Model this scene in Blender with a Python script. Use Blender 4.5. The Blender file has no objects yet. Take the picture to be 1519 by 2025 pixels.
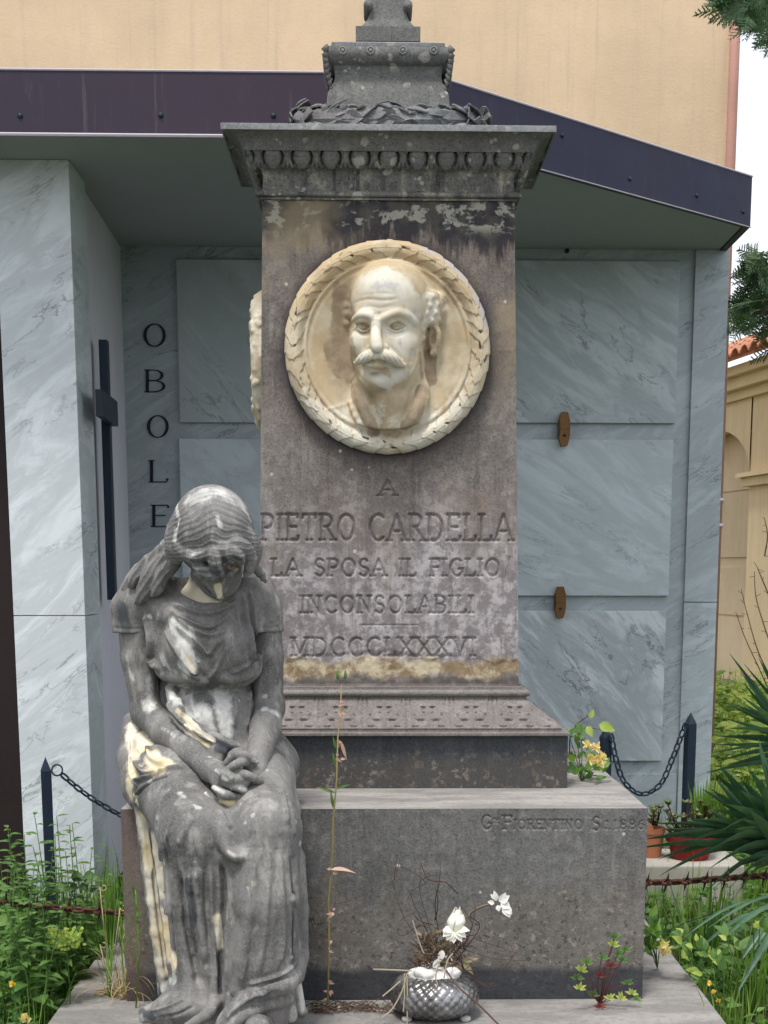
import bpy, bmesh, math, random
import numpy as np
from mathutils import Vector, Matrix
from mathutils.bvhtree import BVHTree
PI = math.pi
scene = bpy.context.scene
C = scene.collection
# ------------------------------------------------------------------ camera
F_PX, PITCH, ROLL, YAW = 3000.0, math.radians(10.4), 0.002, 0.0245843
CX, CY = 818.9, 1675.75
CAM = np.array([0.0, -3.8, 1.08])
_f = np.array([math.sin(YAW)*math.cos(PITCH), math.cos(YAW)*math.cos(PITCH), -math.sin(PITCH)])
_r = np.cross(_f, [0, 0, 1.0]); _r /= np.linalg.norm(_r); _u = np.cross(_r, _f)
_c, _s = math.cos(ROLL), math.sin(ROLL)
_r, _u = _c*_r + _s*_u, -_s*_r + _c*_u
cam_data = bpy.data.cameras.new('camera')
cam = bpy.data.objects.new('camera', cam_data); C.objects.link(cam)
mw = Matrix(((_r[0], _u[0], -_f[0], CAM[0]), (_r[1], _u[1], -_f[1], CAM[1]), (_r[2], _u[2], -_f[2], CAM[2]), (0, 0, 0, 1)))
cam.matrix_world = mw
cam_data.sensor_fit = 'VERTICAL'; cam_data.sensor_height = 36.0; cam_data.sensor_width = 27.0
cam_data.lens = F_PX/2025.0*36.0
cam_data.shift_x = (759.5 - CX)/2025.0
cam_data.shift_y = (CY - 1012.5)/2025.0
cam_data.clip_start = 0.05; cam_data.clip_end = 500
scene.camera = cam
def _ray(x, y): return _f + (x - CX)/F_PX*_r - (y - CY)/F_PX*_u
def atY(x, y, Y):
    d = _ray(x, y); return CAM + d*((Y - CAM[1])/d[1])
def atZ(x, y, Z):
    d = _ray(x, y); return CAM + d*((Z - CAM[2])/d[2])
def zY(y, Y, x=767): return float(atY(x, y, Y)[2])
# ------------------------------------------------------------------ light
SUN_EL, SUN_AZ = math.radians(68), math.radians(204)      # azimuth measured like the sky texture: from +Y clockwise
w = bpy.data.worlds.new('World'); scene.world = w; w.use_nodes = True
nt = w.node_tree; bg = nt.nodes['Background']
sky = nt.nodes.new('ShaderNodeTexSky'); sky.sky_type = 'NISHITA'; sky.sun_disc = False
sky.sun_elevation = SUN_EL; sky.sun_rotation = SUN_AZ; sky.air_density = 1.0; sky.dust_density = 2.0; sky.ozone_density = 1.0
hs = nt.nodes.new('ShaderNodeHueSaturation'); hs.inputs['Saturation'].default_value = 0.4
nt.links.new(sky.outputs[0], hs.inputs['Color'])
tcw = nt.nodes.new('ShaderNodeTexCoord'); nzw = nt.nodes.new('ShaderNodeTexNoise'); nzw.inputs['Scale'].default_value = 2.2; nzw.inputs['Detail'].default_value = 6
nt.links.new(tcw.outputs['Generated'], nzw.inputs['Vector'])
rmp = nt.nodes.new('ShaderNodeMapRange'); rmp.inputs[1].default_value = 0.3; rmp.inputs[2].default_value = 0.6; rmp.inputs[3].default_value = 0.35; rmp.inputs[4].default_value = 0.85
nt.links.new(nzw.outputs['Fac'], rmp.inputs[0])
mxw = nt.nodes.new('ShaderNodeMix'); mxw.data_type = 'RGBA'; nt.links.new(rmp.outputs[0], mxw.inputs[0]); nt.links.new(hs.outputs[0], mxw.inputs[6])
mxw.inputs[7].default_value = (5.7, 5.9, 6.3, 1)            # bright thin cloud
nt.links.new(mxw.outputs[2], bg.inputs[0])
bg.inputs[1].default_value = 0.125
sd = bpy.data.lights.new('sun', 'SUN'); sd.energy = 2.0; sd.angle = math.radians(14); sd.color = (1.0, 0.965, 0.91)
sun = bpy.data.objects.new('sun', sd); C.objects.link(sun)
sdir = Vector((math.sin(SUN_AZ)*math.cos(SUN_EL), math.cos(SUN_AZ)*math.cos(SUN_EL), math.sin(SUN_EL)))
sun.rotation_euler = sdir.to_track_quat('Z', 'Y').to_euler()
sun.location = (0, -6, 8)
vs = scene.view_settings
vs.view_transform = 'Standard'; vs.look = 'None'; vs.gamma = 1; vs.use_curve_mapping = False; vs.exposure = 0.86
scene.display_settings.display_device = 'sRGB'
# ------------------------------------------------------------------ node helpers
class NT:
    def __init__(s, name, rough=0.85, spec=0.25):
        s.m = bpy.data.materials.new(name); s.m.use_nodes = True
        s.t = s.m.node_tree; s.b = s.t.nodes['Principled BSDF']
        s.b.inputs['Roughness'].default_value = rough
        s.b.inputs['Specular IOR Level'].default_value = spec
        tc = s.t.nodes.new('ShaderNodeTexCoord'); s.co = tc.outputs['Object']
    def put(s, sock, v):
        if isinstance(v, bpy.types.NodeSocket): s.t.links.new(v, sock)
        elif isinstance(v, (tuple, list)):
            sock.default_value = tuple(v) + ((1.0,) if len(v) == 3 and sock.type == 'RGBA' else ())
        else: sock.default_value = v
    def map(s, scale=(1, 1, 1), rot=(0, 0, 0), loc=(0, 0, 0), vec=None):
        n = s.t.nodes.new('ShaderNodeMapping'); s.put(n.inputs[0], vec or s.co)
        n.inputs['Scale'].default_value = scale; n.inputs['Rotation'].default_value = rot; n.inputs['Location'].default_value = loc
        return n.outputs[0]
    def noise(s, scale, detail=6, rough=0.6, vec=None, dist=0.0):
        n = s.t.nodes.new('ShaderNodeTexNoise'); s.put(n.inputs['Vector'], vec or s.co)
        n.inputs['Scale'].default_value = scale; n.inputs['Detail'].default_value = detail
        n.inputs['Roughness'].default_value = rough; n.inputs['Distortion'].default_value = dist
        return n.outputs['Fac']
    def noisec(s, scale, vec=None):
        n = s.t.nodes.new('ShaderNodeTexNoise'); s.put(n.inputs['Vector'], vec or s.co)
        n.inputs['Scale'].default_value = scale; n.inputs['Detail'].default_value = 4
        return n.outputs['Color']
    def voro(s, scale, feature='F1', vec=None, rnd=1.0):
        n = s.t.nodes.new('ShaderNodeTexVoronoi'); n.feature = feature; s.put(n.inputs['Vector'], vec or s.co)
        n.inputs['Scale'].default_value = scale; n.inputs['Randomness'].default_value = rnd
        return n.outputs['Distance']
    def step(s, f, a, b):
        n = s.t.nodes.new('ShaderNodeMapRange'); n.interpolation_type = 'SMOOTHSTEP'; s.put(n.inputs[0], f)
        n.inputs[1].default_value = a; n.inputs[2].default_value = b; return n.outputs[0]
    def math(s, op, a, b=0.0):
        n = s.t.nodes.new('ShaderNodeMath'); n.operation = op; s.put(n.inputs[0], a); s.put(n.inputs[1], b); return n.outputs[0]
    def mix(s, f, a, b, mode='MIX'):
        n = s.t.nodes.new('ShaderNodeMix'); n.data_type = 'RGBA'; n.blend_type = mode
        s.put(n.inputs[0], f); s.put(n.inputs[6], a); s.put(n.inputs[7], b); return n.outputs[2]
    def xyz(s, i, vec=None):
        n = s.t.nodes.new('ShaderNodeSeparateXYZ'); s.put(n.inputs[0], vec or s.co); return n.outputs[i]
    def attr(s, name):
        n = s.t.nodes.new('ShaderNodeAttribute'); n.attribute_name = name; return n.outputs['Fac']
    def add(s, a, b, k=0.1):
        n = s.t.nodes.new('ShaderNodeVectorMath'); n.operation = 'MULTIPLY_ADD'
        s.put(n.inputs[0], b); n.inputs[1].default_value = (k, k, k); s.put(n.inputs[2], a); return n.outputs[0]
    def bump(s, h, strength=0.5, dist=0.01, normal=None):
        n = s.t.nodes.new('ShaderNodeBump'); n.inputs['Strength'].default_value = strength; n.inputs['Distance'].default_value = dist
        s.put(n.inputs['Height'], h)
        if normal: s.put(n.inputs['Normal'], normal)
        return n.outputs[0]
    def out(s, col=None, rough=None, normal=None, **kw):
        if col is not None: s.put(s.b.inputs['Base Color'], col)
        if rough is not None: s.put(s.b.inputs['Roughness'], rough)
        if normal is not None: s.put(s.b.inputs['Normal'], normal)
        for k, v in kw.items(): s.put(s.b.inputs[k.replace('_', ' ')], v)
        return s.m
def hexl(r, g, b):
    f = lambda c: ((c/255+0.055)/1.055)**2.4 if c > 10 else c/255/12.92
    return (f(r), f(g), f(b))
# ------------------------------------------------------------------ object helpers
def link(o, parent=None):
    C.objects.link(o)
    if parent is not None: o.parent = parent
    return o
def tag(o, label=None, cat=None, group=None, kind=None):
    if label: o['label'] = label
    if cat: o['category'] = cat
    if group: o['group'] = group
    if kind: o['kind'] = kind
    return o
def empty(name, loc, label, cat, group=None):
    o = bpy.data.objects.new(name, None); o.location = loc; o.empty_display_size = 0.1
    C.objects.link(o); return tag(o, label, cat, group)
def mesh_np(name, v, f, mats, parent=None, smooth=True, attrs=None, midx=None):
    """v (n,3) world points, f (m,3|4) indices; the mesh is stored relative to its parent's base point"""
    v = np.asarray(v, dtype=np.float32)
    if parent is not None: v = v - np.array(parent_base(parent), dtype=np.float32)
    me = bpy.data.meshes.new(name)
    f = np.asarray(f, dtype=np.int32); k = f.shape[1]
    me.vertices.add(len(v)); me.vertices.foreach_set('co', v.ravel())
    me.loops.add(f.size); me.loops.foreach_set('vertex_index', f.ravel())
    me.polygons.add(len(f)); me.polygons.foreach_set('loop_start', np.arange(0, f.size, k, dtype=np.int32))
    if smooth: me.polygons.foreach_set('use_smooth', np.ones(len(f), dtype=bool))
    for m in (mats if isinstance(mats, list) else [mats]): me.materials.append(m)
    if midx is not None: me.polygons.foreach_set('material_index', np.asarray(midx, dtype=np.int32))
    me.update(calc_edges=True)
    if attrs:
        for n_, a in attrs.items():
            at = me.attributes.new(n_, 'FLOAT', 'POINT'); at.data.foreach_set('value', np.asarray(a, dtype=np.float32))
    return link(bpy.data.objects.new(name, me), parent)
def parent_base(p):
    b = Vector((0, 0, 0))
    while p is not None: b = b + p.location; p = p.parent
    return tuple(b)
class MB:
    """collects loose faces of any size, then builds one mesh"""
    def __init__(s): s.v = []; s.f = []; s.mi = []
    def add(s, vs_, fs, mi=0):
        n = len(s.v); s.v += [tuple(map(float, p)) for p in vs_]; s.f += [tuple(n+i for i in q) for q in fs]; s.mi += [mi]*len(fs); return s
    def box(s, x0, x1, y0, y1, z0, z1, mi=0, bev=0.0, rot=None, org=None):
        if bev > 0:
            bm = bmesh.new(); bmesh.ops.create_cube(bm, size=1)
            for v in bm.verts: v.co = Vector(((x0+x1)/2 + v.co.x*(x1-x0), (y0+y1)/2 + v.co.y*(y1-y0), (z0+z1)/2 + v.co.z*(z1-z0)))
            bmesh.ops.bevel(bm, geom=bm.edges[:], offset=bev, segments=2, affect='EDGES', profile=0.6)
            bm.verts.index_update(); vs_ = [v.co[:] for v in bm.verts]; fs = [tuple(v.index for v in f.verts) for f in bm.faces]; bm.free()
        else:
            vs_ = [(x, y, z) for z in (z0, z1) for y in (y0, y1) for x in (x0, x1)]
            fs = [(0, 2, 3, 1), (4, 5, 7, 6), (0, 1, 5, 4), (2, 6, 7, 3), (0, 4, 6, 2), (1, 3, 7, 5)]
        if rot is not None:
            R3 = Matrix.Rotation(rot[1], 3, rot[0]); o_ = Vector(org)
            vs_ = [tuple(R3 @ (Vector(p)-o_) + o_) for p in vs_]
        return s.add(vs_, fs, mi)
    def prism(s, poly, axis, a, b, mi=0):
        """poly: 2d outline; axis the missing coordinate (0,1,2), from a to b"""
        n = len(poly)
        def p3(p, t): q = list(p); q.insert(axis, t); return q
        vs_ = [p3(p, a) for p in poly] + [p3(p, b) for p in poly]
        fs = [tuple(range(n-1, -1, -1)), tuple(range(n, 2*n))] + [(i, (i+1) % n, n+(i+1) % n, n+i) for i in range(n)]
        return s.add(vs_, fs, mi)
    def tube(s, pts, rad, seg=8, cap=True, mi=0, closed=False):
        P = [Vector(p) for p in pts]; n = len(P)
        R_ = rad if hasattr(rad, '__len__') else [rad]*n
        t0 = (P[1]-P[0]).normalized(); nrm = t0.orthogonal().normalized(); rings = []
        vs_ = []
        for i in range(n):
            if closed: t = (P[(i+1) % n]-P[i-1])
            else: t = (P[min(i+1, n-1)]-P[max(i-1, 0)])
            if t.length < 1e-9: t = t0.copy()
            t.normalize(); nrm = (nrm - t*nrm.dot(t)); nrm.normalize(); bn = t.cross(nrm)
            for k in range(seg):
                a = 2*PI*k/seg; vs_.append(P[i] + (nrm*math.cos(a)+bn*math.sin(a))*R_[i])
        fs = []
        for i in range(n if closed else n-1):
            j = (i+1) % n
            for k in range(seg): fs.append((i*seg+k, i*seg+(k+1) % seg, j*seg+(k+1) % seg, j*seg+k))
        if cap and not closed: fs += [tuple(range(seg-1, -1, -1)), tuple((n-1)*seg+k for k in range(seg))]
        return s.add(vs_, fs, mi)
    def lathe(s, prof, center, seg=24, mi=0):
        vs_ = []; n = len(prof)
        for r, z in prof:
            for k in range(seg): a = 2*PI*k/seg; vs_.append((center[0]+r*math.cos(a), center[1]+r*math.sin(a), center[2]+z))
        fs = [(i*seg+k, i*seg+(k+1) % seg, (i+1)*seg+(k+1) % seg, (i+1)*seg+k) for i in range(n-1) for k in range(seg)]
        return s.add(vs_, fs, mi)
    def build(s, name, mats, parent=None, smooth=False, label=None):
        b = parent_base(parent) if parent is not None else (0, 0, 0)
        me = bpy.data.meshes.new(name); me.from_pydata([(p[0]-b[0], p[1]-b[1], p[2]-b[2]) for p in s.v], [], s.f)
        for m in (mats if isinstance(mats, list) else [mats]): me.materials.append(m)
        me.polygons.foreach_set('material_index', s.mi)
        if smooth: me.polygons.foreach_set('use_smooth', [True]*len(s.f))
        me.update(); o = link(bpy.data.objects.new(name, me), parent)
        if label: o['label'] = label
        return o
def autosmooth(o, ang=40):
    o.data.polygons.foreach_set('use_smooth', [True]*len(o.data.polygons))
    bm = bmesh.new(); bm.from_mesh(o.data)
    bmesh.ops.remove_doubles(bm, verts=bm.verts, dist=1e-5)
    bmesh.ops.recalc_face_normals(bm, faces=bm.faces)
    for e in bm.edges:
        if len(e.link_faces) == 2 and e.calc_face_angle(0) > math.radians(ang): e.smooth = False
    bm.to_mesh(o.data); bm.free()
def vnoise(p, seed=0):
    """cheap smooth value noise, p (...,3) numpy, about -1..1"""
    p = np.asarray(p, dtype=np.float64); i = np.floor(p).astype(np.int64); f = p - i; f = f*f*(3-2*f)
    def h(a, b, c):
        n = (a*374761393 + b*668265263 + c*1274126177 + seed*974711) & 0x7fffffff
        n = (n ^ (n >> 13))*1274126177 & 0x7fffffff; return ((n ^ (n >> 16)) & 0xffff)/32767.5 - 1
    r = 0
    for dx in (0, 1):
        for dy in (0, 1):
            for dz in (0, 1):
                w_ = (f[..., 0] if dx else 1-f[..., 0])*(f[..., 1] if dy else 1-f[..., 1])*(f[..., 2] if dz else 1-f[..., 2])
                r = r + w_*h(i[..., 0]+dx, i[..., 1]+dy, i[..., 2]+dz)
    return r
def fbm(p, oct=4, seed=0):
    p = np.asarray(p, dtype=np.float64); r = 0; a = 1.0
    for k in range(oct): r = r + a*vnoise(p*(2**k), seed+k*17); a *= 0.5
    return r/1.9
def sstep(x, a, b):
    t = np.clip((x-a)/(b-a), 0, 1); return t*t*(3-2*t)
def seg_dist2(px, py, pts):
    """min distance from points to a 2d polyline, and the parameter 0..1 along it"""
    best = np.full(px.shape, 1e9); par = np.zeros(px.shape); n = len(pts)-1
    for k in range(n):
        ax, ay = pts[k]; bx, by = pts[k+1]; dx, dy = bx-ax, by-ay; L = dx*dx+dy*dy+1e-12
        t = np.clip(((px-ax)*dx+(py-ay)*dy)/L, 0, 1); d = np.hypot(px-ax-t*dx, py-ay-t*dy)
        m = d < best; best = np.where(m, d, best); par = np.where(m, (k+t)/n, par)
    return best, par
def catmull(pts, n=8):
    P = [np.array(p, float) for p in pts]; P = [2*P[0]-P[1]] + P + [2*P[-1]-P[-2]]; out = []
    for i in range(1, len(P)-2):
        for k in range(n):
            t = k/n; a, b, c, d = P[i-1], P[i], P[i+1], P[i+2]
            out.append(0.5*((2*b)+(-a+c)*t+(2*a-5*b+4*c-d)*t*t+(-a+3*b-3*c+d)*t**3))
    out.append(P[-2]); return out
# ------------------------------------------------------------------ a small stroke alphabet (x 0..w, y 0 bottom .. 1 top)
def arc(cx, cy, rx, ry, a0, a1, n=14): return [(cx+rx*math.cos(math.radians(a0+(a1-a0)*k/n)), cy+ry*math.sin(math.radians(a0+(a1-a0)*k/n))) for k in range(n+1)]
GL = {
 'A': (0.70, [[(0.02, 0), (0.35, 1)], [(0.35, 1), (0.68, 0)], [(0.14, 0.36), (0.56, 0.36)]], [(0.02, 0), (0.68, 0)]),
 'B': (0.58, [[(0.1, 0), (0.1, 1)], [(0.1, 1), (0.28, 1)] + arc(0.28, 0.76, 0.22, 0.24, 90, -90) + [(0.1, 0.52)], [(0.1, 0.52), (0.28, 0.52)] + arc(0.28, 0.26, 0.27, 0.26, 90, -90) + [(0.1, 0)]], [(0.1, 0), (0.1, 1)]),
 'C': (0.66, [arc(0.38, 0.5, 0.33, 0.5, 50, 310, 22)], []),
 'D': (0.68, [[(0.1, 0), (0.1, 1)], [(0.1, 1), (0.26, 1)] + arc(0.26, 0.5, 0.36, 0.5, 90, -90, 18) + [(0.1, 0)]], [(0.1, 0), (0.1, 1)]),
 'E': (0.54, [[(0.1, 0), (0.1, 1)], [(0.1, 1), (0.5, 1), (0.5, 0.88)], [(0.1, 0.52), (0.42, 0.52)], [(0.1, 0), (0.52, 0), (0.53, 0.14)]], [(0.1, 0), (0.1, 1)]),
 'F': (0.52, [[(0.1, 0), (0.1, 1)], [(0.1, 1), (0.5, 1), (0.5, 0.86)], [(0.1, 0.52), (0.42, 0.52)]], [(0.1, 0), (0.1, 1)]),
 'G': (0.68, [arc(0.38, 0.5, 0.33, 0.5, 50, 330, 22) + [(0.66, 0.42)], [(0.48, 0.42), (0.68, 0.42)]], []),
 'I': (0.22, [[(0.11, 0), (0.11, 1)]], [(0.11, 0), (0.11, 1)]),
 'L': (0.50, [[(0.1, 0), (0.1, 1)], [(0.1, 0), (0.48, 0), (0.49, 0.16)]], [(0.1, 0), (0.1, 1)]),
 'M': (0.80, [[(0.1, 0), (0.1, 1)], [(0.1, 1), (0.4, 0.1)], [(0.4, 0.1), (0.7, 1)], [(0.7, 1), (0.7, 0)]], [(0.1, 0), (0.7, 0), (0.1, 1), (0.7, 1)]),
 'N': (0.70, [[(0.1, 0), (0.1, 1)], [(0.1, 1), (0.6, 0)], [(0.6, 0), (0.6, 1)]], [(0.1, 0), (0.1, 1), (0.6, 1)]),
 'O': (0.76, [arc(0.38, 0.5, 0.33, 0.5, 90, 450, 28)], []),
 'P': (0.56, [[(0.1, 0), (0.1, 1)], [(0.1, 1), (0.28, 1)] + arc(0.28, 0.74, 0.24, 0.26, 90, -90) + [(0.1, 0.48)]], [(0.1, 0), (0.1, 1)]),
 'R': (0.62, [[(0.1, 0), (0.1, 1)], [(0.1, 1), (0.28, 1)] + arc(0.28, 0.76, 0.23, 0.24, 90, -90) + [(0.1, 0.52)], [(0.3, 0.52), (0.6, 0)]], [(0.1, 0), (0.1, 1), (0.6, 0)]),
 'S': (0.54, [arc(0.27, 0.755, 0.2, 0.245, 30, 270, 14) + arc(0.27, 0.255, 0.22, 0.255, 90, -150, 14)], []),
 'T': (0.62, [[(0.31, 0), (0.31, 1)], [(0.03, 0.86), (0.04, 1), (0.58, 1), (0.59, 0.86)]], [(0.31, 0)]),
 'U': (0.66, [[(0.1, 1), (0.1, 0.3)] + arc(0.33, 0.3, 0.23, 0.3, 180, 360) + [(0.56, 1)]], [(0.1, 1), (0.56, 1)]),
 'V': (0.66, [[(0.03, 1), (0.33, 0)], [(0.33, 0), (0.63, 1)]], [(0.03, 1), (0.63, 1)]),
 'X': (0.66, [[(0.04, 1), (0.62, 0)], [(0.04, 0), (0.62, 1)]], [(0.04, 1), (0.62, 1), (0.04, 0), (0.62, 0)]),
 'e': (0.46, [arc(0.23, 0.3, 0.18, 0.3, 0, 320) , [(0.05, 0.32), (0.41, 0.32)]], []),
 'r': (0.36, [[(0.1, 0), (0.1, 0.6)], [(0.1, 0.45), (0.2, 0.6), (0.33, 0.55)]], [(0.1, 0)]),
 '1': (0.3, [[(0.15, 0), (0.15, 1)], [(0.15, 1), (0.05, 0.85)]], [(0.15, 0)]),
 '8': (0.5, [arc(0.25, 0.75, 0.17, 0.24, 0, 360, 16), arc(0.25, 0.26, 0.2, 0.26, 0, 360, 16)], []),
 '6': (0.5, [arc(0.25, 0.28, 0.2, 0.28, 0, 360, 16), [(0.05, 0.3), (0.14, 0.75), (0.38, 1)]], []),
 '.': (0.2, [[(0.1, 0.0), (0.1, 0.06)]], []), ' ': (0.4, [], [])}
def text_strokes(txt, x0, x1, ytop, ybot, gap=0.16, serif=0.10):
    """strokes in the photo's own pixel units, stretched to fill x0..x1"""
    tot = sum(GL[c][0] for c in txt) + gap*(len(txt)-1); H = ybot-ytop; sx = (x1-x0)/tot; x = x0; out = []
    for c in txt:
        wd, st, se = GL[c]
        for s_ in st: out.append([(x+p[0]*sx, ybot-p[1]*H) for p in s_])
        for p in se: out.append([(x+(p[0]-serif)*sx, ybot-p[1]*H), (x+(p[0]+serif)*sx, ybot-p[1]*H)])
        x += (wd+gap)*sx
    return out
# ================================================================== materials
def m_marble(name, base, dark, ang=0.7, sc=1.0, vein=0.8, seed=0, rough=0.38, spotty=0.0):
    g = NT(name, rough, 0.4)
    v = g.map(scale=(sc, sc, sc), rot=(0, ang, 0), loc=(seed*3.1, seed*1.7, seed*2.3))
    v = g.map(scale=(1.0, 1.0, 3.6), vec=v)
    v = g.add(v, g.noisec(1.6, v), 0.45)
    n1 = g.noise(2.6, 8, 0.62, v, 0.4)
    r1 = g.step(g.math('ABSOLUTE', g.math('SUBTRACT', n1, 0.5)), 0.0, 0.022)      # thin veins
    n2 = g.noise(1.1, 7, 0.68, v, 0.8)
    r2 = g.step(g.math('ABSOLUTE', g.math('SUBTRACT', n2, 0.47)), 0.0, 0.16)      # soft clouds
    n3 = g.noise(5.5, 6, 0.7, v, 0.3)
    msk = g.step(g.noise(1.4, 3, 0.5, v), 0.42, 0.66)
    col = g.mix(g.math('MULTIPLY', g.math('SUBTRACT', 1.0, r2), 0.55*vein), base, dark)
    col = g.mix(g.math('MULTIPLY', g.math('MULTIPLY', g.math('SUBTRACT', 1.0, r1), msk), 0.75*vein), col, tuple(c*0.42 for c in dark))
    col = g.mix(g.math('MULTIPLY', g.step(n3, 0.5, 0.8), 0.32*vein), col, dark)
    if spotty:
        sp = g.step(g.noise(9, 5, 0.6), 0.66, 0.72)
        col = g.mix(g.math('MULTIPLY', sp, spotty), col, (0.05, 0.06, 0.06))
    return g.out(col, g.math('ADD', g.math('MULTIPLY', g.noise(3, 4), 0.25), rough-0.1), g.bump(g.noise(60, 3), 0.06, 0.002))
def m_paint(name, col, var=0.08, rough=0.8, streak=0.0, bump=0.25, nsc=90, stain=None):
    g = NT(name, rough, 0.2)
    n = g.noise(1.3, 6, 0.65); f = g.step(n, 0.3, 0.75)
    c = g.mix(f, tuple(x*(1-var) for x in col), tuple(min(1, x*(1+var)) for x in col))
    c = g.mix(g.math('MULTIPLY', g.step(g.noise(12, 5, 0.7), 0.45, 0.8), 0.2), c, tuple(x*0.72 for x in col))
    if streak:
        s_ = g.noise(2.2, 6, 0.7, g.map(scale=(5, 5, 0.22)))
        s2 = g.noise(9, 5, 0.7, g.map(scale=(3, 3, 0.12)))
        c = g.mix(g.math('MULTIPLY', g.step(g.math('MULTIPLY', s_, g.math('ADD', s2, 0.5)), 0.5, 0.72), streak), c, stain or tuple(x*0.6 for x in col))
    return g.out(c, None, g.bump(g.noise(nsc, 4, 0.7), bump, 0.004))
M = {}
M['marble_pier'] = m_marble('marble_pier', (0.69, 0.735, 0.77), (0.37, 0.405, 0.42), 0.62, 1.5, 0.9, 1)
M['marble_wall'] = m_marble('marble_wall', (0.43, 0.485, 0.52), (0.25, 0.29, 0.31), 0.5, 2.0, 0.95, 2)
for i in range(6):  # upper slabs darker: shade under the roof put into the marble colour
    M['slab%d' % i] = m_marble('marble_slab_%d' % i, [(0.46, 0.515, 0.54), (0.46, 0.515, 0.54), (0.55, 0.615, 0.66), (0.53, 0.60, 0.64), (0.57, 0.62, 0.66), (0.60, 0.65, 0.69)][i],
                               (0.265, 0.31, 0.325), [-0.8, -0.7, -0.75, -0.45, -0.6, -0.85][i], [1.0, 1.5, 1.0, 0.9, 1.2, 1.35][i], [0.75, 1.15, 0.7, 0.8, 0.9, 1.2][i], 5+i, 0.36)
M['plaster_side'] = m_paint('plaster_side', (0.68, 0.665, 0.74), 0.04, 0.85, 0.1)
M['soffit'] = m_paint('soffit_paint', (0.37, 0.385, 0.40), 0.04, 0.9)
M['ochre'] = m_paint('ochre_plaster', (0.62, 0.465, 0.315), 0.10, 0.92, 0.42, 0.4, 70, (0.43, 0.34, 0.25))
M['ochre_far'] = m_paint('ochre_far_plaster', (0.80, 0.65, 0.42), 0.06, 0.9, 0.2)
M['ochre_pale'] = m_paint('ochre_pale_plaster', (0.74, 0.60, 0.42), 0.08, 0.9, 0.2)
M['white_stone'] = m_paint('white_stone', (0.6, 0.57, 0.5), 0.08)
def m_fascia(c1=(0.034, 0.027, 0.045), c2=(0.046, 0.033, 0.05), nm='fascia_metal'):
    g = NT(nm, 0.5, 0.3)
    n = g.noise(1.5, 5, 0.6); c = g.mix(g.step(n, 0.3, 0.7), c1, c2)
    dust = g.step(g.noise(5, 6, 0.75, g.map(scale=(3, 3, 1))), 0.55, 0.85)
    c = g.mix(g.math('MULTIPLY', dust, 0.25), c, (0.17, 0.14, 0.18))
    sp = g.step(g.voro(7, vec=g.map(scale=(2.2, 2.2, 0.9))), 0.035, 0.02)
    sp = g.math('MULTIPLY', sp, g.step(g.noise(4, 2), 0.5, 0.55))
    c = g.mix(g.math('MULTIPLY', sp, 0.7), c, (0.5, 0.46, 0.5))
    dr = g.noise(5, 5, 0.7, g.map(scale=(6, 6, 0.35))); c = g.mix(g.math('MULTIPLY', g.step(dr, 0.58, 0.7), 0.3), c, (0.16, 0.13, 0.15))
    return g.out(c, g.math('ADD', g.math('MULTIPLY', g.noise(6, 5), 0.3), 0.36), g.bump(g.noise(1.2, 3), 0.15, 0.02), Metallic=0.35)
M['fascia'] = m_fascia(); M['fascia_sky_tint'] = m_fascia((0.020, 0.022, 0.050), (0.030, 0.026, 0.052), 'fascia_metal_sky_tint')  # right segments: reflected blue sky put into the metal's colour
M['lip'] = m_paint('pale_metal_lip', (0.42, 0.38, 0.42), 0.05, 0.4)
M['salmon'] = m_paint('salmon_pipe', (0.46, 0.25, 0.20), 0.12, 0.5, 0.2)
M['dark_metal'] = m_paint('dark_blue_metal', (0.018, 0.030, 0.048), 0.3, 0.45)
M['letter'] = m_paint('black_letter', (0.012, 0.012, 0.03), 0.2, 0.4)
M['bronze'] = m_paint('bronze', (0.16, 0.085, 0.035), 0.25, 0.45, 0.0, 0.2)
M['bronze'].node_tree.nodes['Principled BSDF'].inputs['Metallic'].default_value = 0.5
M['door_dark'] = m_paint('dark_door', (0.022, 0.014, 0.014), 0.2, 0.55)
def m_rust():
    g = NT('rusty_iron', 0.85, 0.3)
    c = g.mix(g.step(g.noise(40, 6, 0.7), 0.4, 0.65), (0.04, 0.018, 0.015), (0.10, 0.04, 0.026))
    return g.out(c, None, g.bump(g.noise(150, 3), 0.5, 0.002))
M['rust'] = m_rust()
def m_ground():
    g = NT('soil', 0.95, 0.1)
    c = g.mix(g.step(g.noise(9, 6, 0.7), 0.4, 0.62), (0.028, 0.045, 0.014), (0.075, 0.062, 0.036))
    c = g.mix(g.step(g.noise(2, 3), 0.4, 0.6), c, (0.035, 0.07, 0.014))
    return g.out(c, None, g.bump(g.noise(40, 5), 0.8, 0.02))
M['ground'] = m_ground()
# ================================================================== ground
GZ = -0.15
def wavy_ground():
    n = 90; xs = np.sinh(np.linspace(-4.3, 4.3, n))/math.sinh(4.3)*120; X, Y = np.meshgrid(xs, xs+2)
    Z = GZ + 0.02*fbm(np.stack([X*1.3, Y*1.3, 0*X], -1), 3, 3) - 0.02
    v = np.stack([X, Y, Z], -1).reshape(-1, 3); i = np.arange(n*n).reshape(n, n)
    f = np.stack([i[:-1, :-1], i[:-1, 1:], i[1:, 1:], i[1:, :-1]], -1).reshape(-1, 4)
    tag(mesh_np('ground', v, f, M['ground']), 'weedy green soil of the burial plot around the monument', kind='structure')
wavy_ground()
mb = MB(); mb.box(0.95, 4.0, -4.0, -0.235, GZ-0.12, GZ+0.035, bev=0.01); mb.box(-4, -0.93, -4.0, -0.9, GZ-0.12, GZ+0.03, bev=0.01); mb.box(-4, 4, -5.0, -4.02, GZ-0.12, GZ+0.03)
M['path'] = m_paint('path_concrete', (0.30, 0.30, 0.31), 0.12, 0.9, 0.1, 0.5)
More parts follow.
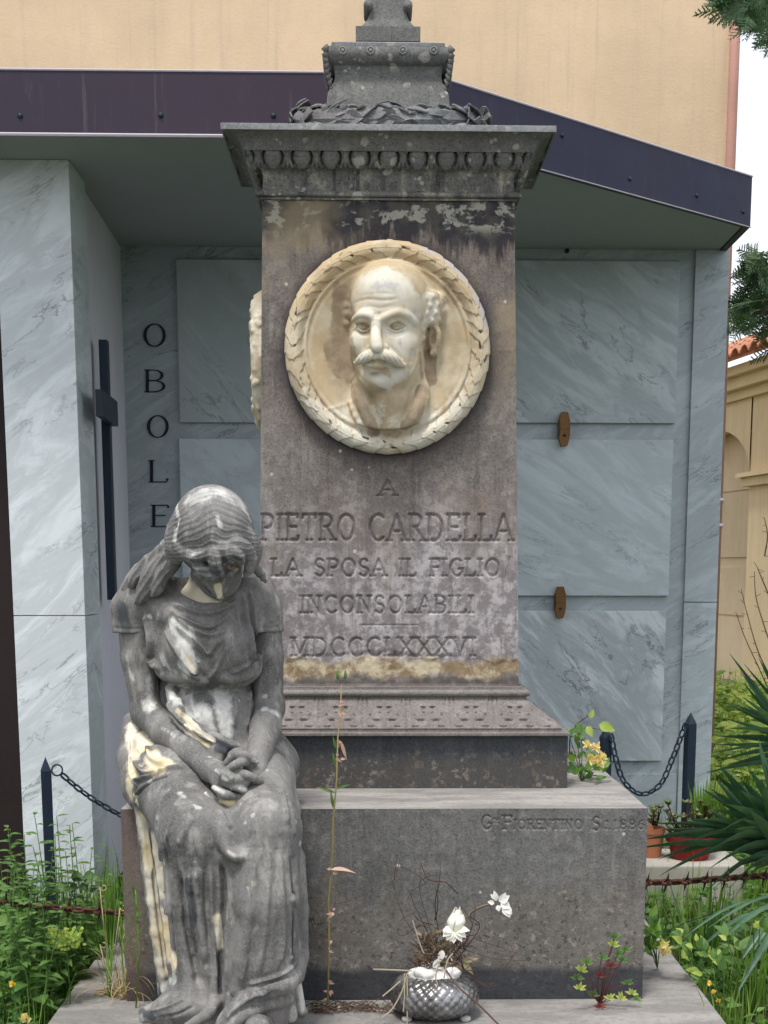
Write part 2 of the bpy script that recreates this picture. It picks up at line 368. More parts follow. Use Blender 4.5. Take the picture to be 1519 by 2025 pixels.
tag(mb.build('path', M['path']), 'grey concrete path edging the plot', kind='structure')
# ================================================================== marble family tomb behind the monument
YW, YP, YF = 3.0, 1.62, 1.30                       # back wall, pier front, roof edge
tomb = empty('family_tomb', (0.2, YW, GZ), 'grey marble niche tomb with flat roof behind the stone monument', 'tomb')
ZS = zY(262, YF, 100)                               # underside of the roof
XR = float(atY(1440, 483, YW)[0]); XL = float(atY(244, 700, YW)[0])
ZB = GZ-0.05
px1 = float(atY(153, 800, YP)[0]); px0 = float(atY(8, 800, YP)[0])
mb = MB(); mb.box(XL-0.05, XR, YW, YW+0.35, ZB, ZS)
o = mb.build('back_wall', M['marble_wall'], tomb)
zj = zY(1191, YW-0.02, 1380)
mb = MB()
xs0 = float(atY(1336, 836, YW)[0])+0.03
mb.box(xs0+0.03, XR+0.004, YW-0.022, YW-0.001, zj+0.002, ZS-0.001, bev=0.001); mb.box(xs0+0.03, XR+0.004, YW-0.022, YW-0.001, ZB, zj-0.002, bev=0.001)
mb.build('corner_facing', M['marble_wall'], tomb)
zjp = zY(1218, YP, 100)
mb = MB(); mb.box(px0, px1, YP, YP+0.3, zjp+0.0015, ZS-0.001, bev=0.002); mb.box(px0, px1, YP, YP+0.3, ZB, zjp-0.0015, bev=0.002)
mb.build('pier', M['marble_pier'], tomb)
mb = MB(); a = (px1-0.02, YP+0.02); b = (XL, YW+0.01); mb.prism([(px1-0.012, YP+0.03), (XL, YW+0.01), (XL-0.2, YW+0.01), (px1-0.2, YP+0.03)], 2, ZB, ZS-0.001)
mb.build('side_wall', M['plaster_side'], tomb)
mb = MB(); mb.box(px0-1.2, px0-0.012, YP+0.10, YP+0.2, ZB, ZS-0.001); mb.build('door', M['door_dark'], tomb)
# roof: soffit plan outline, bent at the corner hidden behind the cornice
xb = float(atY(845, 262, YF)[0]); cr = atZ(1484, 446, ZS); rx, ry = float(cr[0]), float(cr[1])
bk = atZ(1447, 484, ZS)
xend, yend = float(bk[0]), float(bk[1])
zt = zY(139, YF, 100)
outl = [(-4.0, YF), (xb, YF), (rx, ry), (xend+0.02, YW+0.9), (-4.0, YW+0.9)]
def shrink(p, d):
    return [(-4.0, p[0][1]+d), (p[1][0]-d*0.3, p[1][1]+d), (p[2][0]-d, p[2][1]+d*0.4), (p[3][0]-d, p[3][1]-d), (-4.0, p[4][1]-d)]
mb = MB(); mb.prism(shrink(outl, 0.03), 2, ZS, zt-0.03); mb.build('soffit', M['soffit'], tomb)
mb = MB()
ol2 = shrink(outl, 0.012)
n = 5
vs_ = []
inn = shrink(outl, 0.028)
for P_, z in ((outl, ZS-0.006), (outl, zt), (inn, zt), (inn, ZS-0.006)): vs_ += [(p[0], p[1], z) for p in P_]
fs = []
for i in range(3):
    for k in range(4): fs.append((k*n+i, k*n+i+1, ((k+1) % 4)*n+i+1, ((k+1) % 4)*n+i))
mb.add(vs_, fs[:4]); mb.add(vs_, fs[4:], 1); fas = mb.build('roof_edge', [M['fascia'], M['fascia_sky_tint']], tomb); autosmooth(fas, 20)
mb = MB(); mb.tube([(-4, YF-0.006, ZS-0.008), (xb, YF-0.006, ZS-0.008)], 0.006, 6); mb.tube([(xb, YF-0.006, ZS-0.008), (rx, ry-0.006, ZS-0.008)], 0.0022, 6)
mb.build('drip_edge', M['lip'], fas)
mb = MB(); mb.tube([(-4, YF, zt+0.002), (xb, YF, zt+0.002), (rx, ry, zt+0.002)], 0.004, 6); mb.build('top_edge', M['lip'], fas)
def rivet(x, y, z, nx, ny):
    mb = MB(); p = Vector((x, y, z)); d = Vector((nx, ny, 0)).normalized()
    mb.tube([p-d*0.002, p+d*0.003, p+d*0.006], [0.009, 0.008, 0.003], 10); mb.build('rivet', M['dark_metal'], fas, smooth=True)
for px, py in ((40, 229), (318, 228), (541, 229)):
    q = atY(px, py, YF); rivet(q[0], q[1], q[2], 0, -1)
dx, dy = rx-xb, ry-YF; L = math.hypot(dx, dy); nx, ny = dy/L, -dx/L
for px, py in ((1112, 268), (1246, 354), (1378, 387), (1470, 419)):
    d = _ray(px, py); t = ((xb-CAM[0])*nx + (YF-CAM[1])*ny)/(d[0]*nx+d[1]*ny); q = CAM+d*t
    rivet(q[0], q[1], q[2], nx, ny)
# grave slabs
def slab(x0, x1, y0, y1, mat):
    a = atY(x0, (y0+y1)/2, YW-0.025); b = atY(x1, (y0+y1)/2, YW-0.025)
    mb = MB(); mb.box(a[0], b[0], YW-0.025, YW-0.0005, zY(y1, YW-0.025, (x0+x1)/2), zY(y0, YW-0.025, (x0+x1)/2), bev=0.0025)
    return mb.build('grave_slab', mat, tomb)
rows = [(514, 836), (868, 1178), (1207, 1505)]
for i, (a, b) in enumerate(rows):
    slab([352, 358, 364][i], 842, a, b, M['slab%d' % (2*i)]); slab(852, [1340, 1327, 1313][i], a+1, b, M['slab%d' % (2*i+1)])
zl = zY(1531, YW-0.012, 1250)
mb = MB(); mb.box(XL+0.02, xs0+0.025, YW-0.014, YW-0.001, ZB, zl, bev=0.002); mb.build('base_panel', M['marble_wall'], tomb)
# bronze clasps between the slabs
for py, ph in ((848, 64), (1191, 62)):
    q = atY(1116 if py < 1000 else 1108, py, YW-0.05); s_ = 1/448.0
    mb = MB(); x, z = q[0], q[2]
    def hexa(zc, hh, w1, w2, y0, y1, up):
        pts = [(x-w2, zc-hh), (x+w2, zc-hh), (x+w1, zc-hh*0.1), (x+w1*0.8, zc+hh), (x-w1*0.8, zc+hh), (x-w1, zc-hh*0.1)]
        if not up: pts = [(a_, 2*zc-b_) for a_, b_ in pts][::-1]
        mb.prism(pts, 1, y0, y1)
    hexa(z+ph*0.24*s_, ph*0.25*s_, 10*s_, 6*s_, YW-0.062, YW-0.03, False)
    hexa(z-ph*0.26*s_, ph*0.24*s_, 10*s_, 6*s_, YW-0.064, YW-0.03, True)
    mb.box(x-11*s_, x+12*s_, YW-0.045, YW-0.012, z-14*s_, z+18*s_, bev=0.004)
    o = mb.build('clasp', M['bronze'], tomb)
    mb = MB(); mb.tube([(x, YW-0.07, z-ph*0.2*s_), (x, YW-0.0625, z-ph*0.2*s_)], [0.004, 0.007], 8); mb.build('screw', M['dark_metal'], o, smooth=True)
q = atY(1121, 497, YW)
mb = MB(); mb.tube([(q[0], YW-0.02, q[2]), (q[0], YW-0.001, q[2])], 0.009, 8); mb.build('bolt', M['dark_metal'], tomb, smooth=True)
# bronze letters
def ribbon_letters(chars, parent, Y, thick=0.006):
    for ch, x0, x1, y0, y1 in chars:
        wd, st, se = GL[ch]; H = y1-y0; sx = (x1-x0)/(wd-0.1); x = x0-0.05*sx; mb = MB()
        for s_ in st:
            P2 = [np.array([x+p[0]*sx, y1-p[1]*H]) for p in s_]
            closed = np.hypot(*(P2[0]-P2[-1])) < 0.5
            Lp = []; Rp = []
            for i in range(len(P2)):
                t = P2[min(i+1, len(P2)-1)]-P2[max(i-1, 0)]
                if closed and i in (0, len(P2)-1): t = P2[1]-P2[-2]
                t = t/np.hypot(*t); w_ = 0.9+2.1*abs(t[1])**2.2; nrm = np.array([-t[1], t[0]])
                Lp.append(P2[i]+nrm*w_); Rp.append(P2[i]-nrm*w_)
            for i in range(len(P2)-1):
                q4 = [atY(*p, Y) for p in (Lp[i], Lp[i+1], Rp[i+1], Rp[i])]
                mb.add([(a_[0], Y-thick, a_[2]) for a_ in q4]+[(a_[0], Y, a_[2]) for a_ in q4], [(0, 1, 2, 3), (7, 6, 5, 4), (0, 4, 5, 1), (1, 5, 6, 2), (2, 6, 7, 3), (3, 7, 4, 0)])
        for p in se:
            cx_ = x+p[0]*sx; cy_ = y1-p[1]*H; q4 = [atY(cx_+a_, cy_+b_, Y) for a_, b_ in ((-6, -0.9), (6, -0.9), (6, 0.9), (-6, 0.9))]
            mb.add([(a_[0], Y-thick*0.9, a_[2]) for a_ in q4]+[(a_[0], Y, a_[2]) for a_ in q4], [(0, 1, 2, 3), (7, 6, 5, 4), (0, 4, 5, 1), (1, 5, 6, 2), (2, 6, 7, 3), (3, 7, 4, 0)])
        mb.build('letter', M['letter'], parent, label='black letter %s' % ch)
ribbon_letters([('O', 287, 325, 641, 685), ('B', 288, 323, 732, 775), ('O', 294, 331, 822, 865), ('L', 296, 328, 911, 953), ('E', 301, 332, 999, 1041)], tomb, YW-0.001)
# iron cross on the splayed side wall
def side_pt(px, py, off=0.0):
    a_ = np.array([px1-0.012, YP+0.03]); b_ = np.array([XL, YW+0.01]); t = b_-a_; nn = np.array([t[1], -t[0]]); nn /= np.hypot(*nn)
    a2 = a_ + nn*off; d = _ray(px, py); k = ((a2-CAM[:2])@nn)/(d[:2]@nn); return CAM+d*k
def side_box(p0, p1, w2, off0, off1):
    """bar along p0-p1 standing off the wall"""
    pass
t_ = np.array([XL-px1+0.012, YW+0.01-YP-0.03]); t_ /= np.hypot(*t_); n_ = np.array([t_[1], -t_[0]])
def wall_box(s0, s1, z0, z1, o0, o1):
    a_ = np.array([px1-0.012, YP+0.03]); P_ = [a_+t_*s0+n_*o0, a_+t_*s1+n_*o0, a_+t_*s1+n_*o1, a_+t_*s0+n_*o1]
    mb.prism([tuple(p) for p in P_], 2, z0, z1)
def s_of(px, py, off=0.05):
    q = side_pt(px, py, off); return float((q[:2]-np.array([px1-0.012, YP+0.03]))@t_), float(q[2])
mb = MB()
sA, zA = s_of(210, 676); sB, zB_ = s_of(222, 1160); sm = (sA+sB)/2
wall_box(sm-0.03, sm+0.03, zB_-0.05, zA, 0.03, 0.06)
s1_, z1_ = s_of(197, 795, 0.075); s2_, z2_ = s_of(228, 820, 0.075)
wall_box(s1_, s2_, (z1_+z2_)/2-0.045, (z1_+z2_)/2+0.045, 0.061, 0.085)
mb.build('cross', M['dark_metal'], tomb)
# ================================================================== ochre building behind
YB = 4.6
xr = float(atY(1447, 200, YB)[0])
bld = empty('ochre_building', (0, YB, GZ), 'tall ochre plastered building wall rising behind the tomb roof', 'building')
mb = MB(); mb.box(-7, xr, YB, YB+5, ZB, 6.5); mb.build('wall', M['ochre'], bld)
xp = float(atY(1457, 60, YB-0.05)[0])
mb = MB(); mb.tube([(xp, YB-0.02, ZB), (xp, YB-0.02, 6.5)], 0.026, 14, cap=True); pipe = mb.build('downpipe', M['salmon'], bld, smooth=True)
for py in (990, 1040):
    z = zY(py, YB, 1435); mb = MB(); mb.tube([(xp, YB-0.02, z-0.01), (xp, YB-0.02, z+0.01)], 0.032, 12); mb.build('bracket', M['lip'], pipe, smooth=True)
# ================================================================== stone materials of the monument
def m_stone(name, base, dark, light, tone=None, mot=0.5, mscale=26, streak=0.5, lichen=0.0, warm=0.0, bump=0.5, blk=0.0, zlo=None, zhi=None, top=None):
    g = NT(name, 0.88, 0.18)
    big = g.noise(2.3, 5, 0.6); fine = g.noise(170, 4, 0.75); mid = g.noise(mscale, 6, 0.72)
    c = g.mix(g.step(big, 0.32, 0.7), dark, base)
    c = g.mix(g.math('MULTIPLY', g.step(mid, 0.5, 0.62), mot), c, light)
    c = g.mix(g.math('MULTIPLY', g.step(g.noise(mscale*1.7, 5, 0.75), 0.53, 0.62), mot*0.7), c, tuple(x*0.42 for x in dark))
    if warm: c = g.mix(g.math('MULTIPLY', g.step(g.noise(3.4, 5, 0.6, g.map(loc=(3, 1, 7))), 0.48, 0.68), warm), c, (base[0]*1.25, base[1]*0.95, base[2]*0.72))
    if streak:
        s_ = g.noise(6, 6, 0.7, g.map(scale=(3.2, 3.2, 0.24)))
        c = g.mix(g.math('MULTIPLY', g.step(s_, 0.50, 0.66), streak), c, tuple(x*0.45 for x in dark))
        s2 = g.noise(8, 5, 0.7, g.map(scale=(4, 4, 0.3), loc=(5, 2, 1)))
        c = g.mix(g.math('MULTIPLY', g.step(s2, 0.55, 0.7), streak*0.7), c, tuple(min(1, x*1.25) for x in light))
    if top:                                       # black crust above a height, with ragged lower edge
        z0, z1, colr = top
        rag = g.math('ADD', g.xyz(2), g.math('MULTIPLY', g.math('SUBTRACT', g.noise(9, 5, 0.65, g.map(scale=(1.6, 1.6, 0.5))), 0.5), 0.22))
        c = g.mix(g.math('MULTIPLY', g.step(rag, z0, z1), 0.85), c, colr)
    if lichen:
        v_ = g.add(g.co, g.noisec(30), 0.02)
        l1 = g.math('MULTIPLY', g.step(g.voro(22, vec=v_), 0.34, 0.28), g.step(g.noise(5, 3, 0.5), 0.54, 0.6))
        l2 = g.math('MULTIPLY', g.step(g.voro(46, vec=v_), 0.3, 0.24), g.step(g.noise(8, 3, 0.5, g.map(loc=(4, 4, 4))), 0.55, 0.6))
        c = g.mix(g.math('MULTIPLY', g.math('MAXIMUM', l1, l2), lichen), c, (0.40, 0.39, 0.35))
    c = g.mix(g.math('MULTIPLY', g.step(fine, 0.3, 0.7), 0.35), c, g.mix(0.5, c, tuple(min(1, x*1.9) for x in base)))
    c = g.mix(g.math('MULTIPLY', g.step(fine, 0.55, 0.35), 0.35), c, tuple(x*0.5 for x in dark))
    h = g.math('ADD', g.math('MULTIPLY', fine, 0.4), mid)
    return g, c, g.bump(h, bump, 0.004)
def fin(t, **k): g, c, n = t; return g.out(c, None, n, **k)
M['dado'] = None
# the shaft: dark crust at the top with pale lichen, brown-violet middle, pale washed lilac-grey lower half
g, c, nrm = m_stone('shaft_stone', (0.19, 0.168, 0.152), (0.105, 0.092, 0.088), (0.28, 0.25, 0.22), mot=0.4, mscale=30, streak=0.55, warm=0.35, bump=0.45)
z = g.xyz(2)
rag = g.math('ADD', z, g.math('MULTIPLY', g.math('SUBTRACT', g.noise(4, 5, 0.65, g.map(scale=(1.8, 1.8, 0.35))), 0.5), 0.5))
low = g.step(rag, 1.42-0.705+0.15, 0.82)            # heights are relative to the monument's base point, see below
M['_shaft'] = (g, c, nrm)
MBASE = (0.0345, 0.705, 0.0)
g2, c2 = g, c
lowm = g2.step(rag, 1.36, 1.02)
palec = g2.mix(g2.step(g2.noise(30, 6, 0.75), 0.42, 0.6), (0.20, 0.18, 0.185), (0.42, 0.395, 0.40))
palec = g2.mix(g2.math('MULTIPLY', g2.step(g2.noise(9, 6, 0.7, g2.map(scale=(2.6, 2.6, 0.25))), 0.5, 0.62), 0.55), palec, (0.12, 0.10, 0.10))
palec = g2.mix(g2.math('MULTIPLY', g2.step(g2.noise(7, 4, 0.7, g2.map(scale=(2.2, 2.2, 0.3), loc=(2, 0, 0))), 0.56, 0.7), 0.5), palec, (0.20, 0.17, 0.12))
c2 = g2.mix(g2.math('MULTIPLY', lowm, 0.85), c2, palec)
och = g2.math('ADD', z, g2.math('MULTIPLY', g2.math('SUBTRACT', g2.noise(10, 5, 0.6), 0.5), 0.10))
bandm = g2.math('MULTIPLY', g2.step(och, 0.845, 0.815), g2.step(och, 0.765, 0.79))
c2 = g2.mix(g2.math('MULTIPLY', bandm, 0.9), c2, g2.mix(g2.step(g2.noise(14, 5, 0.7), 0.42, 0.6), (0.22, 0.15, 0.08), (0.52, 0.45, 0.31)))
c2 = g2.mix(g2.math('MULTIPLY', g2.step(och, 0.79, 0.765), 0.75), c2, (0.075, 0.06, 0.05))
ragt = g2.math('ADD', z, g2.math('MULTIPLY', g2.math('SUBTRACT', g2.noise(7, 5, 0.7, g2.map(scale=(2.4, 2.4, 0.5))), 0.5), 0.42))
c2 = g2.mix(g2.math('MULTIPLY', g2.step(ragt, 1.925, 1.975), 0.88), c2, g2.mix(g2.step(g2.noise(14, 4), 0.45, 0.6), (0.022, 0.022, 0.03), (0.06, 0.055, 0.05)))
zl1 = g2.math('MULTIPLY', g2.step(z, 1.955, 1.99), g2.step(g2.noise(16, 4, 0.6, g2.map(scale=(1, 1, 1.6))), 0.5, 0.57))
zl1 = g2.math('MULTIPLY', zl1, g2.step(g2.noise(60, 3, 0.6), 0.38, 0.48))
c2 = g2.mix(g2.math('MULTIPLY', zl1, 0.75), c2, (0.36, 0.35, 0.30))
tan = g2.math('MULTIPLY', g2.step(g2.noise(3.1, 4, 0.6, g2.map(loc=(9, 2, 3))), 0.5, 0.66), g2.step(z, 1.4, 1.8))
c2 = g2.mix(g2.math('MULTIPLY', tan, 0.6), c2, (0.27, 0.215, 0.14))
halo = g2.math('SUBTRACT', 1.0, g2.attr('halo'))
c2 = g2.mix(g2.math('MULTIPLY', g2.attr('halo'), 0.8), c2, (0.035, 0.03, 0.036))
spot = g2.math('MULTIPLY', g2.step(g2.voro(17), 0.09, 0.07), g2.step(g2.noise(6, 2, 0.5, g2.map(loc=(1, 8, 2))), 0.52, 0.56))
c2 = g2.mix(g2.math('MULTIPLY', spot, 0.8), c2, (0.45, 0.43, 0.38))
M['shaft'] = g2.out(c2, None, nrm)
M['moulding'] = fin(m_stone('moulding_stone', (0.16, 0.157, 0.15), (0.09, 0.09, 0.09), (0.24, 0.235, 0.215), mot=0.35, streak=0.3, lichen=0.85))
M['cornice_slab'] = fin(m_stone('cornice_slab_stone', (0.21, 0.215, 0.22), (0.13, 0.135, 0.14), (0.32, 0.32, 0.31), mot=0.3, streak=0.1, lichen=0.5))
M['frieze'] = fin(m_stone('frieze_stone', (0.16, 0.155, 0.14), (0.05, 0.05, 0.056), (0.34, 0.31, 0.25), mot=0.75, mscale=13, streak=0.85, lichen=0.85))
M['flare'] = fin(m_stone('carved_base_stone', (0.21, 0.19, 0.18), (0.13, 0.115, 0.11), (0.29, 0.265, 0.25), mot=0.35, streak=0.18, lichen=0.1, bump=0.35))
g, c, nrm = m_stone('dado_stone', (0.072, 0.078, 0.084), (0.046, 0.05, 0.055), (0.11, 0.112, 0.11), mot=0.25, streak=0.35, bump=0.3)
rag = g.math('ADD', g.xyz(2), g.math('MULTIPLY', g.math('SUBTRACT', g.noise(10, 5, 0.7), 0.5), 0.14))
v_ = g.add(g.co, g.noisec(40), 0.02)
pl = g.math('MULTIPLY', g.step(rag, 0.60, 0.55), g.math('MAXIMUM', g.math('MULTIPLY', g.step(g.voro(60, vec=v_), 0.34, 0.24), g.step(g.noise(13, 3), 0.52, 0.58)), g.step(g.noise(46, 6, 0.75), 0.54, 0.61)))
c = g.mix(g.math('MULTIPLY', g.step(rag, 0.59, 0.54), 0.4), c, (0.085, 0.07, 0.055))
c = g.mix(g.math('MULTIPLY', pl, 0.75), c, g.mix(g.step(g.noise(14, 3), 0.4, 0.6), (0.14, 0.115, 0.09), (0.22, 0.195, 0.165)))
M['dado'] = g.out(c, None, nrm)
# block: vertical faces dark with blotches, top face paler
def m_block(name, vert, vdark, vlight, topc, topl, flakes=True, navy=None):
    g, c, nrm = m_stone(name, vert, vdark, vlight, mot=0.6, mscale=38, streak=0.38, warm=0.15, bump=0.6)
    z = g.xyz(2)
    if flakes:
        v_ = g.add(g.co, g.noisec(55), 0.018)
        rag = g.math('ADD', z, g.math('MULTIPLY', g.math('SUBTRACT', g.noise(5, 6, 0.7), 0.5), 0.55))
        lm = g.step(rag, 0.30, 0.18)
        c = g.mix(g.math('MULTIPLY', lm, 0.45), c, g.mix(g.step(g.noise(5, 4), 0.4, 0.6), (0.13, 0.11, 0.085), (0.17, 0.15, 0.13)))
        fl = g.math('MULTIPLY', lm, g.step(g.noise(62, 5, 0.72), 0.55, 0.62))
        c = g.mix(g.math('MULTIPLY', fl, 0.75), c, (0.045, 0.04, 0.038))
        f2 = g.math('MULTIPLY', lm, g.step(g.noise(48, 6, 0.75, g.map(loc=(7, 3, 1))), 0.56, 0.63))
        c = g.mix(g.math('MULTIPLY', f2, 0.6), c, (0.30, 0.27, 0.235))
        sp = g.math('MULTIPLY', g.step(g.voro(9), 0.055, 0.04), g.step(g.noise(3, 2), 0.48, 0.5))
        c = g.mix(g.math('MULTIPLY', sp, 0.8), c, (0.5, 0.49, 0.45))
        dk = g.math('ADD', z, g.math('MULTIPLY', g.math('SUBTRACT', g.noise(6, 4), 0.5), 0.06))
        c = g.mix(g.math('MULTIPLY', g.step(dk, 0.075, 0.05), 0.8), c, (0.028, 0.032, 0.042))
        # rust brown flank on the far left face strip
        c = g.mix(g.math('MULTIPLY', g.step(g.xyz(0), -0.60, -0.66), 0.45), c, (0.15, 0.09, 0.065))
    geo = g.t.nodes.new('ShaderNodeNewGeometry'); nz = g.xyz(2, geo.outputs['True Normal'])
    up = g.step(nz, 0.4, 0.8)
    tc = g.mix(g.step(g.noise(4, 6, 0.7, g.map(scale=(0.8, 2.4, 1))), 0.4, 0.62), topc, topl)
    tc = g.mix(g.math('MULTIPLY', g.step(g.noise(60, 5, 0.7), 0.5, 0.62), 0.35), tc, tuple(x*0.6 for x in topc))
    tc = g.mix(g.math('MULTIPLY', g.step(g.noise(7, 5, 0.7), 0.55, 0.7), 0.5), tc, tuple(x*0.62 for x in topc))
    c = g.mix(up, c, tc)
    return g.out(c, None, nrm)
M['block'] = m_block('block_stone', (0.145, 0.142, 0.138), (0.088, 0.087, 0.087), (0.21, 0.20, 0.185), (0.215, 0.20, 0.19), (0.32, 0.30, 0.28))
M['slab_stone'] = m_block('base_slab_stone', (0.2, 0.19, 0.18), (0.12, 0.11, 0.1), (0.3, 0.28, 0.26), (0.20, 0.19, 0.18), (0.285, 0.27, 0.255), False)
M['wreath_dark'] = fin(m_stone('wreath_stone', (0.16, 0.165, 0.175), (0.07, 0.073, 0.082), (0.28, 0.275, 0.26), mot=0.5, mscale=18, streak=0.1, warm=0.3, bump=0.6))
# ================================================================== the monument
mon = empty('funerary_monument', MBASE, 'tall grey stone grave monument with carved cornice, inscription and round marble portrait', 'monument')
MX, MY = 0.0345, 0.705
def smooth_grid_box(x0, x1, y0, y1, z0, z1, rx=0.004):
    pass
# base slab (two stones)
mb = MB(); mb.box(-0.812, 0.860, -0.62, 0.258, -0.26, -0.02, bev=0.006)
mb.build('base_slab', M['slab_stone'], mon)
mb = MB(); mb.box(-0.810, 0.858, 0.260, 1.45, -0.26, -0.021, bev=0.006); mb.build('base_slab', M['slab_stone'], mon)
# blocks: rear block plain, front block with a carved front face
ZT = 0.482
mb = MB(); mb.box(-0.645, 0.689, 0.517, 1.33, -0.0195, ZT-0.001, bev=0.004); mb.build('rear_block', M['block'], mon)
def panel(name, corners_px, Yf, nx, nz, strokes, mat, parent, depth=0.004, wpx=4.0, extra=None, attrs=None, chip=None):
    """dense sheet of stone: Yf(x,z)-> y of the face; strokes in photo pixels cut as V grooves"""
    x0, x1, z0, z1 = corners_px
    U, V = np.meshgrid(np.linspace(0, 1, nx), np.linspace(0, 1, nz))
    xl, xr_ = x0(V), x1(V); X = xl+(xr_-xl)*U; Z = z0+(z1-z0)*V; Y = Yf(X, Z)
    d = np.zeros_like(X)
    for st, w_, dp in strokes:
        P_ = []
        for p in st:
            y = float(Yf(np.array(0.0), np.array(1.0))); q = atY(p[0], p[1], y); y = float(Yf(np.array(q[0]), np.array(q[2]))); q = atY(p[0], p[1], y); P_.append((q[0], q[2]))
        xs_ = [p[0] for p in P_]; zs_ = [p[1] for p in P_]; r = w_+0.004
        m = (X > min(xs_)-r) & (X < max(xs_)+r) & (Z > min(zs_)-r) & (Z < max(zs_)+r)
        if not m.any(): continue
        dd, _ = seg_dist2(X[m], Z[m], P_); d[m] = np.maximum(d[m], dp*np.clip(1-dd/w_, 0, 1)**0.8)
    if extra is not None: d = d + extra(X, Z)
    edge = np.minimum(np.minimum(U, 1-U)*nx, np.minimum(V, 1-V)*nz)/3.0; d = d*np.clip(edge, 0, 1)
    Yd = Y + d
    v = np.stack([X, Yd, Z], -1).reshape(-1, 3); i = np.arange(nx*nz).reshape(nz, nx)
    f = np.stack([i[:-1, :-1], i[:-1, 1:], i[1:, 1:], i[1:, :-1]], -1).reshape(-1, 4)
    return v, f, X, Z
def with_box(name, v, f, nx, nz, back, mat, parent, attrs=None):
    """closes a front sheet with side, top, bottom and back faces reaching y=back(x,z)"""
    i = np.arange(nx*nz).reshape(nz, nx)
    loop = np.concatenate([i[0, :], i[1:, -1], i[-1, -2::-1], i[-2:0:-1, 0]])
    bv = v[loop].copy(); bv[:, 1] = back(bv[:, 0], bv[:, 2]); n0 = len(v); k = len(loop)
    v2 = np.concatenate([v, v[loop], bv])             # duplicated rim keeps the arris crisp
    a_ = n0+np.arange(k); b_ = n0+k+np.arange(k)
    sf = np.stack([a_, b_, np.roll(b_, -1), np.roll(a_, -1)], -1)
    f2 = np.concatenate([f, sf])
    cc = len(v2); cen = v2[b_].mean(0)[None]
    v2 = np.concatenate([v2, cen, bv]); b2 = cc+1+np.arange(k)
    capf = np.stack([np.full(k, cc), np.roll(b2, -1), b2, b2], -1)[:, :3]
    if attrs:
        attrs = {n_: np.concatenate([a, np.zeros(len(v2)-len(a))]) for n_, a in attrs.items()}
    o = mesh_np(name, v2, f2, mat, parent, True, attrs)
    return o
fb = []
for s_ in text_strokes('G', 952, 972, 1613, 1640): fb.append((s_, 0.0032, 0.005))
for s_ in text_strokes('re', 975, 987, 1612, 1628): fb.append((s_, 0.002, 0.0035))
for s_ in text_strokes('F', 994, 1012, 1614, 1640): fb.append((s_, 0.003, 0.005))
for s_ in text_strokes('IORENTINO', 1016, 1152, 1622, 1640): fb.append((s_, 0.0024, 0.004))
for s_ in text_strokes('S', 1172, 1187, 1616, 1642): fb.append((s_, 0.0026, 0.0045))
for s_ in text_strokes('C.', 1192, 1208, 1624, 1640): fb.append((s_, 0.002, 0.0035))
for s_ in text_strokes('1886', 1214, 1275, 1622, 1640): fb.append((s_, 0.0022, 0.0035))
nx, nz = 520, 210
def blk_rough(X, Z):
    p = np.stack([X*9, Z*9, 0*X], -1); p2 = np.stack([X*70, Z*70, 0*X], -1)
    r = 0.0015*fbm(p, 3, 5) + 0.0007*fbm(p2, 2, 6)*sstep(Z+0.06*fbm(p, 2, 8), 0.34, 0.2)
    q = atY(862, 1705, 0); r += 0.002*np.exp(-(((X-q[0])/0.05)**2+((Z-q[2])/0.02)**2)**2)
    return r
bxl, bxr = -0.6475, 0.6885
v, f, X, Z = panel('front_block', (lambda V: bxl+0*V, lambda V: bxr+0*V, -0.0195, ZT), lambda x, z: 0*x, nx, nz, fb, None, mon, extra=blk_rough)
with_box('front_block', v, f, nx, nz, lambda x, z: 0*x+0.514, M['block'], mon)
def make_solid_top(): pass
# dado of the pedestal
hx0, hy0 = 0.493, 0.342
zd = zY(1450, 0.363)
mb = MB(); mb.box(MX-hx0, MX+hx0, MY-hy0, MY+hy0, ZT-0.002, zd-0.006, bev=0.004); mb.build('dado', M['dado'], mon)
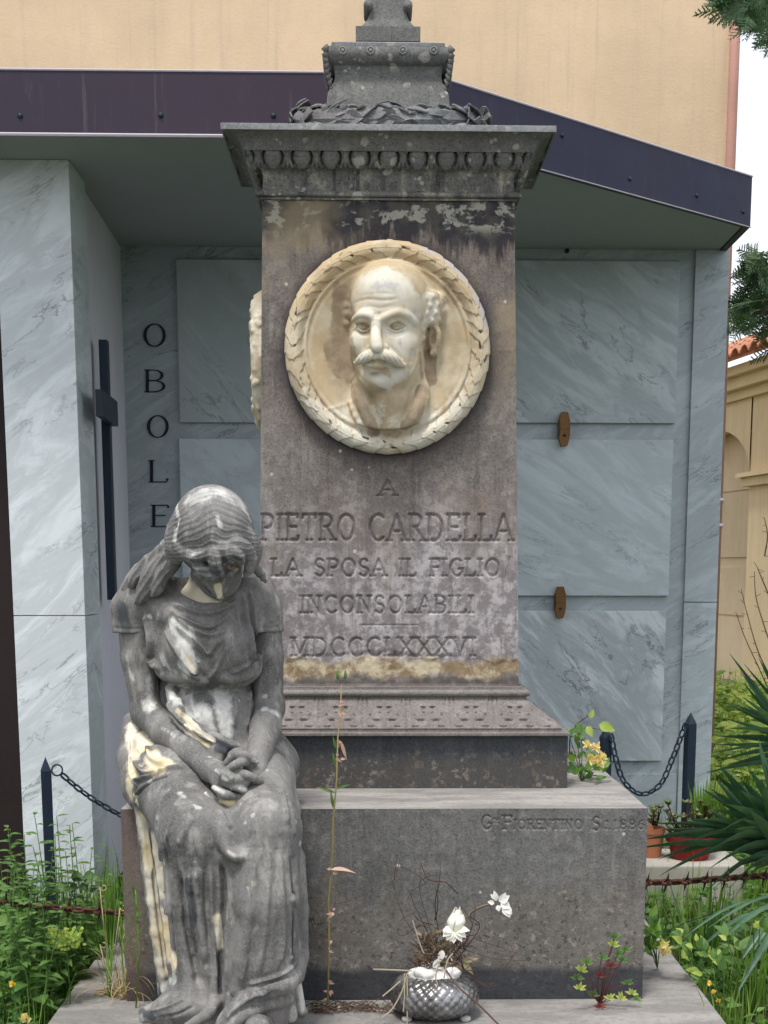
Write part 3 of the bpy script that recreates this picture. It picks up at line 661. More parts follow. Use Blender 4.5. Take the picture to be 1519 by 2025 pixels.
# ---- mitred mouldings: rings (offset from the shaft, z); front, side, back faces subdivided so the carving is real
SHX, SHY = 0.337, 0.205
def moulding(name, prof, mat, parent=mon, res=0.004, disp=None, cap=True, jit=0.0006, seed=1, label=None):
    """prof: [(offset, z)] bottom to top; disp(s, t, side)-> outward displacement, s metres along the edge from its middle, t 0..1 up the profile"""
    P_ = [np.array(p, float) for p in prof]; ln = [0]
    for i in range(1, len(P_)): ln.append(ln[-1]+np.hypot(*(P_[i]-P_[i-1])))
    n = max(2, int(ln[-1]/res)+1) if disp is not None else None
    if n: T = np.linspace(0, ln[-1], n); O = np.interp(T, ln, [p[0] for p in P_]); Zz = np.interp(T, ln, [p[1] for p in P_]); TT = T/ln[-1]
    else: O = np.array([p[0] for p in P_]); Zz = np.array([p[1] for p in P_]); TT = np.array(ln)/max(ln[-1], 1e-9)
    dO = np.gradient(O, edge_order=1) if len(O) > 1 else 0*O; dZ = np.gradient(Zz)
    nl = np.hypot(dO, dZ)+1e-9; nO, nZ = dZ/nl, -dO/nl
    Vs, Fs = [], []; base = 0
    for side in range(4):
        L0 = (SHX if side % 2 == 0 else SHY); full = 2*(L0+O.max())
        m = max(2, int(full/(res if (disp is not None and side in (0, 1, 3)) else 0.03))+1)
        U = np.linspace(-1, 1, m); H = L0 + O
        S = U[None, :]*H[:, None]
        D = np.zeros_like(S)
        if disp is not None and side != 2: D = disp(S, TT[:, None]+0*S, side, H[:, None])
        D = D + jit*fbm(np.stack([S*25+side*9, TT[:, None]*4+0*S+seed, 0*S], -1), 3, seed)
        fade = np.clip((1-np.abs(U))*m/3.0, 0, 1)[None, :]; D = D*fade
        dist = ((SHY if side % 2 == 0 else SHX) + O)[:, None] + D*nO[:, None]; zz = Zz[:, None] + D*nZ[:, None] + 0*S
        if side == 0: x, y = MX+S, MY-dist
        elif side == 1: x, y = MX+dist, MY+S
        elif side == 2: x, y = MX-S, MY+dist
        else: x, y = MX-dist, MY-S
        Vs.append(np.stack([x, y, zz], -1).reshape(-1, 3)); i = np.arange(S.size).reshape(S.shape)+base
        Fs.append(np.stack([i[:-1, :-1], i[:-1, 1:], i[1:, 1:], i[1:, :-1]], -1).reshape(-1, 4)); base += S.size
    if cap:
        for o_, z_, up in ((O[-1], Zz[-1], 1), (O[0], Zz[0], 0)):
            a_, b_ = SHX+o_, SHY+o_
            Vs.append(np.array([[MX-a_, MY-b_, z_], [MX+a_, MY-b_, z_], [MX+a_, MY+b_, z_], [MX-a_, MY+b_, z_]]))
            Fs.append(np.array([[base, base+1, base+2, base+3]] if up else [[base+3, base+2, base+1, base]])); base += 4
    o = mesh_np(name, np.concatenate(Vs), np.concatenate(Fs), mat, parent)
    autosharp(o, 38)
    if label: o['label'] = label
    return o
def autosharp(o, ang):
    try: o.data.set_sharp_from_angle(angle=math.radians(ang))
    except Exception: pass
def PR(*pts):
    """(offset, photo y) -> (offset, z) on the front face of the monument"""
    return [(o, zY(y, MY-(SHY+o))) for o, y in pts]
OB = hx0-SHX
z_top_fl = zY(1376, 0.49)
moulding('fillet', [(OB+0.001, zd-0.006), (OB+0.003, zd-0.004), (OB+0.003, zd+0.002), (OB-0.004, zd+0.0035), (OB-0.018, zd+0.004), (OB-0.019, zd+0.012), (OB-0.017, zd+0.013)], M['flare'])
# flared acanthus band
Lv = 0.1215
def acanthus(S, T, side, H):
    # T 0 bottom .. 1 top; leaves repeat along the edge, upright, with drilled eyes and outlines
    if side != 0: off = 0.0
    c = (S/Lv - 0.38); ph = c-np.floor(c); x = (ph-0.5)*Lv; y = T*0.115
    d = np.zeros_like(S)
    rib = np.exp(-(x/0.0035)**2)*0.004*(T < 0.93); d += rib
    for k, (a_, b_, r_) in enumerate(((0.020, 0.085, 0.016), (0.030, 0.045, 0.022), (0.016, 0.058, 0.012))):
        for s_ in (-1, 1):
            q = np.hypot(x-s_*a_*0.75, (y-b_)*1.25)
            d += 0.0035*np.clip(1-(q/r_)**2, 0, 1)
    for s_ in (-1, 1):
        for a_, b_, w_, h_ in ((0.013, 0.081, 0.008, 0.0022), (0.021, 0.034, 0.013, 0.0026), (0.012, 0.06, 0.004, 0.002), (0.038, 0.056, 0.003, 0.005), (0.036, 0.010, 0.010, 0.002)):
            yy = y-b_-((x-s_*a_)**2)*12+0.0012; q = ((x-s_*a_)/w_)**2+(yy/h_)**2
            d -= 0.009*np.exp(-q**1.5)
    d -= 0.003*np.exp(-((ph-0.0)*Lv/0.002)**2)+0.003*np.exp(-((1-ph)*Lv/0.002)**2)
    for k in (0.010, 0.018): d -= 0.0016*np.exp(-((np.abs(x)-0.05+k*(1-T)*0.9)/0.0015)**2)
    return d*sstep(T, 0.0, 0.08)
fl = [(OB-0.017, zd+0.013)]
zz0, zz1 = zd+0.013, z_top_fl
for k in range(1, 13):
    t = k/12; fl.append((0.045 + (OB-0.017-0.045)*(1-t)**1.35 if t > 0 else 0, zz0+(zz1-zz0)*(t**0.92)))
moulding('carved_base', fl, M['flare'], res=0.0028, disp=acanthus)
zt0, zt1 = z_top_fl, zY(1362, 0.49)
tor = [(0.048, zt0)]+[(0.045+0.012*math.sin(a), (zt0+zt1)/2-(zt1-zt0)/2*math.cos(a)) for a in np.linspace(0.3, PI-0.3, 8)]+[(0.043, zt1), (0.043, zt1+0.002), (0.037, zt1+0.002), (0.037, zt1+0.007), (0.034, zt1+0.007)]
moulding('torus_moulding', tor, M['flare'])
# ---- shaft
zs0, zs1 = zt1+0.0069, zY(397, 0.50)
txt = []
for t_, x0, x1, y0, y1, w_, dp in (('A', 750, 783, 949, 980, 0.0042, 0.006), ('PIETRO', 516, 702, 1018, 1068, 0.0056, 0.008), ('CARDELLA', 730, 1012, 1018, 1069, 0.0056, 0.008),
        ('LA', 537, 593, 1106, 1139, 0.0046, 0.0065), ('SPOSA', 622, 762, 1106, 1139, 0.0046, 0.0065), ('IL', 790, 822, 1106, 1139, 0.0046, 0.0065), ('FIGLIO', 850, 988, 1106, 1139, 0.0046, 0.0065),
        ('INCONSOLABILI', 594, 936, 1179, 1212, 0.0046, 0.0065), ('MDCCCLXXXVI', 576, 940, 1262, 1297, 0.0046, 0.0065)):
    for s_ in text_strokes(t_, x0, x1, y0, y1): txt.append((s_, w_, dp))
txt.append(([(712, 1236), (828, 1236)], 0.0022, 0.003))
txt.append(([(1002, 1100), (1002, 1140), (1008, 1102)], 0.003, 0.004))
hxb, hyb = 0.366, 0.215
def sx(V, s_): return MX+s_*(hxb+(SHX-hxb)*V)
def shaftY(x, z): return MY-(hyb+(SHY-hyb)*(z-zs0)/(zs1-zs0))
def sh_rough(X, Z):
    p = np.stack([X*5, Z*5, 0*X], -1); p2 = np.stack([X*45, Z*45, 0*X], -1)
    r = 0.0015*fbm(p, 3, 15) + 0.0005*fbm(p2, 3, 16)
    ed = Z + 0.05*fbm(np.stack([X*7, Z*3, 0*X], -1), 3, 18)
    r += 0.006*sstep(ed, 0.835, 0.82)*(0.4+0.6*np.abs(fbm(p2*0.5, 3, 21)))      # flaked foot
    return r
nx, nz = 340, 600
v, f, X, Z = panel('shaft', (lambda V: sx(V, -1), lambda V: sx(V, 1), zs0, zs1), shaftY, nx, nz, txt, None, mon, extra=sh_rough)
mc = atY(766, 691, 0.505); MCX, MCZ, MR = float(mc[0]), float(mc[2]), 0.279
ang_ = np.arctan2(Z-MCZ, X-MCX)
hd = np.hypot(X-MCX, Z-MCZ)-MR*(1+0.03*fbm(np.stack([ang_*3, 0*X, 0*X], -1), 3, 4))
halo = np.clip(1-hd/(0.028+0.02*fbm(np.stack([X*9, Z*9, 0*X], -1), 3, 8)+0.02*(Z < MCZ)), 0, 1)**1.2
with_box('shaft', v, f, nx, nz, lambda x, z: MY+(hyb+(SHY-hyb)*(z-zs0)/(zs1-zs0)), M['shaft'], mon, {'halo': halo.ravel()})
# ---- necking, astragal, frieze
moulding('neck_fillet', PR((-0.006, 399), (-0.006, 396.5), (0.006, 396), (0.007, 391.5), (0.003, 391)), M['frieze'])
ya, yb_ = 390.5, 379
ast = [(0.003, 391)]+[(0.006+0.011*math.sin(a), (ya+yb_)/2+(ya-yb_)/2*math.cos(a)) for a in np.linspace(0.2, PI-0.2, 7)]+[(0.004, 378.5)]
moulding('astragal', PR(*ast), M['frieze'])
moulding('frieze', PR((0.004, 378.5), (-0.002, 375), (-0.003, 350), (0.000, 338), (0.006, 333), (0.010, 331.5)), M['frieze'])
# ---- egg and dart
Ng = 9.0
def eggs(S, T, side, H):
    per = 0.0765; c = S/per + (0.0 if side == 0 else 0.5); ph = c-np.round(c); x = ph*per; y = (T-0.5)
    q = np.sqrt((x/0.021)**2+((y+(-0.10))/0.58)**2); d = np.zeros_like(S)
    d += np.where(q < 1, 0.015*np.sqrt(np.clip(1-q*q, 0, 1)), 0)
    ring = np.sqrt((x/0.0265)**2+((y-0.10)/0.66)**2); d -= 0.013*np.exp(-((ring-0.98)/0.10)**2)*(1)
    r2 = np.sqrt((x/0.033)**2+((y-0.10)/0.74)**2); d += 0.006*np.exp(-((r2-1.0)/0.10)**2)
    xd = (np.abs(ph)-0.5)*per; d += 0.005*np.exp(-(xd/0.0028)**2)*(1-T*0.3)
    d -= 0.004*np.exp(-((np.abs(xd)-0.006)/0.002)**2)
    if side != 0: d = d + 0.003*np.sin((S*2+T*0.03)*220)
    return d*sstep(T, 0.0, 0.12)*sstep(T, 1.0, 0.93)
moulding('egg_and_dart', PR((0.010, 331.5), (0.017, 330), (0.023, 320), (0.028, 308), (0.036, 301), (0.040, 299.5)), M['moulding'], res=0.0024, disp=eggs)
moulding('cyma', PR((0.040, 299.5), (0.044, 299), (0.046, 296), (0.049, 290), (0.058, 276), (0.074, 264), (0.089, 259.5), (0.093, 258.5)), M['moulding'], res=0.01)
moulding('cornice_slab', PR((0.093, 258.5), (0.098, 258), (0.098, 247), (0.097, 245.5)) + [(0.06, zY(245, 0.4)+0.003)], M['cornice_slab'])
# ---- attic above the cornice
ztop = zY(245, 0.4)
def attic_ring(hx_, hy_, z): return (hx_, hy_, z)
def rings(name, R_, mat, parent=mon, rough=0.001, cap=True, smooth=True):
    """stack of rounded rectangles (hx, hy, z, corner radius)"""
    m = 14; Vs = []; K = 0
    for hx_, hy_, z, cr in R_:
        ring = []
        for (sx_, sy_, a0) in ((1, -1, -90), (1, 1, 0), (-1, 1, 90), (-1, -1, 180)):
            for k in range(5):
                a = math.radians(a0+90*k/4); ring.append((sx_*(hx_-cr)+cr*math.cos(a), sy_*(hy_-cr)+cr*math.sin(a)))
        # densify the straight edges
        rr = []
        for i in range(len(ring)):
            p, q = ring[i], ring[(i+1) % len(ring)]
            nseg = 10 if i % 5 == 4 else 1
            for k in range(nseg): rr.append((p[0]+(q[0]-p[0])*k/nseg, p[1]+(q[1]-p[1])*k/nseg))
        K = len(rr)
        for x, y in rr: Vs.append((MX+x, MY+y, z))
    V_ = np.array(Vs); V_ += rough*np.stack([fbm(V_*30, 2, 1), fbm(V_*30, 2, 2), 0.3*fbm(V_*30, 2, 3)], -1)
    F_ = [(i*K+k, i*K+(k+1) % K, (i+1)*K+(k+1) % K, (i+1)*K+k) for i in range(len(R_)-1) for k in range(K)]
    mb = MB(); mb.add(V_, F_); n = len(R_)
    if cap: mb.f.append(tuple((n-1)*K+k for k in range(K))); mb.mi.append(0)
    o = mb.build(name, mat, parent, smooth=True); autosharp(o, 45); return o
hxp = lambda pxl, pxr, y, Y=0.62: (float(atY(pxr, y, Y)[0])-float(atY(pxl, y, Y)[0]))/2
yz = lambda y, Y: zY(y, Y)
rings('weathering_course', [(0.40, 0.27, ztop+0.002, 0.01), (0.335, 0.225, ztop+0.004, 0.03), (0.295, 0.20, ztop+0.012, 0.05), (0.265, 0.18, ztop+0.03, 0.06), (0.21, 0.15, ztop+0.06, 0.06), (0.17, 0.12, ztop+0.09, 0.05)], M['cornice_slab'])
Ya = MY-0.13
h1, h2 = hxp(655, 885, 190, Ya), hxp(663, 875, 140, Ya)
zA0, zA1, zA2, zA3, zA4 = yz(205, Ya), yz(186, Ya), yz(160, Ya), yz(132, Ya), yz(121, Ya)
rings('attic_block', [(h1+0.012, 0.145, zA0-0.03, 0.004), (h1+0.006, 0.138, zA1, 0.004), (h2+0.002, 0.125, zA2, 0.004), (h2-0.002, 0.121, (zA2+zA3)/2, 0.004), (h2+0.002, 0.123, zA3, 0.004), (h2+0.007, 0.127, zA4-0.002, 0.004)], M['moulding'])
hb = hxp(641, 892, 105, Ya-0.02)
zb0, zb1 = yz(122, Ya-0.02), yz(88, Ya-0.02)
rings('scroll_band', [(h2+0.006, 0.126, zb0-0.002, 0.01), (hb-0.006, 0.138, zb0+0.003, 0.01), (hb, 0.148, zb0+0.012, 0.01), (hb+0.001, 0.150, zb1-0.014, 0.01), (hb-0.005, 0.146, zb1-0.003, 0.01), (hb-0.014, 0.138, zb1, 0.01)], M['moulding'], rough=0.003)
for px in (678, 733, 797, 858):                      # round studs
    q = atY(px, 100, MY-0.15); mb = MB()
    mb.tube([(q[0]+0.0085*math.cos(a), MY-0.151, q[2]+0.0085*math.sin(a)) for a in np.linspace(0, 2*PI, 16)[:-1]], 0.0026, 6, closed=True)
    mb.tube([(q[0], MY-0.149, q[2]), (q[0], MY-0.153, q[2])], [0.006, 0.005], 8); mb.build('stud', M['cornice_slab'], mon, smooth=True)
for s_ in (-1, 1):                                  # leaf scrolls hanging at the corners of the band
    mb = MB()
    for k in range(9):
        t = k/8; zz = zb1-0.012-t*(zb1-zA2+0.02); xx = MX+s_*(hb-0.004-0.02*t*t); r_ = 0.010*(1-0.55*t)
        mb.tube([(xx-s_*0.002, MY-0.145+0.02*t, zz+0.010), (xx+s_*0.004, MY-0.15+0.02*t, zz), (xx-s_*0.002, MY-0.145+0.02*t, zz-0.012)], [r_*0.5, r_, r_*0.3], 7)
    mb.tube([(MX+s_*(hb-0.004), MY-0.12, zb1-0.02), (MX+s_*(hb-0.008), MY, zb1-0.05), (MX+s_*(hb-0.014), MY+0.05, zA2)], [0.012, 0.014, 0.006], 8)
    mb.build('corner_scroll', M['moulding'], mon, smooth=True)
z5, z6 = yz(88, Ya), yz(80, Ya)
rings('top_plate', [(hxp(655, 880, 86, Ya), 0.132, z5-0.004, 0.004), (hxp(655, 880, 86, Ya), 0.132, z5+0.004, 0.004), (hxp(690, 842, 80, Ya), 0.10, z6+0.006, 0.004)], M['cornice_slab'])
Yt = MY-0.07; z7, z8 = yz(78, Yt), yz(51, Yt)
hk = hxp(701, 829, 65, Yt)
rings('cross_pedestal', [(hk, 0.07, z7-0.004, 0.003), (hk, 0.07, z8-0.001, 0.003), (hk-0.003, 0.067, z8, 0.003)], M['moulding'])
h3, h4 = hxp(717, 820, 48, Yt), hxp(729, 803, 20, Yt)
z9, z10 = yz(20, Yt), yz(-20, Yt)
rings('cross_foot', [(h3+0.004, 0.055, z8, 0.003), (h3-0.004, 0.05, z8+0.012, 0.003), (h4+0.006, 0.045, (z8+z9)/2+0.004, 0.003), (h4, 0.04, z9, 0.003), (h4-0.004, 0.038, z10, 0.003), (h4-0.004, 0.038, z10+0.5, 0.003)], M['moulding'])
mb = MB()
for s_ in (-1, 1):
    mb.tube([(MX+s_*(h4+0.003), MY-0.055, yz(5, Yt)), (MX+s_*(h4+0.003), MY+0.05, yz(5, Yt))], [0.013, 0.013], 14)
    mb.build('cross_scroll', M['moulding'], mon, smooth=True); mb = MB()
mb.box(MX-0.17, MX+0.17, MY-0.036, MY+0.036, z10+0.22, z10+0.30, bev=0.004)
mb.build('cross_arm', M['moulding'], mon, smooth=False)
# ---- laurel wreath lying round the attic
rng = random.Random(4)
def leaf(mb, base, tip, nrm, wid, curl=0.0, n=5, thick=0.003, fold=0.25):
    b, t = Vector(base), Vector(tip); d = t-b; L = d.length; d.normalize(); nv = Vector(nrm); nv = (nv-d*nv.dot(d)).normalized(); s_ = d.cross(nv)
    vs_ = []; 
    for i in range(n+1):
        u = i/n; wd = wid*math.sin(PI*(0.06+0.94*u)**0.75)*(1 if i < n else 0.0); c_ = b+d*L*u+nv*(curl*L*(u*u)+0.12*L*math.sin(PI*u))
        for k, a in enumerate((-1, 0, 1)): vs_.append(c_+s_*wd*a + nv*(fold*wd*(abs(a)-0.5)*1.0))
    for i in range(n+1):
        for k in range(3): vs_.append(vs_[i*3+k]-nv*thick)
    m = 3*(n+1); fs = []
    for i in range(n):
        for k in range(2):
            a, b2, c2_, d2 = i*3+k, i*3+k+1, (i+1)*3+k+1, (i+1)*3+k
            fs.append((a, b2, c2_, d2)); fs.append((m+d2, m+c2_, m+b2, m+a))
        fs.append((i*3, (i+1)*3, m+(i+1)*3, m+i*3)); fs.append(((i+1)*3+2, i*3+2, m+i*3+2, m+(i+1)*3+2))
    fs.append((0, m, m+1, 1)); fs.append((1, m+1, m+2, 2))
    mb.add(vs_, fs)
wr_hx = 0.240; wr_hy = 0.180; mb = MB()
path = []
for k in range(96):
    a = 2*PI*k/96; ca, sa = math.cos(a), math.sin(a); q = (abs(ca)**2.6+abs(sa)**2.6)**(-1/2.6)
    path.append(Vector((MX+wr_hx*ca*q, MY+wr_hy*sa*q, ztop+0.040+0.03*abs(ca)**3)))
mb.tube(path, 0.032, 8, closed=True)
for k in range(210):
    i = k*96/210; p = path[int(i) % 96]; pn = path[(int(i)+1) % 96]; a = 2*PI*i/96
    t = (pn-p).normalized(); 
    dirn = 1 if p.x < MX else -1
    if p.y > MY: dirn = -dirn
    t = t*dirn if True else t
    if p.y < MY: t = Vector((1 if p.x < MX else -1, t.y*0+0, 0)) if abs((pn-p).normalized().x) > 0.7 else t
    th = rng.uniform(-1.3, 2.3); out = (p-Vector((MX, MY, p.z))).normalized(); rad = (out*math.cos(th)+Vector((0, 0, 1))*math.sin(th)).normalized()
    b = p+rad*0.024; tipd = (t*0.9+rad*rng.uniform(0.0, 0.35)+Vector((0, 0, rng.uniform(-0.3, 0.3)))).normalized()
    leaf(mb, b-tipd*0.01, b+tipd*rng.uniform(0.042, 0.062), rad, rng.uniform(0.017, 0.026), rng.uniform(-0.15, 0.2), 5, 0.004, rng.uniform(-0.5, 0.6))
for k in range(26):
    p = path[rng.randrange(96)]+Vector((rng.uniform(-.02, .02), -0.02, rng.uniform(0, 0.03))); mb.lathe([(0.001, 0.01), (0.008, 0.006), (0.01, 0), (0.008, -0.006), (0.001, -0.01)], p, 8)
o = mb.build('laurel_wreath', M['wreath_dark'], mon, smooth=True); autosharp(o, 35)
# ================================================================== sculpting tools: a voxel field, smooth unions, surface nets, brush strokes
class Field:
    def __init__(s, lo, hi, h):
        s.lo = np.array(lo, float); s.h = h; s.n = np.ceil((np.array(hi)-s.lo)/h).astype(int)+1
        s.D = np.full(tuple(s.n), 0.2, np.float32)
        s.ax = [(s.lo[i]+h*np.arange(s.n[i])).astype(np.float32) for i in range(3)]
    def _sub(s, lo, hi):
        a = np.clip(np.floor((np.array(lo)-s.lo)/s.h).astype(int), 0, s.n); b = np.clip(np.ceil((np.array(hi)-s.lo)/s.h).astype(int)+1, 0, s.n)
        if (b <= a).any(): return None
        sl = tuple(slice(a[i], b[i]) for i in range(3))
        return sl, s.ax[0][sl[0]][:, None, None], s.ax[1][sl[1]][None, :, None], s.ax[2][sl[2]][None, None, :]
    def _op(s, sl, d, k, mode):
        A = s.D[sl]
        if mode == 'add':
            if k <= 0: s.D[sl] = np.minimum(A, d)
            else: h = np.clip(k-np.abs(A-d), 0, None)/k; s.D[sl] = np.minimum(A, d)-h*h*k*0.25
        else:
            if k <= 0: s.D[sl] = np.maximum(A, -d)
            else: h = np.clip(k-np.abs(A+d), 0, None)/k; s.D[sl] = np.maximum(A, -d)+h*h*k*0.25
    def cone(s, a, b, ra, rb, k=0.02, mode='add', flat=None):
        a = np.array(a, float); b = np.array(b, float); m = max(ra, rb)+k+0.03
        q = s._sub(np.minimum(a, b)-m, np.maximum(a, b)+m)
        if q is None: return s
        sl, X, Y, Z = q; ba = b-a; L = float(ba@ba)+1e-12
        px, py, pz = X-a[0], Y-a[1], Z-a[2]
        t = np.clip((px*ba[0]+py*ba[1]+pz*ba[2])/L, 0, 1)
        d = np.sqrt((px-t*ba[0])**2+(py-t*ba[1])**2+(pz-t*ba[2])**2)-(ra+(rb-ra)*t)
        s._op(sl, d, k, mode); return s
    def chain(s, pts, rad, k=0.012, mode='add', sm=0):
        P_ = [np.array(p, float) for p in pts]; R_ = list(rad) if hasattr(rad, '__len__') else [rad]*len(P_)
        if sm: 
            Q = catmull([np.append(p, r) for p, r in zip(P_, R_)], sm); P_ = [q[:3] for q in Q]; R_ = [q[3] for q in Q]
        for i in range(len(P_)-1): s.cone(P_[i], P_[i+1], R_[i], R_[i+1], k if i == 0 else min(k, 0.01) if k else 0, mode)
        return s
    def ell(s, c, r, k=0.02, mode='add', R=None):
        c = np.array(c, float); r = np.array(r, float); m = r.max()+k+0.03; q = s._sub(c-m, c+m)
        if q is None: return s
        sl, X, Y, Z = q; x, y, z = X-c[0], Y-c[1], Z-c[2]
        if R is not None:
            R = np.array(R); x, y, z = (R[0, 0]*x+R[0, 1]*y+R[0, 2]*z, R[1, 0]*x+R[1, 1]*y+R[1, 2]*z, R[2, 0]*x+R[2, 1]*y+R[2, 2]*z)
        k0 = np.sqrt((x/r[0])**2+(y/r[1])**2+(z/r[2])**2); k1 = np.sqrt((x/r[0]**2)**2+(y/r[1]**2)**2+(z/r[2]**2)**2)+1e-9
        s._op(sl, k0*(k0-1)/k1, k, mode); return s
    def box(s, c, r, rr=0.01, k=0.01, mode='add', R=None):
        c = np.array(c, float); r = np.array(r, float); m = np.linalg.norm(r)+k+0.02; q = s._sub(c-m, c+m)
        if q is None: return s
        sl, X, Y, Z = q; x, y, z = X-c[0], Y-c[1], Z-c[2]
        if R is not None:
            R = np.array(R); x, y, z = (R[0, 0]*x+R[0, 1]*y+R[0, 2]*z, R[1, 0]*x+R[1, 1]*y+R[1, 2]*z, R[2, 0]*x+R[2, 1]*y+R[2, 2]*z)
        x, y, z = np.abs(x)-r[0]+rr, np.abs(y)-r[1]+rr, np.abs(z)-r[2]+rr
        d = np.sqrt(np.clip(x, 0, None)**2+np.clip(y, 0, None)**2+np.clip(z, 0, None)**2)+np.minimum(np.maximum(np.maximum(x, y), z), 0)-rr
        s._op(sl, d, k, mode); return s
    def half(s, p, n, lo=None, hi=None, k=0.0):
        """cut away everything on the side n points to"""
        q = s._sub(lo if lo is not None else s.lo, hi if hi is not None else s.lo+s.h*s.n); sl, X, Y, Z = q
        n = np.array(n, float); n /= np.linalg.norm(n); d = (X-p[0])*n[0]+(Y-p[1])*n[1]+(Z-p[2])*n[2]; s._op(sl, -d, k, 'sub'); return s
    def mesh(s):
        D = s.D; ins = D < 0; nx, ny, nz = D.shape
        c = ins[:-1, :-1, :-1].astype(np.uint8)
        for dx in (0, 1):
            for dy in (0, 1):
                for dz in (0, 1):
                    if dx+dy+dz: c = c+ins[dx:nx-1+dx, dy:ny-1+dy, dz:nz-1+dz]
        act = np.argwhere((c > 0) & (c < 8)); idx = np.full(c.shape, -1, np.int32); idx[tuple(act.T)] = np.arange(len(act))
        P_ = np.zeros((len(act), 3)); N_ = np.zeros(len(act)); i, j, k = act.T
        cor = [(a, b, d) for a in (0, 1) for b in (0, 1) for d in (0, 1)]
        for a in cor:
            for ax in range(3):
                if a[ax] == 0:
                    b = list(a); b[ax] = 1
                    da = D[i+a[0], j+a[1], k+a[2]]; db = D[i+b[0], j+b[1], k+b[2]]; m = (da < 0) != (db < 0)
                    t = np.where(m, da/np.where(m, da-db, 1), 0)
                    for q in range(3): P_[:, q] += np.where(m, a[q]+(t if q == ax else 0), 0)
                    N_ += m
        V = s.lo+s.h*(act+P_/N_[:, None]); F_ = []
        for ax in range(3):
            sh = [slice(None)]*3; sh2 = [slice(None)]*3; sh[ax] = slice(0, -1); sh2[ax] = slice(1, None)
            A, B = ins[tuple(sh)], ins[tuple(sh2)]; e = np.argwhere(A != B); o1, o2 = [(1, 2), (2, 0), (0, 1)][ax]
            e = e[(e[:, o1] > 0) & (e[:, o2] > 0) & (e[:, o1] < D.shape[o1]-1) & (e[:, o2] < D.shape[o2]-1)]
            def g(d1, d2): q = e.copy(); q[:, o1] += d1; q[:, o2] += d2; return idx[tuple(q.T)]
            Q = np.stack([g(-1, -1), g(0, -1), g(0, 0), g(-1, 0)], -1); fl = A[tuple(e.T)]
            Q[~fl] = Q[~fl][:, ::-1]; F_.append(Q)
        F_ = np.concatenate(F_); F_ = F_[(F_ >= 0).all(1)]
        return V, F_
class Sculpt:
    """a surface-net mesh that can be stroked with a brush; strokes are given where they lie on the surface"""
    def __init__(s, V, F_): s.V, s.F = V, F_; s.N = s.normals(); s.bvh = None; s.at = {}
    def normals(s):
        V, F_ = s.V, s.F; n = np.cross(V[F_[:, 2]]-V[F_[:, 0]], V[F_[:, 3]]-V[F_[:, 1]]); N = np.zeros_like(V)
        for k in range(4):
            for a in range(3): N[:, a] += np.bincount(F_[:, k], n[:, a], len(V))
        return N/(np.linalg.norm(N, axis=1)[:, None]+1e-12)
    def smooth(s, it=2, lam=0.5):
        E = np.concatenate([s.F[:, [0, 1]], s.F[:, [1, 2]], s.F[:, [2, 3]], s.F[:, [3, 0]]]); n = len(s.V)
        cnt = np.bincount(E[:, 0], minlength=n)+np.bincount(E[:, 1], minlength=n)
        for _ in range(it):
            A = np.zeros_like(s.V)
            for a in range(3): A[:, a] = np.bincount(E[:, 0], s.V[E[:, 1], a], n)+np.bincount(E[:, 1], s.V[E[:, 0], a], n)
            s.V = s.V+lam*(A/np.maximum(cnt, 1)[:, None]-s.V)
        s.N = s.normals(); return s
    def cast(s, pts, dense=5):
        """photo points -> points on the surface (first hit from the camera)"""
        if s.bvh is None: s.bvh = BVHTree.FromPolygons([tuple(v) for v in s.V], [tuple(f) for f in s.F.tolist()])
        out = []; last = None
        for p in catmull(pts, dense) if len(pts) > 2 else [np.array(pts[0])+(np.array(pts[-1])-np.array(pts[0]))*t/8 for t in range(9)]:
            d = Vector(_ray(p[0], p[1])).normalized(); h = s.bvh.ray_cast(Vector(CAM), d)
            if h[0] is not None: out.append((np.array(h[0]), np.array(h[1])))
        return out
    def weight(s, hits, w, sides=True, taper=True):
        P_ = np.array([h[0] for h in hits]); nn = np.mean([h[1] for h in hits], 0); r = w*2.2
        m = np.flatnonzero(((s.V > P_.min(0)-r) & (s.V < P_.max(0)+r)).all(1) & (s.N@nn > -0.35))
        if not len(m): return m, None
        Vm = s.V[m]; best = np.full(len(m), 1e9); par = np.zeros(len(m)); n = max(1, len(P_)-1)
        for k in range(len(P_)-1):
            a, b = P_[k], P_[k+1]; d = b-a; L = d@d+1e-12
            if L > 0.06**2: continue
            t = np.clip((Vm-a)@d/L, 0, 1); q = np.linalg.norm(Vm-a-t[:, None]*d, axis=1); u = q < best; best = np.where(u, q, best); par = np.where(u, (k+t)/n, par)
        g = np.exp(-(best/w)**2)
        if taper: g = g*np.clip(np.minimum(par, 1-par)*6, 0, 1)**0.6
        return m, g
    def stroke(s, pts, w=0.006, amp=0.004, taper=True, hits=None):
        h = hits or s.cast(pts)
        if len(h) < 2: return s
        m, g = s.weight(h, w, taper=taper)
        if len(m): s.V[m] += s.N[m]*(g*amp)[:, None]
        return s
    def fold(s, pts, w=0.007, amp=0.005):
        """ridge with a hollow on both sides"""
        h = s.cast(pts)
        if len(h) < 2: return s
        m, g = s.weight(h, w*2.0)
        if len(m):
            g1 = np.clip(g, 1e-6, 1)**3.6; s.V[m] += s.N[m]*((g1*1.35-g*0.38)*amp)[:, None]
        return s
    def paint(s, name, pts, w=0.01, val=1.0, taper=False):
        h = s.cast(pts)
        if len(h) < 2: return s
        m, g = s.weight(h, w, taper=taper)
        a = s.at.setdefault(name, np.zeros(len(s.V)))
        if len(m): a[m] = np.maximum(a[m], g*val)
        return s
    def refresh(s): s.N = s.normals(); s.bvh = None; return s
    def build(s, name, mat, parent, attrs=()):
        A = {k: s.at.get(k, np.zeros(len(s.V))) for k in attrs}
        return mesh_np(name, s.V, s.F, mat, parent, True, A)
def J(x, y, Y): return atY(x, y, Y)
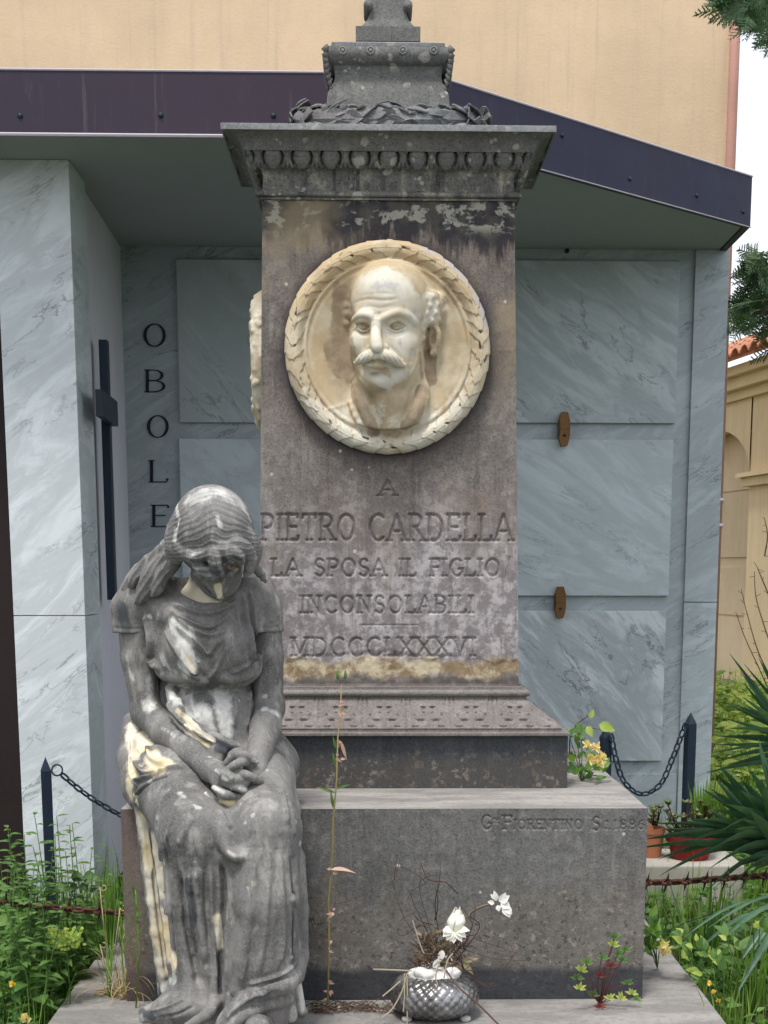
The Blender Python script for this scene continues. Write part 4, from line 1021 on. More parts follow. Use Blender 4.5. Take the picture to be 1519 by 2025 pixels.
# ================================================================== seated statue of a mourning woman
def m_statue(name, base, dark, light):
    g = NT(name, 0.82, 0.22)
    big = g.noise(6, 6, 0.66, g.map(scale=(1.3, 1.3, 0.7))); c = g.mix(g.step(big, 0.34, 0.66), dark, base)
    c = g.mix(g.math('MULTIPLY', g.step(g.noise(13, 6, 0.7, g.map(scale=(1.6, 1.6, 0.6))), 0.5, 0.66), 0.55), c, light)
    c = g.mix(g.math('MULTIPLY', g.step(g.noise(210, 3, 0.75), 0.42, 0.62), 0.28), c, tuple(x*1.5 for x in base))
    c = g.mix(g.math('MULTIPLY', g.step(g.noise(55, 5, 0.75), 0.55, 0.68), 0.35), c, tuple(x*0.55 for x in dark))
    sp = g.math('MULTIPLY', g.step(g.voro(26, vec=g.add(g.co, g.noisec(30), 0.02)), 0.2, 0.13), g.step(g.noise(9, 2), 0.56, 0.6))
    c = g.mix(g.math('MULTIPLY', sp, 0.75), c, (0.42, 0.42, 0.42))
    rag = g.noise(16, 7, 0.7, g.map(scale=(1.5, 1.5, 0.7)))
    def msk(n): return g.step(g.math('ADD', g.attr(n), g.math('MULTIPLY', g.math('SUBTRACT', rag, 0.5), 1.9)), 0.25, 0.75)
    c = g.mix(msk('dark'), c, g.mix(g.step(g.noise(20, 4), 0.4, 0.6), (0.05, 0.052, 0.058), (0.085, 0.085, 0.09)))
    c = g.mix(g.math('MULTIPLY', msk('white'), 0.9), c, g.mix(g.step(g.noise(18, 5, 0.7), 0.35, 0.62), (0.36, 0.36, 0.35), (0.62, 0.61, 0.57)))
    c = g.mix(g.math('MULTIPLY', msk('cream'), 0.95), c, g.mix(g.step(g.noise(12, 5, 0.6), 0.42, 0.66), (0.62, 0.575, 0.47), (0.56, 0.46, 0.28)))
    return g.out(c, None, g.bump(g.math('ADD', g.noise(120, 5, 0.75), g.math('MULTIPLY', g.noise(30, 4), 1.2)), 0.28, 0.003))
M['statue'] = m_statue('statue_marble', (0.19, 0.183, 0.175), (0.085, 0.083, 0.082), (0.37, 0.355, 0.335))
M['statue_hair'] = m_statue('statue_hair_marble', (0.20, 0.192, 0.188), (0.10, 0.097, 0.095), (0.38, 0.365, 0.35))
st = empty('statue', (-0.40, -0.05, ZT), 'weathered grey and cream statue of a seated mourning woman, head bowed, hands clasped', 'statue')
ATT = ('cream', 'white', 'dark')
def rotm(f, u):
    f = np.array(f, float); f /= np.linalg.norm(f); u = np.array(u, float); u -= f*(f@u); u /= np.linalg.norm(u); r = np.cross(f, u); return np.array([r, f, u])   # rows: side, face, up
# head frame
HC = J(424, 1078, -0.11)
pit = math.radians(60)
hf = np.array([0.10, -math.cos(pit), -math.sin(pit)]); hu = np.array([-0.02, -math.sin(pit), math.cos(pit)])
HR = rotm(hf, hu); hs, hf, hu = HR
def H(a, b, c): return HC+hs*a+hf*b+hu*c          # side, face, up
Q = {}
# ------------------------------------------------------------------ body: head, neck, breast, arms, hands, foot
hB = 0.0027
B = Field((-0.70, -0.42, 0.46), (-0.18, 0.16, 1.28), hB)
B.ell(H(0, 0, 0.015), (0.070, 0.088, 0.095), 0.02, R=HR)
B.ell(H(0, 0.045, -0.055), (0.056, 0.060, 0.066), 0.03, R=HR)     # jaw, cheeks
B.ell(H(0, 0.078, -0.103), (0.020, 0.017, 0.017), 0.018, R=HR)    # chin
for s_ in (-1, 1):
    B.ell(H(s_*0.034, 0.062, -0.032), (0.018, 0.016, 0.018), 0.02, R=HR)   # cheekbone
    B.ell(H(s_*0.031, 0.093, 0.004), (0.016, 0.009, 0.010), 0.008, 'sub', R=HR)   # socket
    B.ell(H(s_*0.031, 0.082, 0.003), (0.012, 0.011, 0.0085), 0.003, R=HR)
    B.chain([H(s_*0.012, 0.094, 0.014), H(s_*0.032, 0.094, 0.020), H(s_*0.050, 0.078, 0.013)], [0.006, 0.006, 0.004], 0.008)
B.cone(H(0, 0.080, 0.016), H(0.003, 0.116, -0.036), 0.015, 0.0085, 0.018)
for s_ in (-1, 1): B.ell(H(s_*0.011, 0.103, -0.037), (0.0075, 0.009, 0.007), 0.004, R=HR)
B.chain([H(-0.020, 0.084, -0.064), H(0, 0.096, -0.060), H(0.020, 0.084, -0.064)], [0.003, 0.006, 0.003], 0.005)
B.chain([H(-0.016, 0.085, -0.073), H(0, 0.094, -0.073), H(0.016, 0.085, -0.073)], [0.003, 0.0065, 0.003], 0.005)
nb = np.array([-0.415, 0.03, 0.985])
B.cone(nb, H(0, -0.035, -0.055), 0.058, 0.052, 0.03)
B.ell((-0.425, 0.012, 0.975), (0.10, 0.062, 0.06), 0.04)
B.ell((-0.42, -0.010, 0.955), (0.07, 0.055, 0.06), 0.04)
# arms (image left = her right arm)
sL, eL, wL = J(268, 1195, 0.03), J(291, 1408, 0.02), J(418, 1524, -0.215)
B.chain([sL, (sL+eL)/2+np.array([-0.006, 0, 0]), eL], [0.047, 0.044, 0.037], 0.02)
B.chain([eL, eL+(wL-eL)*0.3+np.array([0.0, 0, -0.004]), eL+(wL-eL)*0.7, wL], [0.039, 0.040, 0.031, 0.0255], 0.02)
sR, eR, wR = J(520, 1195, 0.03), J(531, 1398, 0.015), J(503, 1526, -0.20)
B.chain([sR, (sR+eR)/2+np.array([0.003, 0, 0]), eR], [0.044, 0.041, 0.037], 0.02)
B.chain([eR, eR+(wR-eR)*0.35+np.array([0.004, 0, 0]), wR], [0.039, 0.038, 0.027], 0.02)
# palms
B.ell(J(446, 1540, -0.245), (0.036, 0.022, 0.030), 0.018, R=rotm((0.2, -0.9, 0.3), (-0.5, 0.1, 0.85)))
B.cone(wL, J(448, 1532, -0.25), 0.026, 0.024, 0.02)
B.ell(J(489, 1548, -0.232), (0.032, 0.020, 0.034), 0.018)
B.cone(wR, J(492, 1545, -0.235), 0.026, 0.023, 0.02)
r0 = 0.0098
def finger(pts, rs=None, k=0.004):
    P_ = [J(*p) for p in pts]; B.chain(P_, rs or [r0*1.12]+[r0]*(len(P_)-2)+[r0*0.78], k, sm=3)
# her right hand: tips point to the image right
finger([(448, 1512, -0.255), (466, 1494, -0.278), (486, 1494, -0.285), (507, 1506, -0.272)])
finger([(452, 1530, -0.262), (470, 1527, -0.290), (494, 1535, -0.293), (517, 1547, -0.272)])
finger([(446, 1548, -0.262), (458, 1553, -0.292), (474, 1558, -0.296), (487, 1565, -0.280)])
finger([(436, 1566, -0.255), (446, 1582, -0.282), (462, 1590, -0.286), (481, 1590, -0.272)])
# her left hand: tips point to the image left
finger([(490, 1520, -0.250), (486, 1507, -0.280), (468, 1511, -0.300), (447, 1525, -0.292)])
finger([(494, 1543, -0.252), (486, 1545, -0.284), (458, 1536, -0.303), (430, 1525, -0.285)])
finger([(490, 1556, -0.252), (480, 1549, -0.282), (462, 1543, -0.300), (443, 1540, -0.297)])
finger([(488, 1572, -0.250), (468, 1576, -0.284), (444, 1570, -0.300), (424, 1558, -0.288)])
finger([(470, 1592, -0.245), (446, 1597, -0.268), (424, 1586, -0.272), (409, 1571, -0.262)])   # thumb below
# thumb of the upper hand along the top
finger([(500, 1510, -0.235), (486, 1494, -0.25), (470, 1487, -0.262), (456, 1494, -0.262)], [0.0115, 0.011, 0.010, 0.008])
V_, F_ = B.mesh(); S = Sculpt(V_, F_); S.smooth(1, 0.4)
for p in ([(317, 1405), (340, 1428), (380, 1456)], [(300, 1418), (318, 1412), (330, 1425)]): S.stroke(p, 0.006, 0.002)
for p in ([(505, 1400), (520, 1406), (540, 1392)], [(508, 1412), (530, 1418)]): S.stroke(p, 0.004, -0.0016)
for k in range(4):                                     # knuckle creases
    pass
S.refresh()
# shelter marks: cream on neck and face, pale finger ends
for p, w_ in (([(352, 1120), (362, 1150), (385, 1180), (410, 1190)], 0.03), ([(431, 1160), (437, 1184)], 0.010), ([(450, 1105), (465, 1120)], 0.015), ([(438, 1590), (484, 1590)], 0.008)): S.paint('cream', p, w_)
S.paint('dark', [(390, 1125), (404, 1155), (416, 1172)], 0.008, 0.5)  # shaded cheek beside the nose, painted as dark colour
for p in ([(500, 1503), (509, 1507)], [(422, 1556), (440, 1566)], [(426, 1524), (432, 1530)], [(441, 1537), (448, 1542)], [(474, 1560), (487, 1563)], [(405, 1568), (412, 1576)]): S.paint('white', p, 0.006, 0.9)
for p, w_ in (([(300, 1330), (296, 1400)], 0.02), ([(320, 1440), (345, 1455)], 0.01), ([(525, 1400), (548, 1412)], 0.012), ([(250, 1300), (262, 1340)], 0.01)): S.paint('white', p, w_, 0.55)
bodym = S.build('body', M['statue'], st, ATT)
# ------------------------------------------------------------------ dress
hD = 0.0031
G = Field((-0.70, -0.50, -0.04), (-0.13, 0.24, 1.06), hD)
cx = -0.415
G.ell((cx, 0.045, 0.93), (0.165, 0.085, 0.085), 0.04)                 # shoulders
G.chain([J(322, 1158, 0.045), J(400, 1140, 0.05), J(490, 1150, 0.045)], [0.055, 0.052, 0.052], 0.04)
G.chain([J(300, 1190, 0.0), J(345, 1212, -0.035), J(410, 1228, -0.05), J(468, 1206, -0.035), J(505, 1180, 0.0)], [0.045, 0.044, 0.042, 0.042, 0.042], 0.04)
G.ell((cx, 0.005, 0.885), (0.130, 0.100, 0.12), 0.04)                    # chest
for px_, py_ in ((368, 1283), (462, 1283)): q = J(px_, py_, -0.085); G.ell(q, (0.050, 0.040, 0.052), 0.035)
G.ell((cx+0.002, 0.0, 0.845), (0.132, 0.112, 0.065), 0.03)               # overfold above the belt
G.ell((cx+0.002, 0.015, 0.71), (0.118, 0.100, 0.12), 0.006)               # belly
G.ell((cx+0.01, -0.035, 0.68), (0.09, 0.065, 0.085), 0.03)
G.ell((cx-0.005, 0.06, 0.72), (0.165, 0.075, 0.15), 0.02)
G.ell((cx+0.01, 0.07, 0.59), (0.205, 0.12, 0.10), 0.05)                 # hips on the seat
# sleeves
G.chain([J(503, 1205, -0.01), J(500, 1270, -0.035), J(498, 1322, -0.04)], [0.022, 0.026, 0.024], 0.03)
G.chain([J(308, 1205, 0.0), J(316, 1270, -0.03), J(326, 1325, -0.04)], [0.022, 0.024, 0.022], 0.03)
G.chain([J(278, 1172, 0.035), J(262, 1205, 0.03), J(261, 1249, 0.025)], [0.050, 0.052, 0.049], 0.025)
G.chain([J(505, 1172, 0.035), J(520, 1205, 0.03), J(527, 1247, 0.025)], [0.048, 0.047, 0.044], 0.025)
for (px_, py_) in ((261, 1251), (527, 1249)):                              # clean cut and rolled hem
    q = J(px_, py_, 0.025); G.half(q+np.array([0, 0, -0.0]), (0, 0, -1), q-np.array([0.07, 0.09, 0.05]) if px_ < 400 else q-np.array([0.043, 0.09, 0.05]), q+np.array([0.043 if px_ < 400 else 0.07, 0.09, 0.02]))
# neck opening
G.ell(J(403, 1138, -0.07), (0.066, 0.085, 0.060), 0.008, 'sub')
G.ell(J(446, 1135, -0.07), (0.045, 0.08, 0.044), 0.010, 'sub')
# thighs, knees, shins under the skirt
kL, kR = J(383, 1655, -0.285), J(528, 1628, -0.30)
G.chain([(-0.535, 0.07, 0.59), (-0.50, -0.10, 0.555), kL+np.array([0, 0, 0.01])], [0.105, 0.098, 0.080], 0.05)
G.chain([(-0.335, 0.07, 0.59), (-0.30, -0.10, 0.56), kR+np.array([0.0, 0, 0.005])], [0.100, 0.092, 0.070], 0.05)
G.ell(J(455, 1640, -0.235), (0.10, 0.095, 0.065), 0.05)                      # cloth stretched between the knees
G.chain([kL, J(385, 1780, -0.285), J(392, 1900, -0.27), J(400, 2020, -0.27)], [0.078, 0.064, 0.062, 0.074], 0.03)
G.chain([kR+np.array([0,0.01,-0.03]), J(520, 1780, -0.315), J(515, 1900, -0.315), J(512, 2010, -0.31)], [0.080, 0.086, 0.088, 0.072], 0.035)
G.chain([J(440, 1700, -0.292), J(440, 1850, -0.290), J(440, 2020, -0.285)], [0.056, 0.06, 0.07], 0.02)
G.chain([J(366, 1700, -0.20), J(372, 1850, -0.20), J(372, 1990, -0.22)], [0.03, 0.034, 0.04], 0.02)
# sagging fold between the knees
G.chain([J(438, 1640, -0.33), J(446, 1674, -0.352), J(466, 1692, -0.362), J(492, 1680, -0.362), J(520, 1652, -0.36)], [0.010, 0.013, 0.014, 0.013, 0.008], 0.022, sm=3)
# big edges: left leg front edge, deep slot between the legs
G.chain([J(350, 1690, -0.315), J(352, 1800, -0.305), J(360, 1900, -0.30), J(366, 1990, -0.31)], [0.014, 0.020, 0.022, 0.024], 0.016)
G.chain([J(392, 1730, -0.345), J(396, 1800, -0.335), J(412, 1880, -0.335), J(422, 1985, -0.34)], [0.010, 0.016, 0.019, 0.02], 0.014)
G.chain([J(420, 1720, -0.34), J(424, 1820, -0.335), J(430, 1900, -0.33), J(432, 1985, -0.335)], [0.006, 0.010, 0.012, 0.013], 0.012)
G.chain([J(372, 1720, -0.375), J(375, 1830, -0.36), J(388, 1910, -0.352), J(398, 1975, -0.352)], [0.012, 0.022, 0.022, 0.018], 0.014, 'sub', sm=2)
G.chain([J(437, 1712, -0.375), J(441, 1800, -0.372), J(436, 1900, -0.37), J(436, 2020, -0.37)], [0.005, 0.009, 0.014, 0.018], 0.03, 'sub')
G.chain([J(556, 1670, -0.345), J(562, 1780, -0.355), J(560, 1880, -0.355), J(548, 1935, -0.37)], [0.012, 0.017, 0.018, 0.014], 0.016)
G.chain([J(500, 1700, -0.375), J(492, 1800, -0.385), J(478, 1900, -0.39), J(468, 1960, -0.39)], [0.010, 0.014, 0.016, 0.016], 0.024)
G.chain([J(577, 1700, -0.345), J(579, 1800, -0.35), J(578, 1900, -0.35)], [0.006, 0.007, 0.007], 0.014, 'sub')
G.chain([J(533, 1690, -0.405), J(535, 1800, -0.415), J(525, 1900, -0.415)], [0.006, 0.010, 0.008], 0.02, 'sub')
# swirl of cloth over the foot on the right
G.chain([J(586, 1918, -0.30), J(566, 1944, -0.36), J(530, 1958, -0.395), J(485, 1980, -0.405), J(450, 2015, -0.40), J(440, 2040, -0.39)], [0.016, 0.022, 0.018, 0.018, 0.018, 0.018], 0.02, sm=3)
G.chain([J(575, 1975, -0.34), J(520, 1992, -0.40), J(478, 2012, -0.42), J(455, 2035, -0.42)], [0.010, 0.013, 0.014, 0.012], 0.016, sm=3)
G.chain([J(545, 1968, -0.41), J(505, 1985, -0.43)], [0.008, 0.006], 0.012, 'sub')
G.chain([J(588, 1700, -0.27), J(592, 1800, -0.26), J(590, 1890, -0.27), J(585, 1930, -0.29)], [0.018, 0.022, 0.025, 0.022], 0.025)
# train on the ground to the left
G.ell(J(365, 1990, -0.30), (0.075, 0.06, 0.035), 0.04); G.box(J(322, 2004, -0.27), (0.050, 0.050, 0.013), 0.010, 0.03)
for x0, y0, x1, y1 in ((350, 1968, 280, 2000), (368, 1975, 300, 2022), (385, 1985, 345, 2030)): G.chain([J(x0, y0, -0.27), J((x0+x1)/2, (y0+y1)/2+6, -0.29), J(x1, y1, -0.30)], [0.016, 0.013, 0.007], 0.008, sm=2)
G.chain([J(425, 1985, -0.36), J(405, 2010, -0.38), J(370, 2030, -0.39)], [0.014, 0.013, 0.010], 0.014, sm=2)
G.chain([J(345, 1960, -0.18), J(330, 1990, -0.22)], [0.02, 0.03], 0.02)
# hanging cloth at the side of the block: cream strips
G.chain([J(283, 1606, -0.075), J(297, 1720, -0.075), J(312, 1840, -0.07), J(328, 1960, -0.07)], [0.020, 0.022, 0.020, 0.014], 0.012, sm=2)
G.chain([J(312, 1636, -0.12), J(328, 1740, -0.12), J(340, 1850, -0.12), J(347, 1960, -0.13)], [0.020, 0.020, 0.018, 0.014], 0.012, sm=2)
G.chain([J(300, 1600, -0.03), J(320, 1750, -0.03), J(335, 1960, -0.04)], [0.04, 0.035, 0.03], 0.012)
# mantle rolled over the hip on the left, and behind the hips on the right
G.chain([J(266, 1430, 0.05), J(268, 1500, 0.0), J(272, 1560, -0.03)], [0.03, 0.045, 0.040], 0.03)
G.chain([J(262, 1545, -0.07), J(272, 1580, -0.06), J(300, 1600, -0.05)], [0.018, 0.022, 0.02], 0.02)
G.chain([J(547, 1470, 0.03), J(556, 1540, -0.02), J(566, 1600, -0.08), J(578, 1655, -0.13)], [0.022, 0.034, 0.034, 0.026], 0.025)
# sash of folds across the belly
G.chain([J(334, 1362, -0.045), J(352, 1404, -0.085), J(392, 1442, -0.12), J(436, 1465, -0.135), J(490, 1488, -0.135)], [0.010, 0.013, 0.013, 0.013, 0.010], 0.012, sm=3)
G.chain([J(338, 1392, -0.06), J(360, 1430, -0.10), J(398, 1468, -0.13), J(440, 1488, -0.145)], [0.010, 0.012, 0.013, 0.012], 0.010, sm=3)
G.chain([J(330, 1420, -0.06), J(380, 1470, -0.12), J(430, 1505, -0.15)], [0.012, 0.014, 0.014], 0.012, sm=3)
# hem of the overfold
G.chain([J(312, 1310, 0.0), J(326, 1333, -0.045), J(352, 1336, -0.078), J(385, 1343, -0.098), J(408, 1350, -0.104)], [0.012, 0.012, 0.011, 0.011, 0.008], 0.022, sm=3)
G.chain([J(424, 1334, -0.104), J(445, 1342, -0.100), J(480, 1340, -0.082), J(494, 1326, -0.045), J(494, 1305, 0.0)], [0.008, 0.011, 0.011, 0.010, 0.006], 0.022, sm=3)
G.half((0, 0, -0.018), (0, 0, -1))
V_, F_ = G.mesh(); S = Sculpt(V_, F_); S.smooth(1, 0.5)
px = 1/810.0
def folds(L_, k=1.5):
    for p, w_, a in L_: S.fold(p, w_*0.72*px, a*k/1000)
folds([([(330, 1188), (366, 1203), (407, 1214), (449, 1202), (478, 1178)], 6, 6), ([(326, 1197), (371, 1228), (410, 1241), (435, 1232), (466, 1202)], 7, 7),
       ([(336, 1211), (378, 1244), (421, 1256), (446, 1244)], 6, 6), ([(330, 1220), (366, 1253), (403, 1286), (414, 1293), (430, 1276), (462, 1236)], 7, 8.5),
       ([(325, 1232), (340, 1270), (372, 1318), (404, 1344)], 7, 5.5), ([(455, 1262), (440, 1300), (424, 1330), (410, 1347)], 6, 5.5),
       ([(283, 1196), (297, 1246), (302, 1301), (319, 1335)], 8, 8), ([(312, 1200), (316, 1250), (322, 1300), (338, 1332)], 6, 4.5),
       ([(479, 1165), (487, 1224), (497, 1279), (500, 1326)], 5, 7), ([(493, 1160), (500, 1215), (508, 1270), (510, 1318)], 5, 7), ([(470, 1200), (476, 1250), (484, 1300)], 5, 3),
       ([(345, 1308), (377, 1335), (400, 1345)], 5, 3.5), ([(505, 1300), (480, 1320), (450, 1334)], 6, 3.5),
       ([(350, 1362), (356, 1392), (366, 1420)], 8, 3.5), ([(376, 1362), (382, 1400), (394, 1430)], 8, 2.0), ([(470, 1360), (466, 1400), (458, 1450)], 10, 3), ([(495, 1352), (492, 1400), (486, 1450)], 7, 4),
       ([(320, 1372), (352, 1420), (396, 1456), (436, 1476)], 4, 5), ([(330, 1402), (362, 1442), (402, 1478)], 4, 4.5),
       ([(262, 1440), (268, 1500), (290, 1530), (330, 1522)], 8, 7), ([(256, 1480), (262, 1530), (275, 1560)], 6, 5), ([(290, 1470), (300, 1500), (330, 1515)], 7, 5),
       ([(252, 1545), (285, 1538), (330, 1522), (372, 1518)], 6, 6), ([(262, 1590), (276, 1566), (305, 1543), (350, 1529)], 5, -6),
       ([(310, 1640), (322, 1590), (345, 1560)], 8, 4), ([(330, 1668), (338, 1620), (352, 1588)], 7, 3.5), ([(352, 1680), (366, 1640), (386, 1612)], 9, 2.5)], 2.1)
for p in ([(226, 1241), (250, 1244), (296, 1243)], [(515, 1240), (535, 1241), (550, 1239)]): S.stroke(p, 0.0022, -0.0022, False)
folds([([(552, 1540), (562, 1580), (572, 1640)], 6, 5), ([(566, 1560), (580, 1620), (584, 1660)], 5, 4), ([(430, 1596), (446, 1622), (462, 1640)], 7, 5),
       ([(353, 1696), (362, 1802), (386, 1908), (394, 1960)], 8, -10), ([(372, 1690), (378, 1780), (396, 1880), (408, 1960)], 5, 4),
       ([(386, 1690), (392, 1772), (404, 1863), (417, 1970)], 7, 8), ([(416, 1690), (420, 1790), (424, 1880), (430, 1980)], 7, 6), ([(404, 1700), (408, 1790), (414, 1880)], 5, -5),
       ([(437, 1690), (443, 1757), (438, 1863), (434, 2000)], 6, -11), ([(452, 1700), (456, 1800), (450, 1900), (446, 1990)], 6, 4),
       ([(505, 1670), (500, 1760), (484, 1900), (470, 1960)], 10, 3), ([(532, 1650), (531, 1750), (520, 1880), (505, 1940)], 8, 4), ([(552, 1650), (558, 1760), (560, 1860), (548, 1930)], 8, 6),
       ([(573, 1665), (578, 1760), (580, 1860), (572, 1915)], 6, 5), ([(590, 1900), (560, 1925), (520, 1940), (480, 1950)], 6, 5), ([(540, 1962), (500, 1972), (462, 2000), (446, 2024)], 5, 6),
       ([(578, 1925), (540, 1940), (500, 1955)], 4, -5), ([(300, 1690), (309, 1780), (322, 1880), (332, 1940)], 4, -7), ([(290, 1620), (303, 1720), (318, 1840)], 4, 3),
       ([(285, 2000), (330, 1992), (372, 1970)], 4, 3), ([(300, 2016), (350, 2006), (390, 1985)], 4, -4), 
       ([(335, 1690), (345, 1790), (352, 1890), (356, 1980)], 5, 4), ([(324, 1645), (333, 1740), (344, 1850), (350, 1930)], 6, -9), ([(316, 1640), (324, 1740), (336, 1850)], 5, 5)])
S.refresh()
# drag of fine cloth weave and small wrinkles
S.V += S.N*(0.0011*fbm(S.V*np.array([55, 55, 20]), 3, 4)+0.0022*fbm(S.V*np.array([22, 22, 7]), 3, 9)*(S.V[:, 2] < 0.45)+0.0008*fbm(S.V*90, 2, 12))[:, None]
for p, w_, v_ in (([(366, 1250), (368, 1285), (372, 1315)], 24, 1), ([(402, 1400), (420, 1440)], 16, .8), ([(350, 1375), (370, 1400), (385, 1420)], 22, .9), ([(440, 1380), (446, 1440)], 22, .9), ([(340, 1226), (366, 1250)], 8, .6),
               ([(452, 1684), (466, 1692), (486, 1688)], 6, .55), ([(340, 1230), (352, 1262)], 12, .7), ([(326, 1955), (345, 1935)], 14, .8), ([(356, 1568), (362, 1576)], 8, .5), ([(384, 1592), (392, 1598)], 8, .45),
               ([(552, 1700), (558, 1860)], 16, .3), ([(386, 1700), (410, 1760)], 14, .25), ([(510, 1590), (530, 1600)], 20, .3), ([(420, 1640), (380, 1620)], 20, .25)): S.paint('white', p, w_*px, v_)
for p, w_ in (([(283, 1600), (298, 1711), (313, 1832), (326, 1915)], 19), ([(306, 1640), (318, 1742), (332, 1848), (340, 1905)], 20), ([(260, 1440), (262, 1500), (258, 1560)], 18), ([(275, 1460), (300, 1500), (320, 1512)], 24), ([(272, 1590), (268, 1575)], 8),
               ([(352, 1405), (398, 1448), (420, 1462)], 7), ([(366, 1436), (402, 1468), (412, 1474)], 6), ([(372, 1300), (380, 1325)], 8), ([(434, 1815), (436, 1870)], 9)): S.paint('cream', p, w_*px, 1.0)
for p, w_ in (([(424, 1462), (450, 1478), (480, 1485)], 8), ([(430, 1480), (450, 1490)], 8), ([(240, 1200), (250, 1240)], 14), ([(370, 1740), (378, 1800), (388, 1880)], 9), ([(318, 1880), (330, 1940)], 5), ([(432, 1880), (434, 1960)], 7), ([(330, 1660), (336, 1690)], 6), ([(272, 1995), (300, 2012)], 10)): S.paint('dark', p, w_*px, 0.9)
S.build('dress', M['statue'], st, ATT)
# ------------------------------------------------------------------ hair
R_ = Field((-0.68, -0.30, 0.93), (-0.22, 0.16, 1.30), 0.0027)
R_.ell(H(0, -0.012, 0.022)+np.array([0, 0, 0.012]), (0.097, 0.106, 0.107), 0.02, R=HR)
R_.ell(H(0, -0.07, -0.02), (0.080, 0.060, 0.075), 0.03, R=HR)
R_.ell(H(0, 0.075, -0.055), (0.064, 0.075, 0.078), 0.008, 'sub', R=HR)     # the face stays open
R_.ell(H(0, 0.10, -0.01), (0.052, 0.05, 0.042), 0.008, 'sub', R=HR)
def lock(pts, rs, k=0.008): R_.chain([J(*p) for p in pts], rs, k, sm=4)
# wavy side hair on the left, over the ear, and down on the shoulder
lock([(352, 1030, -0.16), (343, 1060, -0.16), (347, 1085, -0.165), (362, 1100, -0.17)], [0.016, 0.018, 0.017, 0.012])
lock([(345, 1068, -0.15), (342, 1092, -0.15), (352, 1108, -0.15)], [0.016, 0.016, 0.009])
lock([(372, 1092, -0.19), (388, 1102, -0.205), (402, 1094, -0.212), (412, 1104, -0.208)], [0.012, 0.013, 0.011, 0.006])
lock([(350, 1075, -0.17), (366, 1095, -0.185), (384, 1108, -0.19)], [0.012, 0.012, 0.008])
lock([(415, 1085, -0.21), (424, 1100, -0.22), (427, 1122, -0.215), (440, 1138, -0.205)], [0.012, 0.013, 0.012, 0.004])
lock([(440, 1080, -0.215), (452, 1092, -0.215), (468, 1096, -0.21), (478, 1112, -0.20)], [0.012, 0.012, 0.012, 0.008])
lock([(462, 1072, -0.205), (484, 1082, -0.19), (496, 1105, -0.175), (493, 1124, -0.165)], [0.013, 0.014, 0.013, 0.008])
lock([(490, 1055, -0.16), (503, 1080, -0.145), (500, 1108, -0.14), (486, 1140, -0.14)], [0.014, 0.016, 0.014, 0.006])
lock([(388, 1118, -0.20), (402, 1128, -0.205), (420, 1138, -0.20), (432, 1132, -0.20)], [0.009, 0.012, 0.011, 0.006])
lock([(335, 1078, -0.09), (322, 1092, -0.06), (292, 1116, -0.03), (270, 1140, -0.025), (258, 1160, -0.02)], [0.018, 0.017, 0.018, 0.015, 0.006])
lock([(345, 1090, -0.10), (325, 1110, -0.07), (305, 1130, -0.055), (292, 1152, -0.05), (284, 1176, -0.045), (272, 1190, -0.04)], [0.018, 0.019, 0.020, 0.019, 0.016, 0.008])
lock([(350, 1100, -0.10), (338, 1118, -0.085), (322, 1136, -0.075), (314, 1160, -0.07), (304, 1178, -0.06)], [0.015, 0.017, 0.016, 0.012, 0.006])
lock([(330, 1085, -0.04), (300, 1108, 0.0), (272, 1130, 0.0), (255, 1152, 0.005), (246, 1172, 0.0)], [0.014, 0.013, 0.013, 0.012, 0.005])
lock([(498, 1110, -0.08), (512, 1130, -0.06), (526, 1150, -0.04)], [0.010, 0.009, 0.005])
V_, F_ = R_.mesh(); S = Sculpt(V_, F_); S.smooth(2, 0.5)
# combed strands: they leave the parting sideways and sink towards the ears
q = (S.V-HC)@HR.T; sd, fw, up = q.T
onhead = (np.linalg.norm(q/np.array([0.09, 0.104, 0.107]), axis=1) < 1.35)
tt = np.arctan2(fw+0.02, up+0.03)                      # angle from crown over the front
side = np.abs(sd+0.008*np.sin(tt*6))
ph = tt*22 - side*19 + 0.35*np.sin(side*95+tt*4) + 1.6*fbm(S.V*19, 3, 3) + 1.5*fbm(S.V*9, 2, 31)
strand = (1-np.abs(np.sin(ph*1.45)))**1.4
fine = (1-np.abs(np.sin(ph*3.1+1)))**1.5
d = 0.0019*(strand-0.4)+0.0014*(fine-0.4)
d -= 0.003*np.exp(-(sd+0.004+0.004*np.sin(tt*9))**2/0.0035**2)*(tt > -0.2)
lockd = 0.0030*((1-np.abs(np.sin((S.V[:, 0]*0.82-S.V[:, 2]*0.57)*230+2.6*fbm(S.V*20, 3, 8))))**1.3-0.4)
d = np.where(onhead & (S.V[:, 2] > 1.06), d, lockd)
S.V += S.N*d[:, None]; S.refresh()
for p in ([(505, 1010), (508, 1040), (512, 1060)], [(352, 1020), (346, 1045)]): S.stroke(p, 0.008, -0.004)
for p, w_ in (([(380, 985), (425, 970), (470, 990)], 26), ([(428, 1020), (436, 1040)], 7), ([(350, 1000), (352, 1030), (345, 1070)], 7), ([(476, 1000), (488, 1015), (496, 1030)], 5), ([(376, 1098), (400, 1092)], 5)): S.paint('white', p, w_*px, 0.62)
for p, w_ in (([(380, 1110), (410, 1125), (430, 1130)], 12), ([(345, 1060), (342, 1085)], 5), ([(455, 1095), (480, 1110)], 8)): S.paint('dark', p, w_*px, 0.7)
S.build('hair', M['statue_hair'], st, ATT)
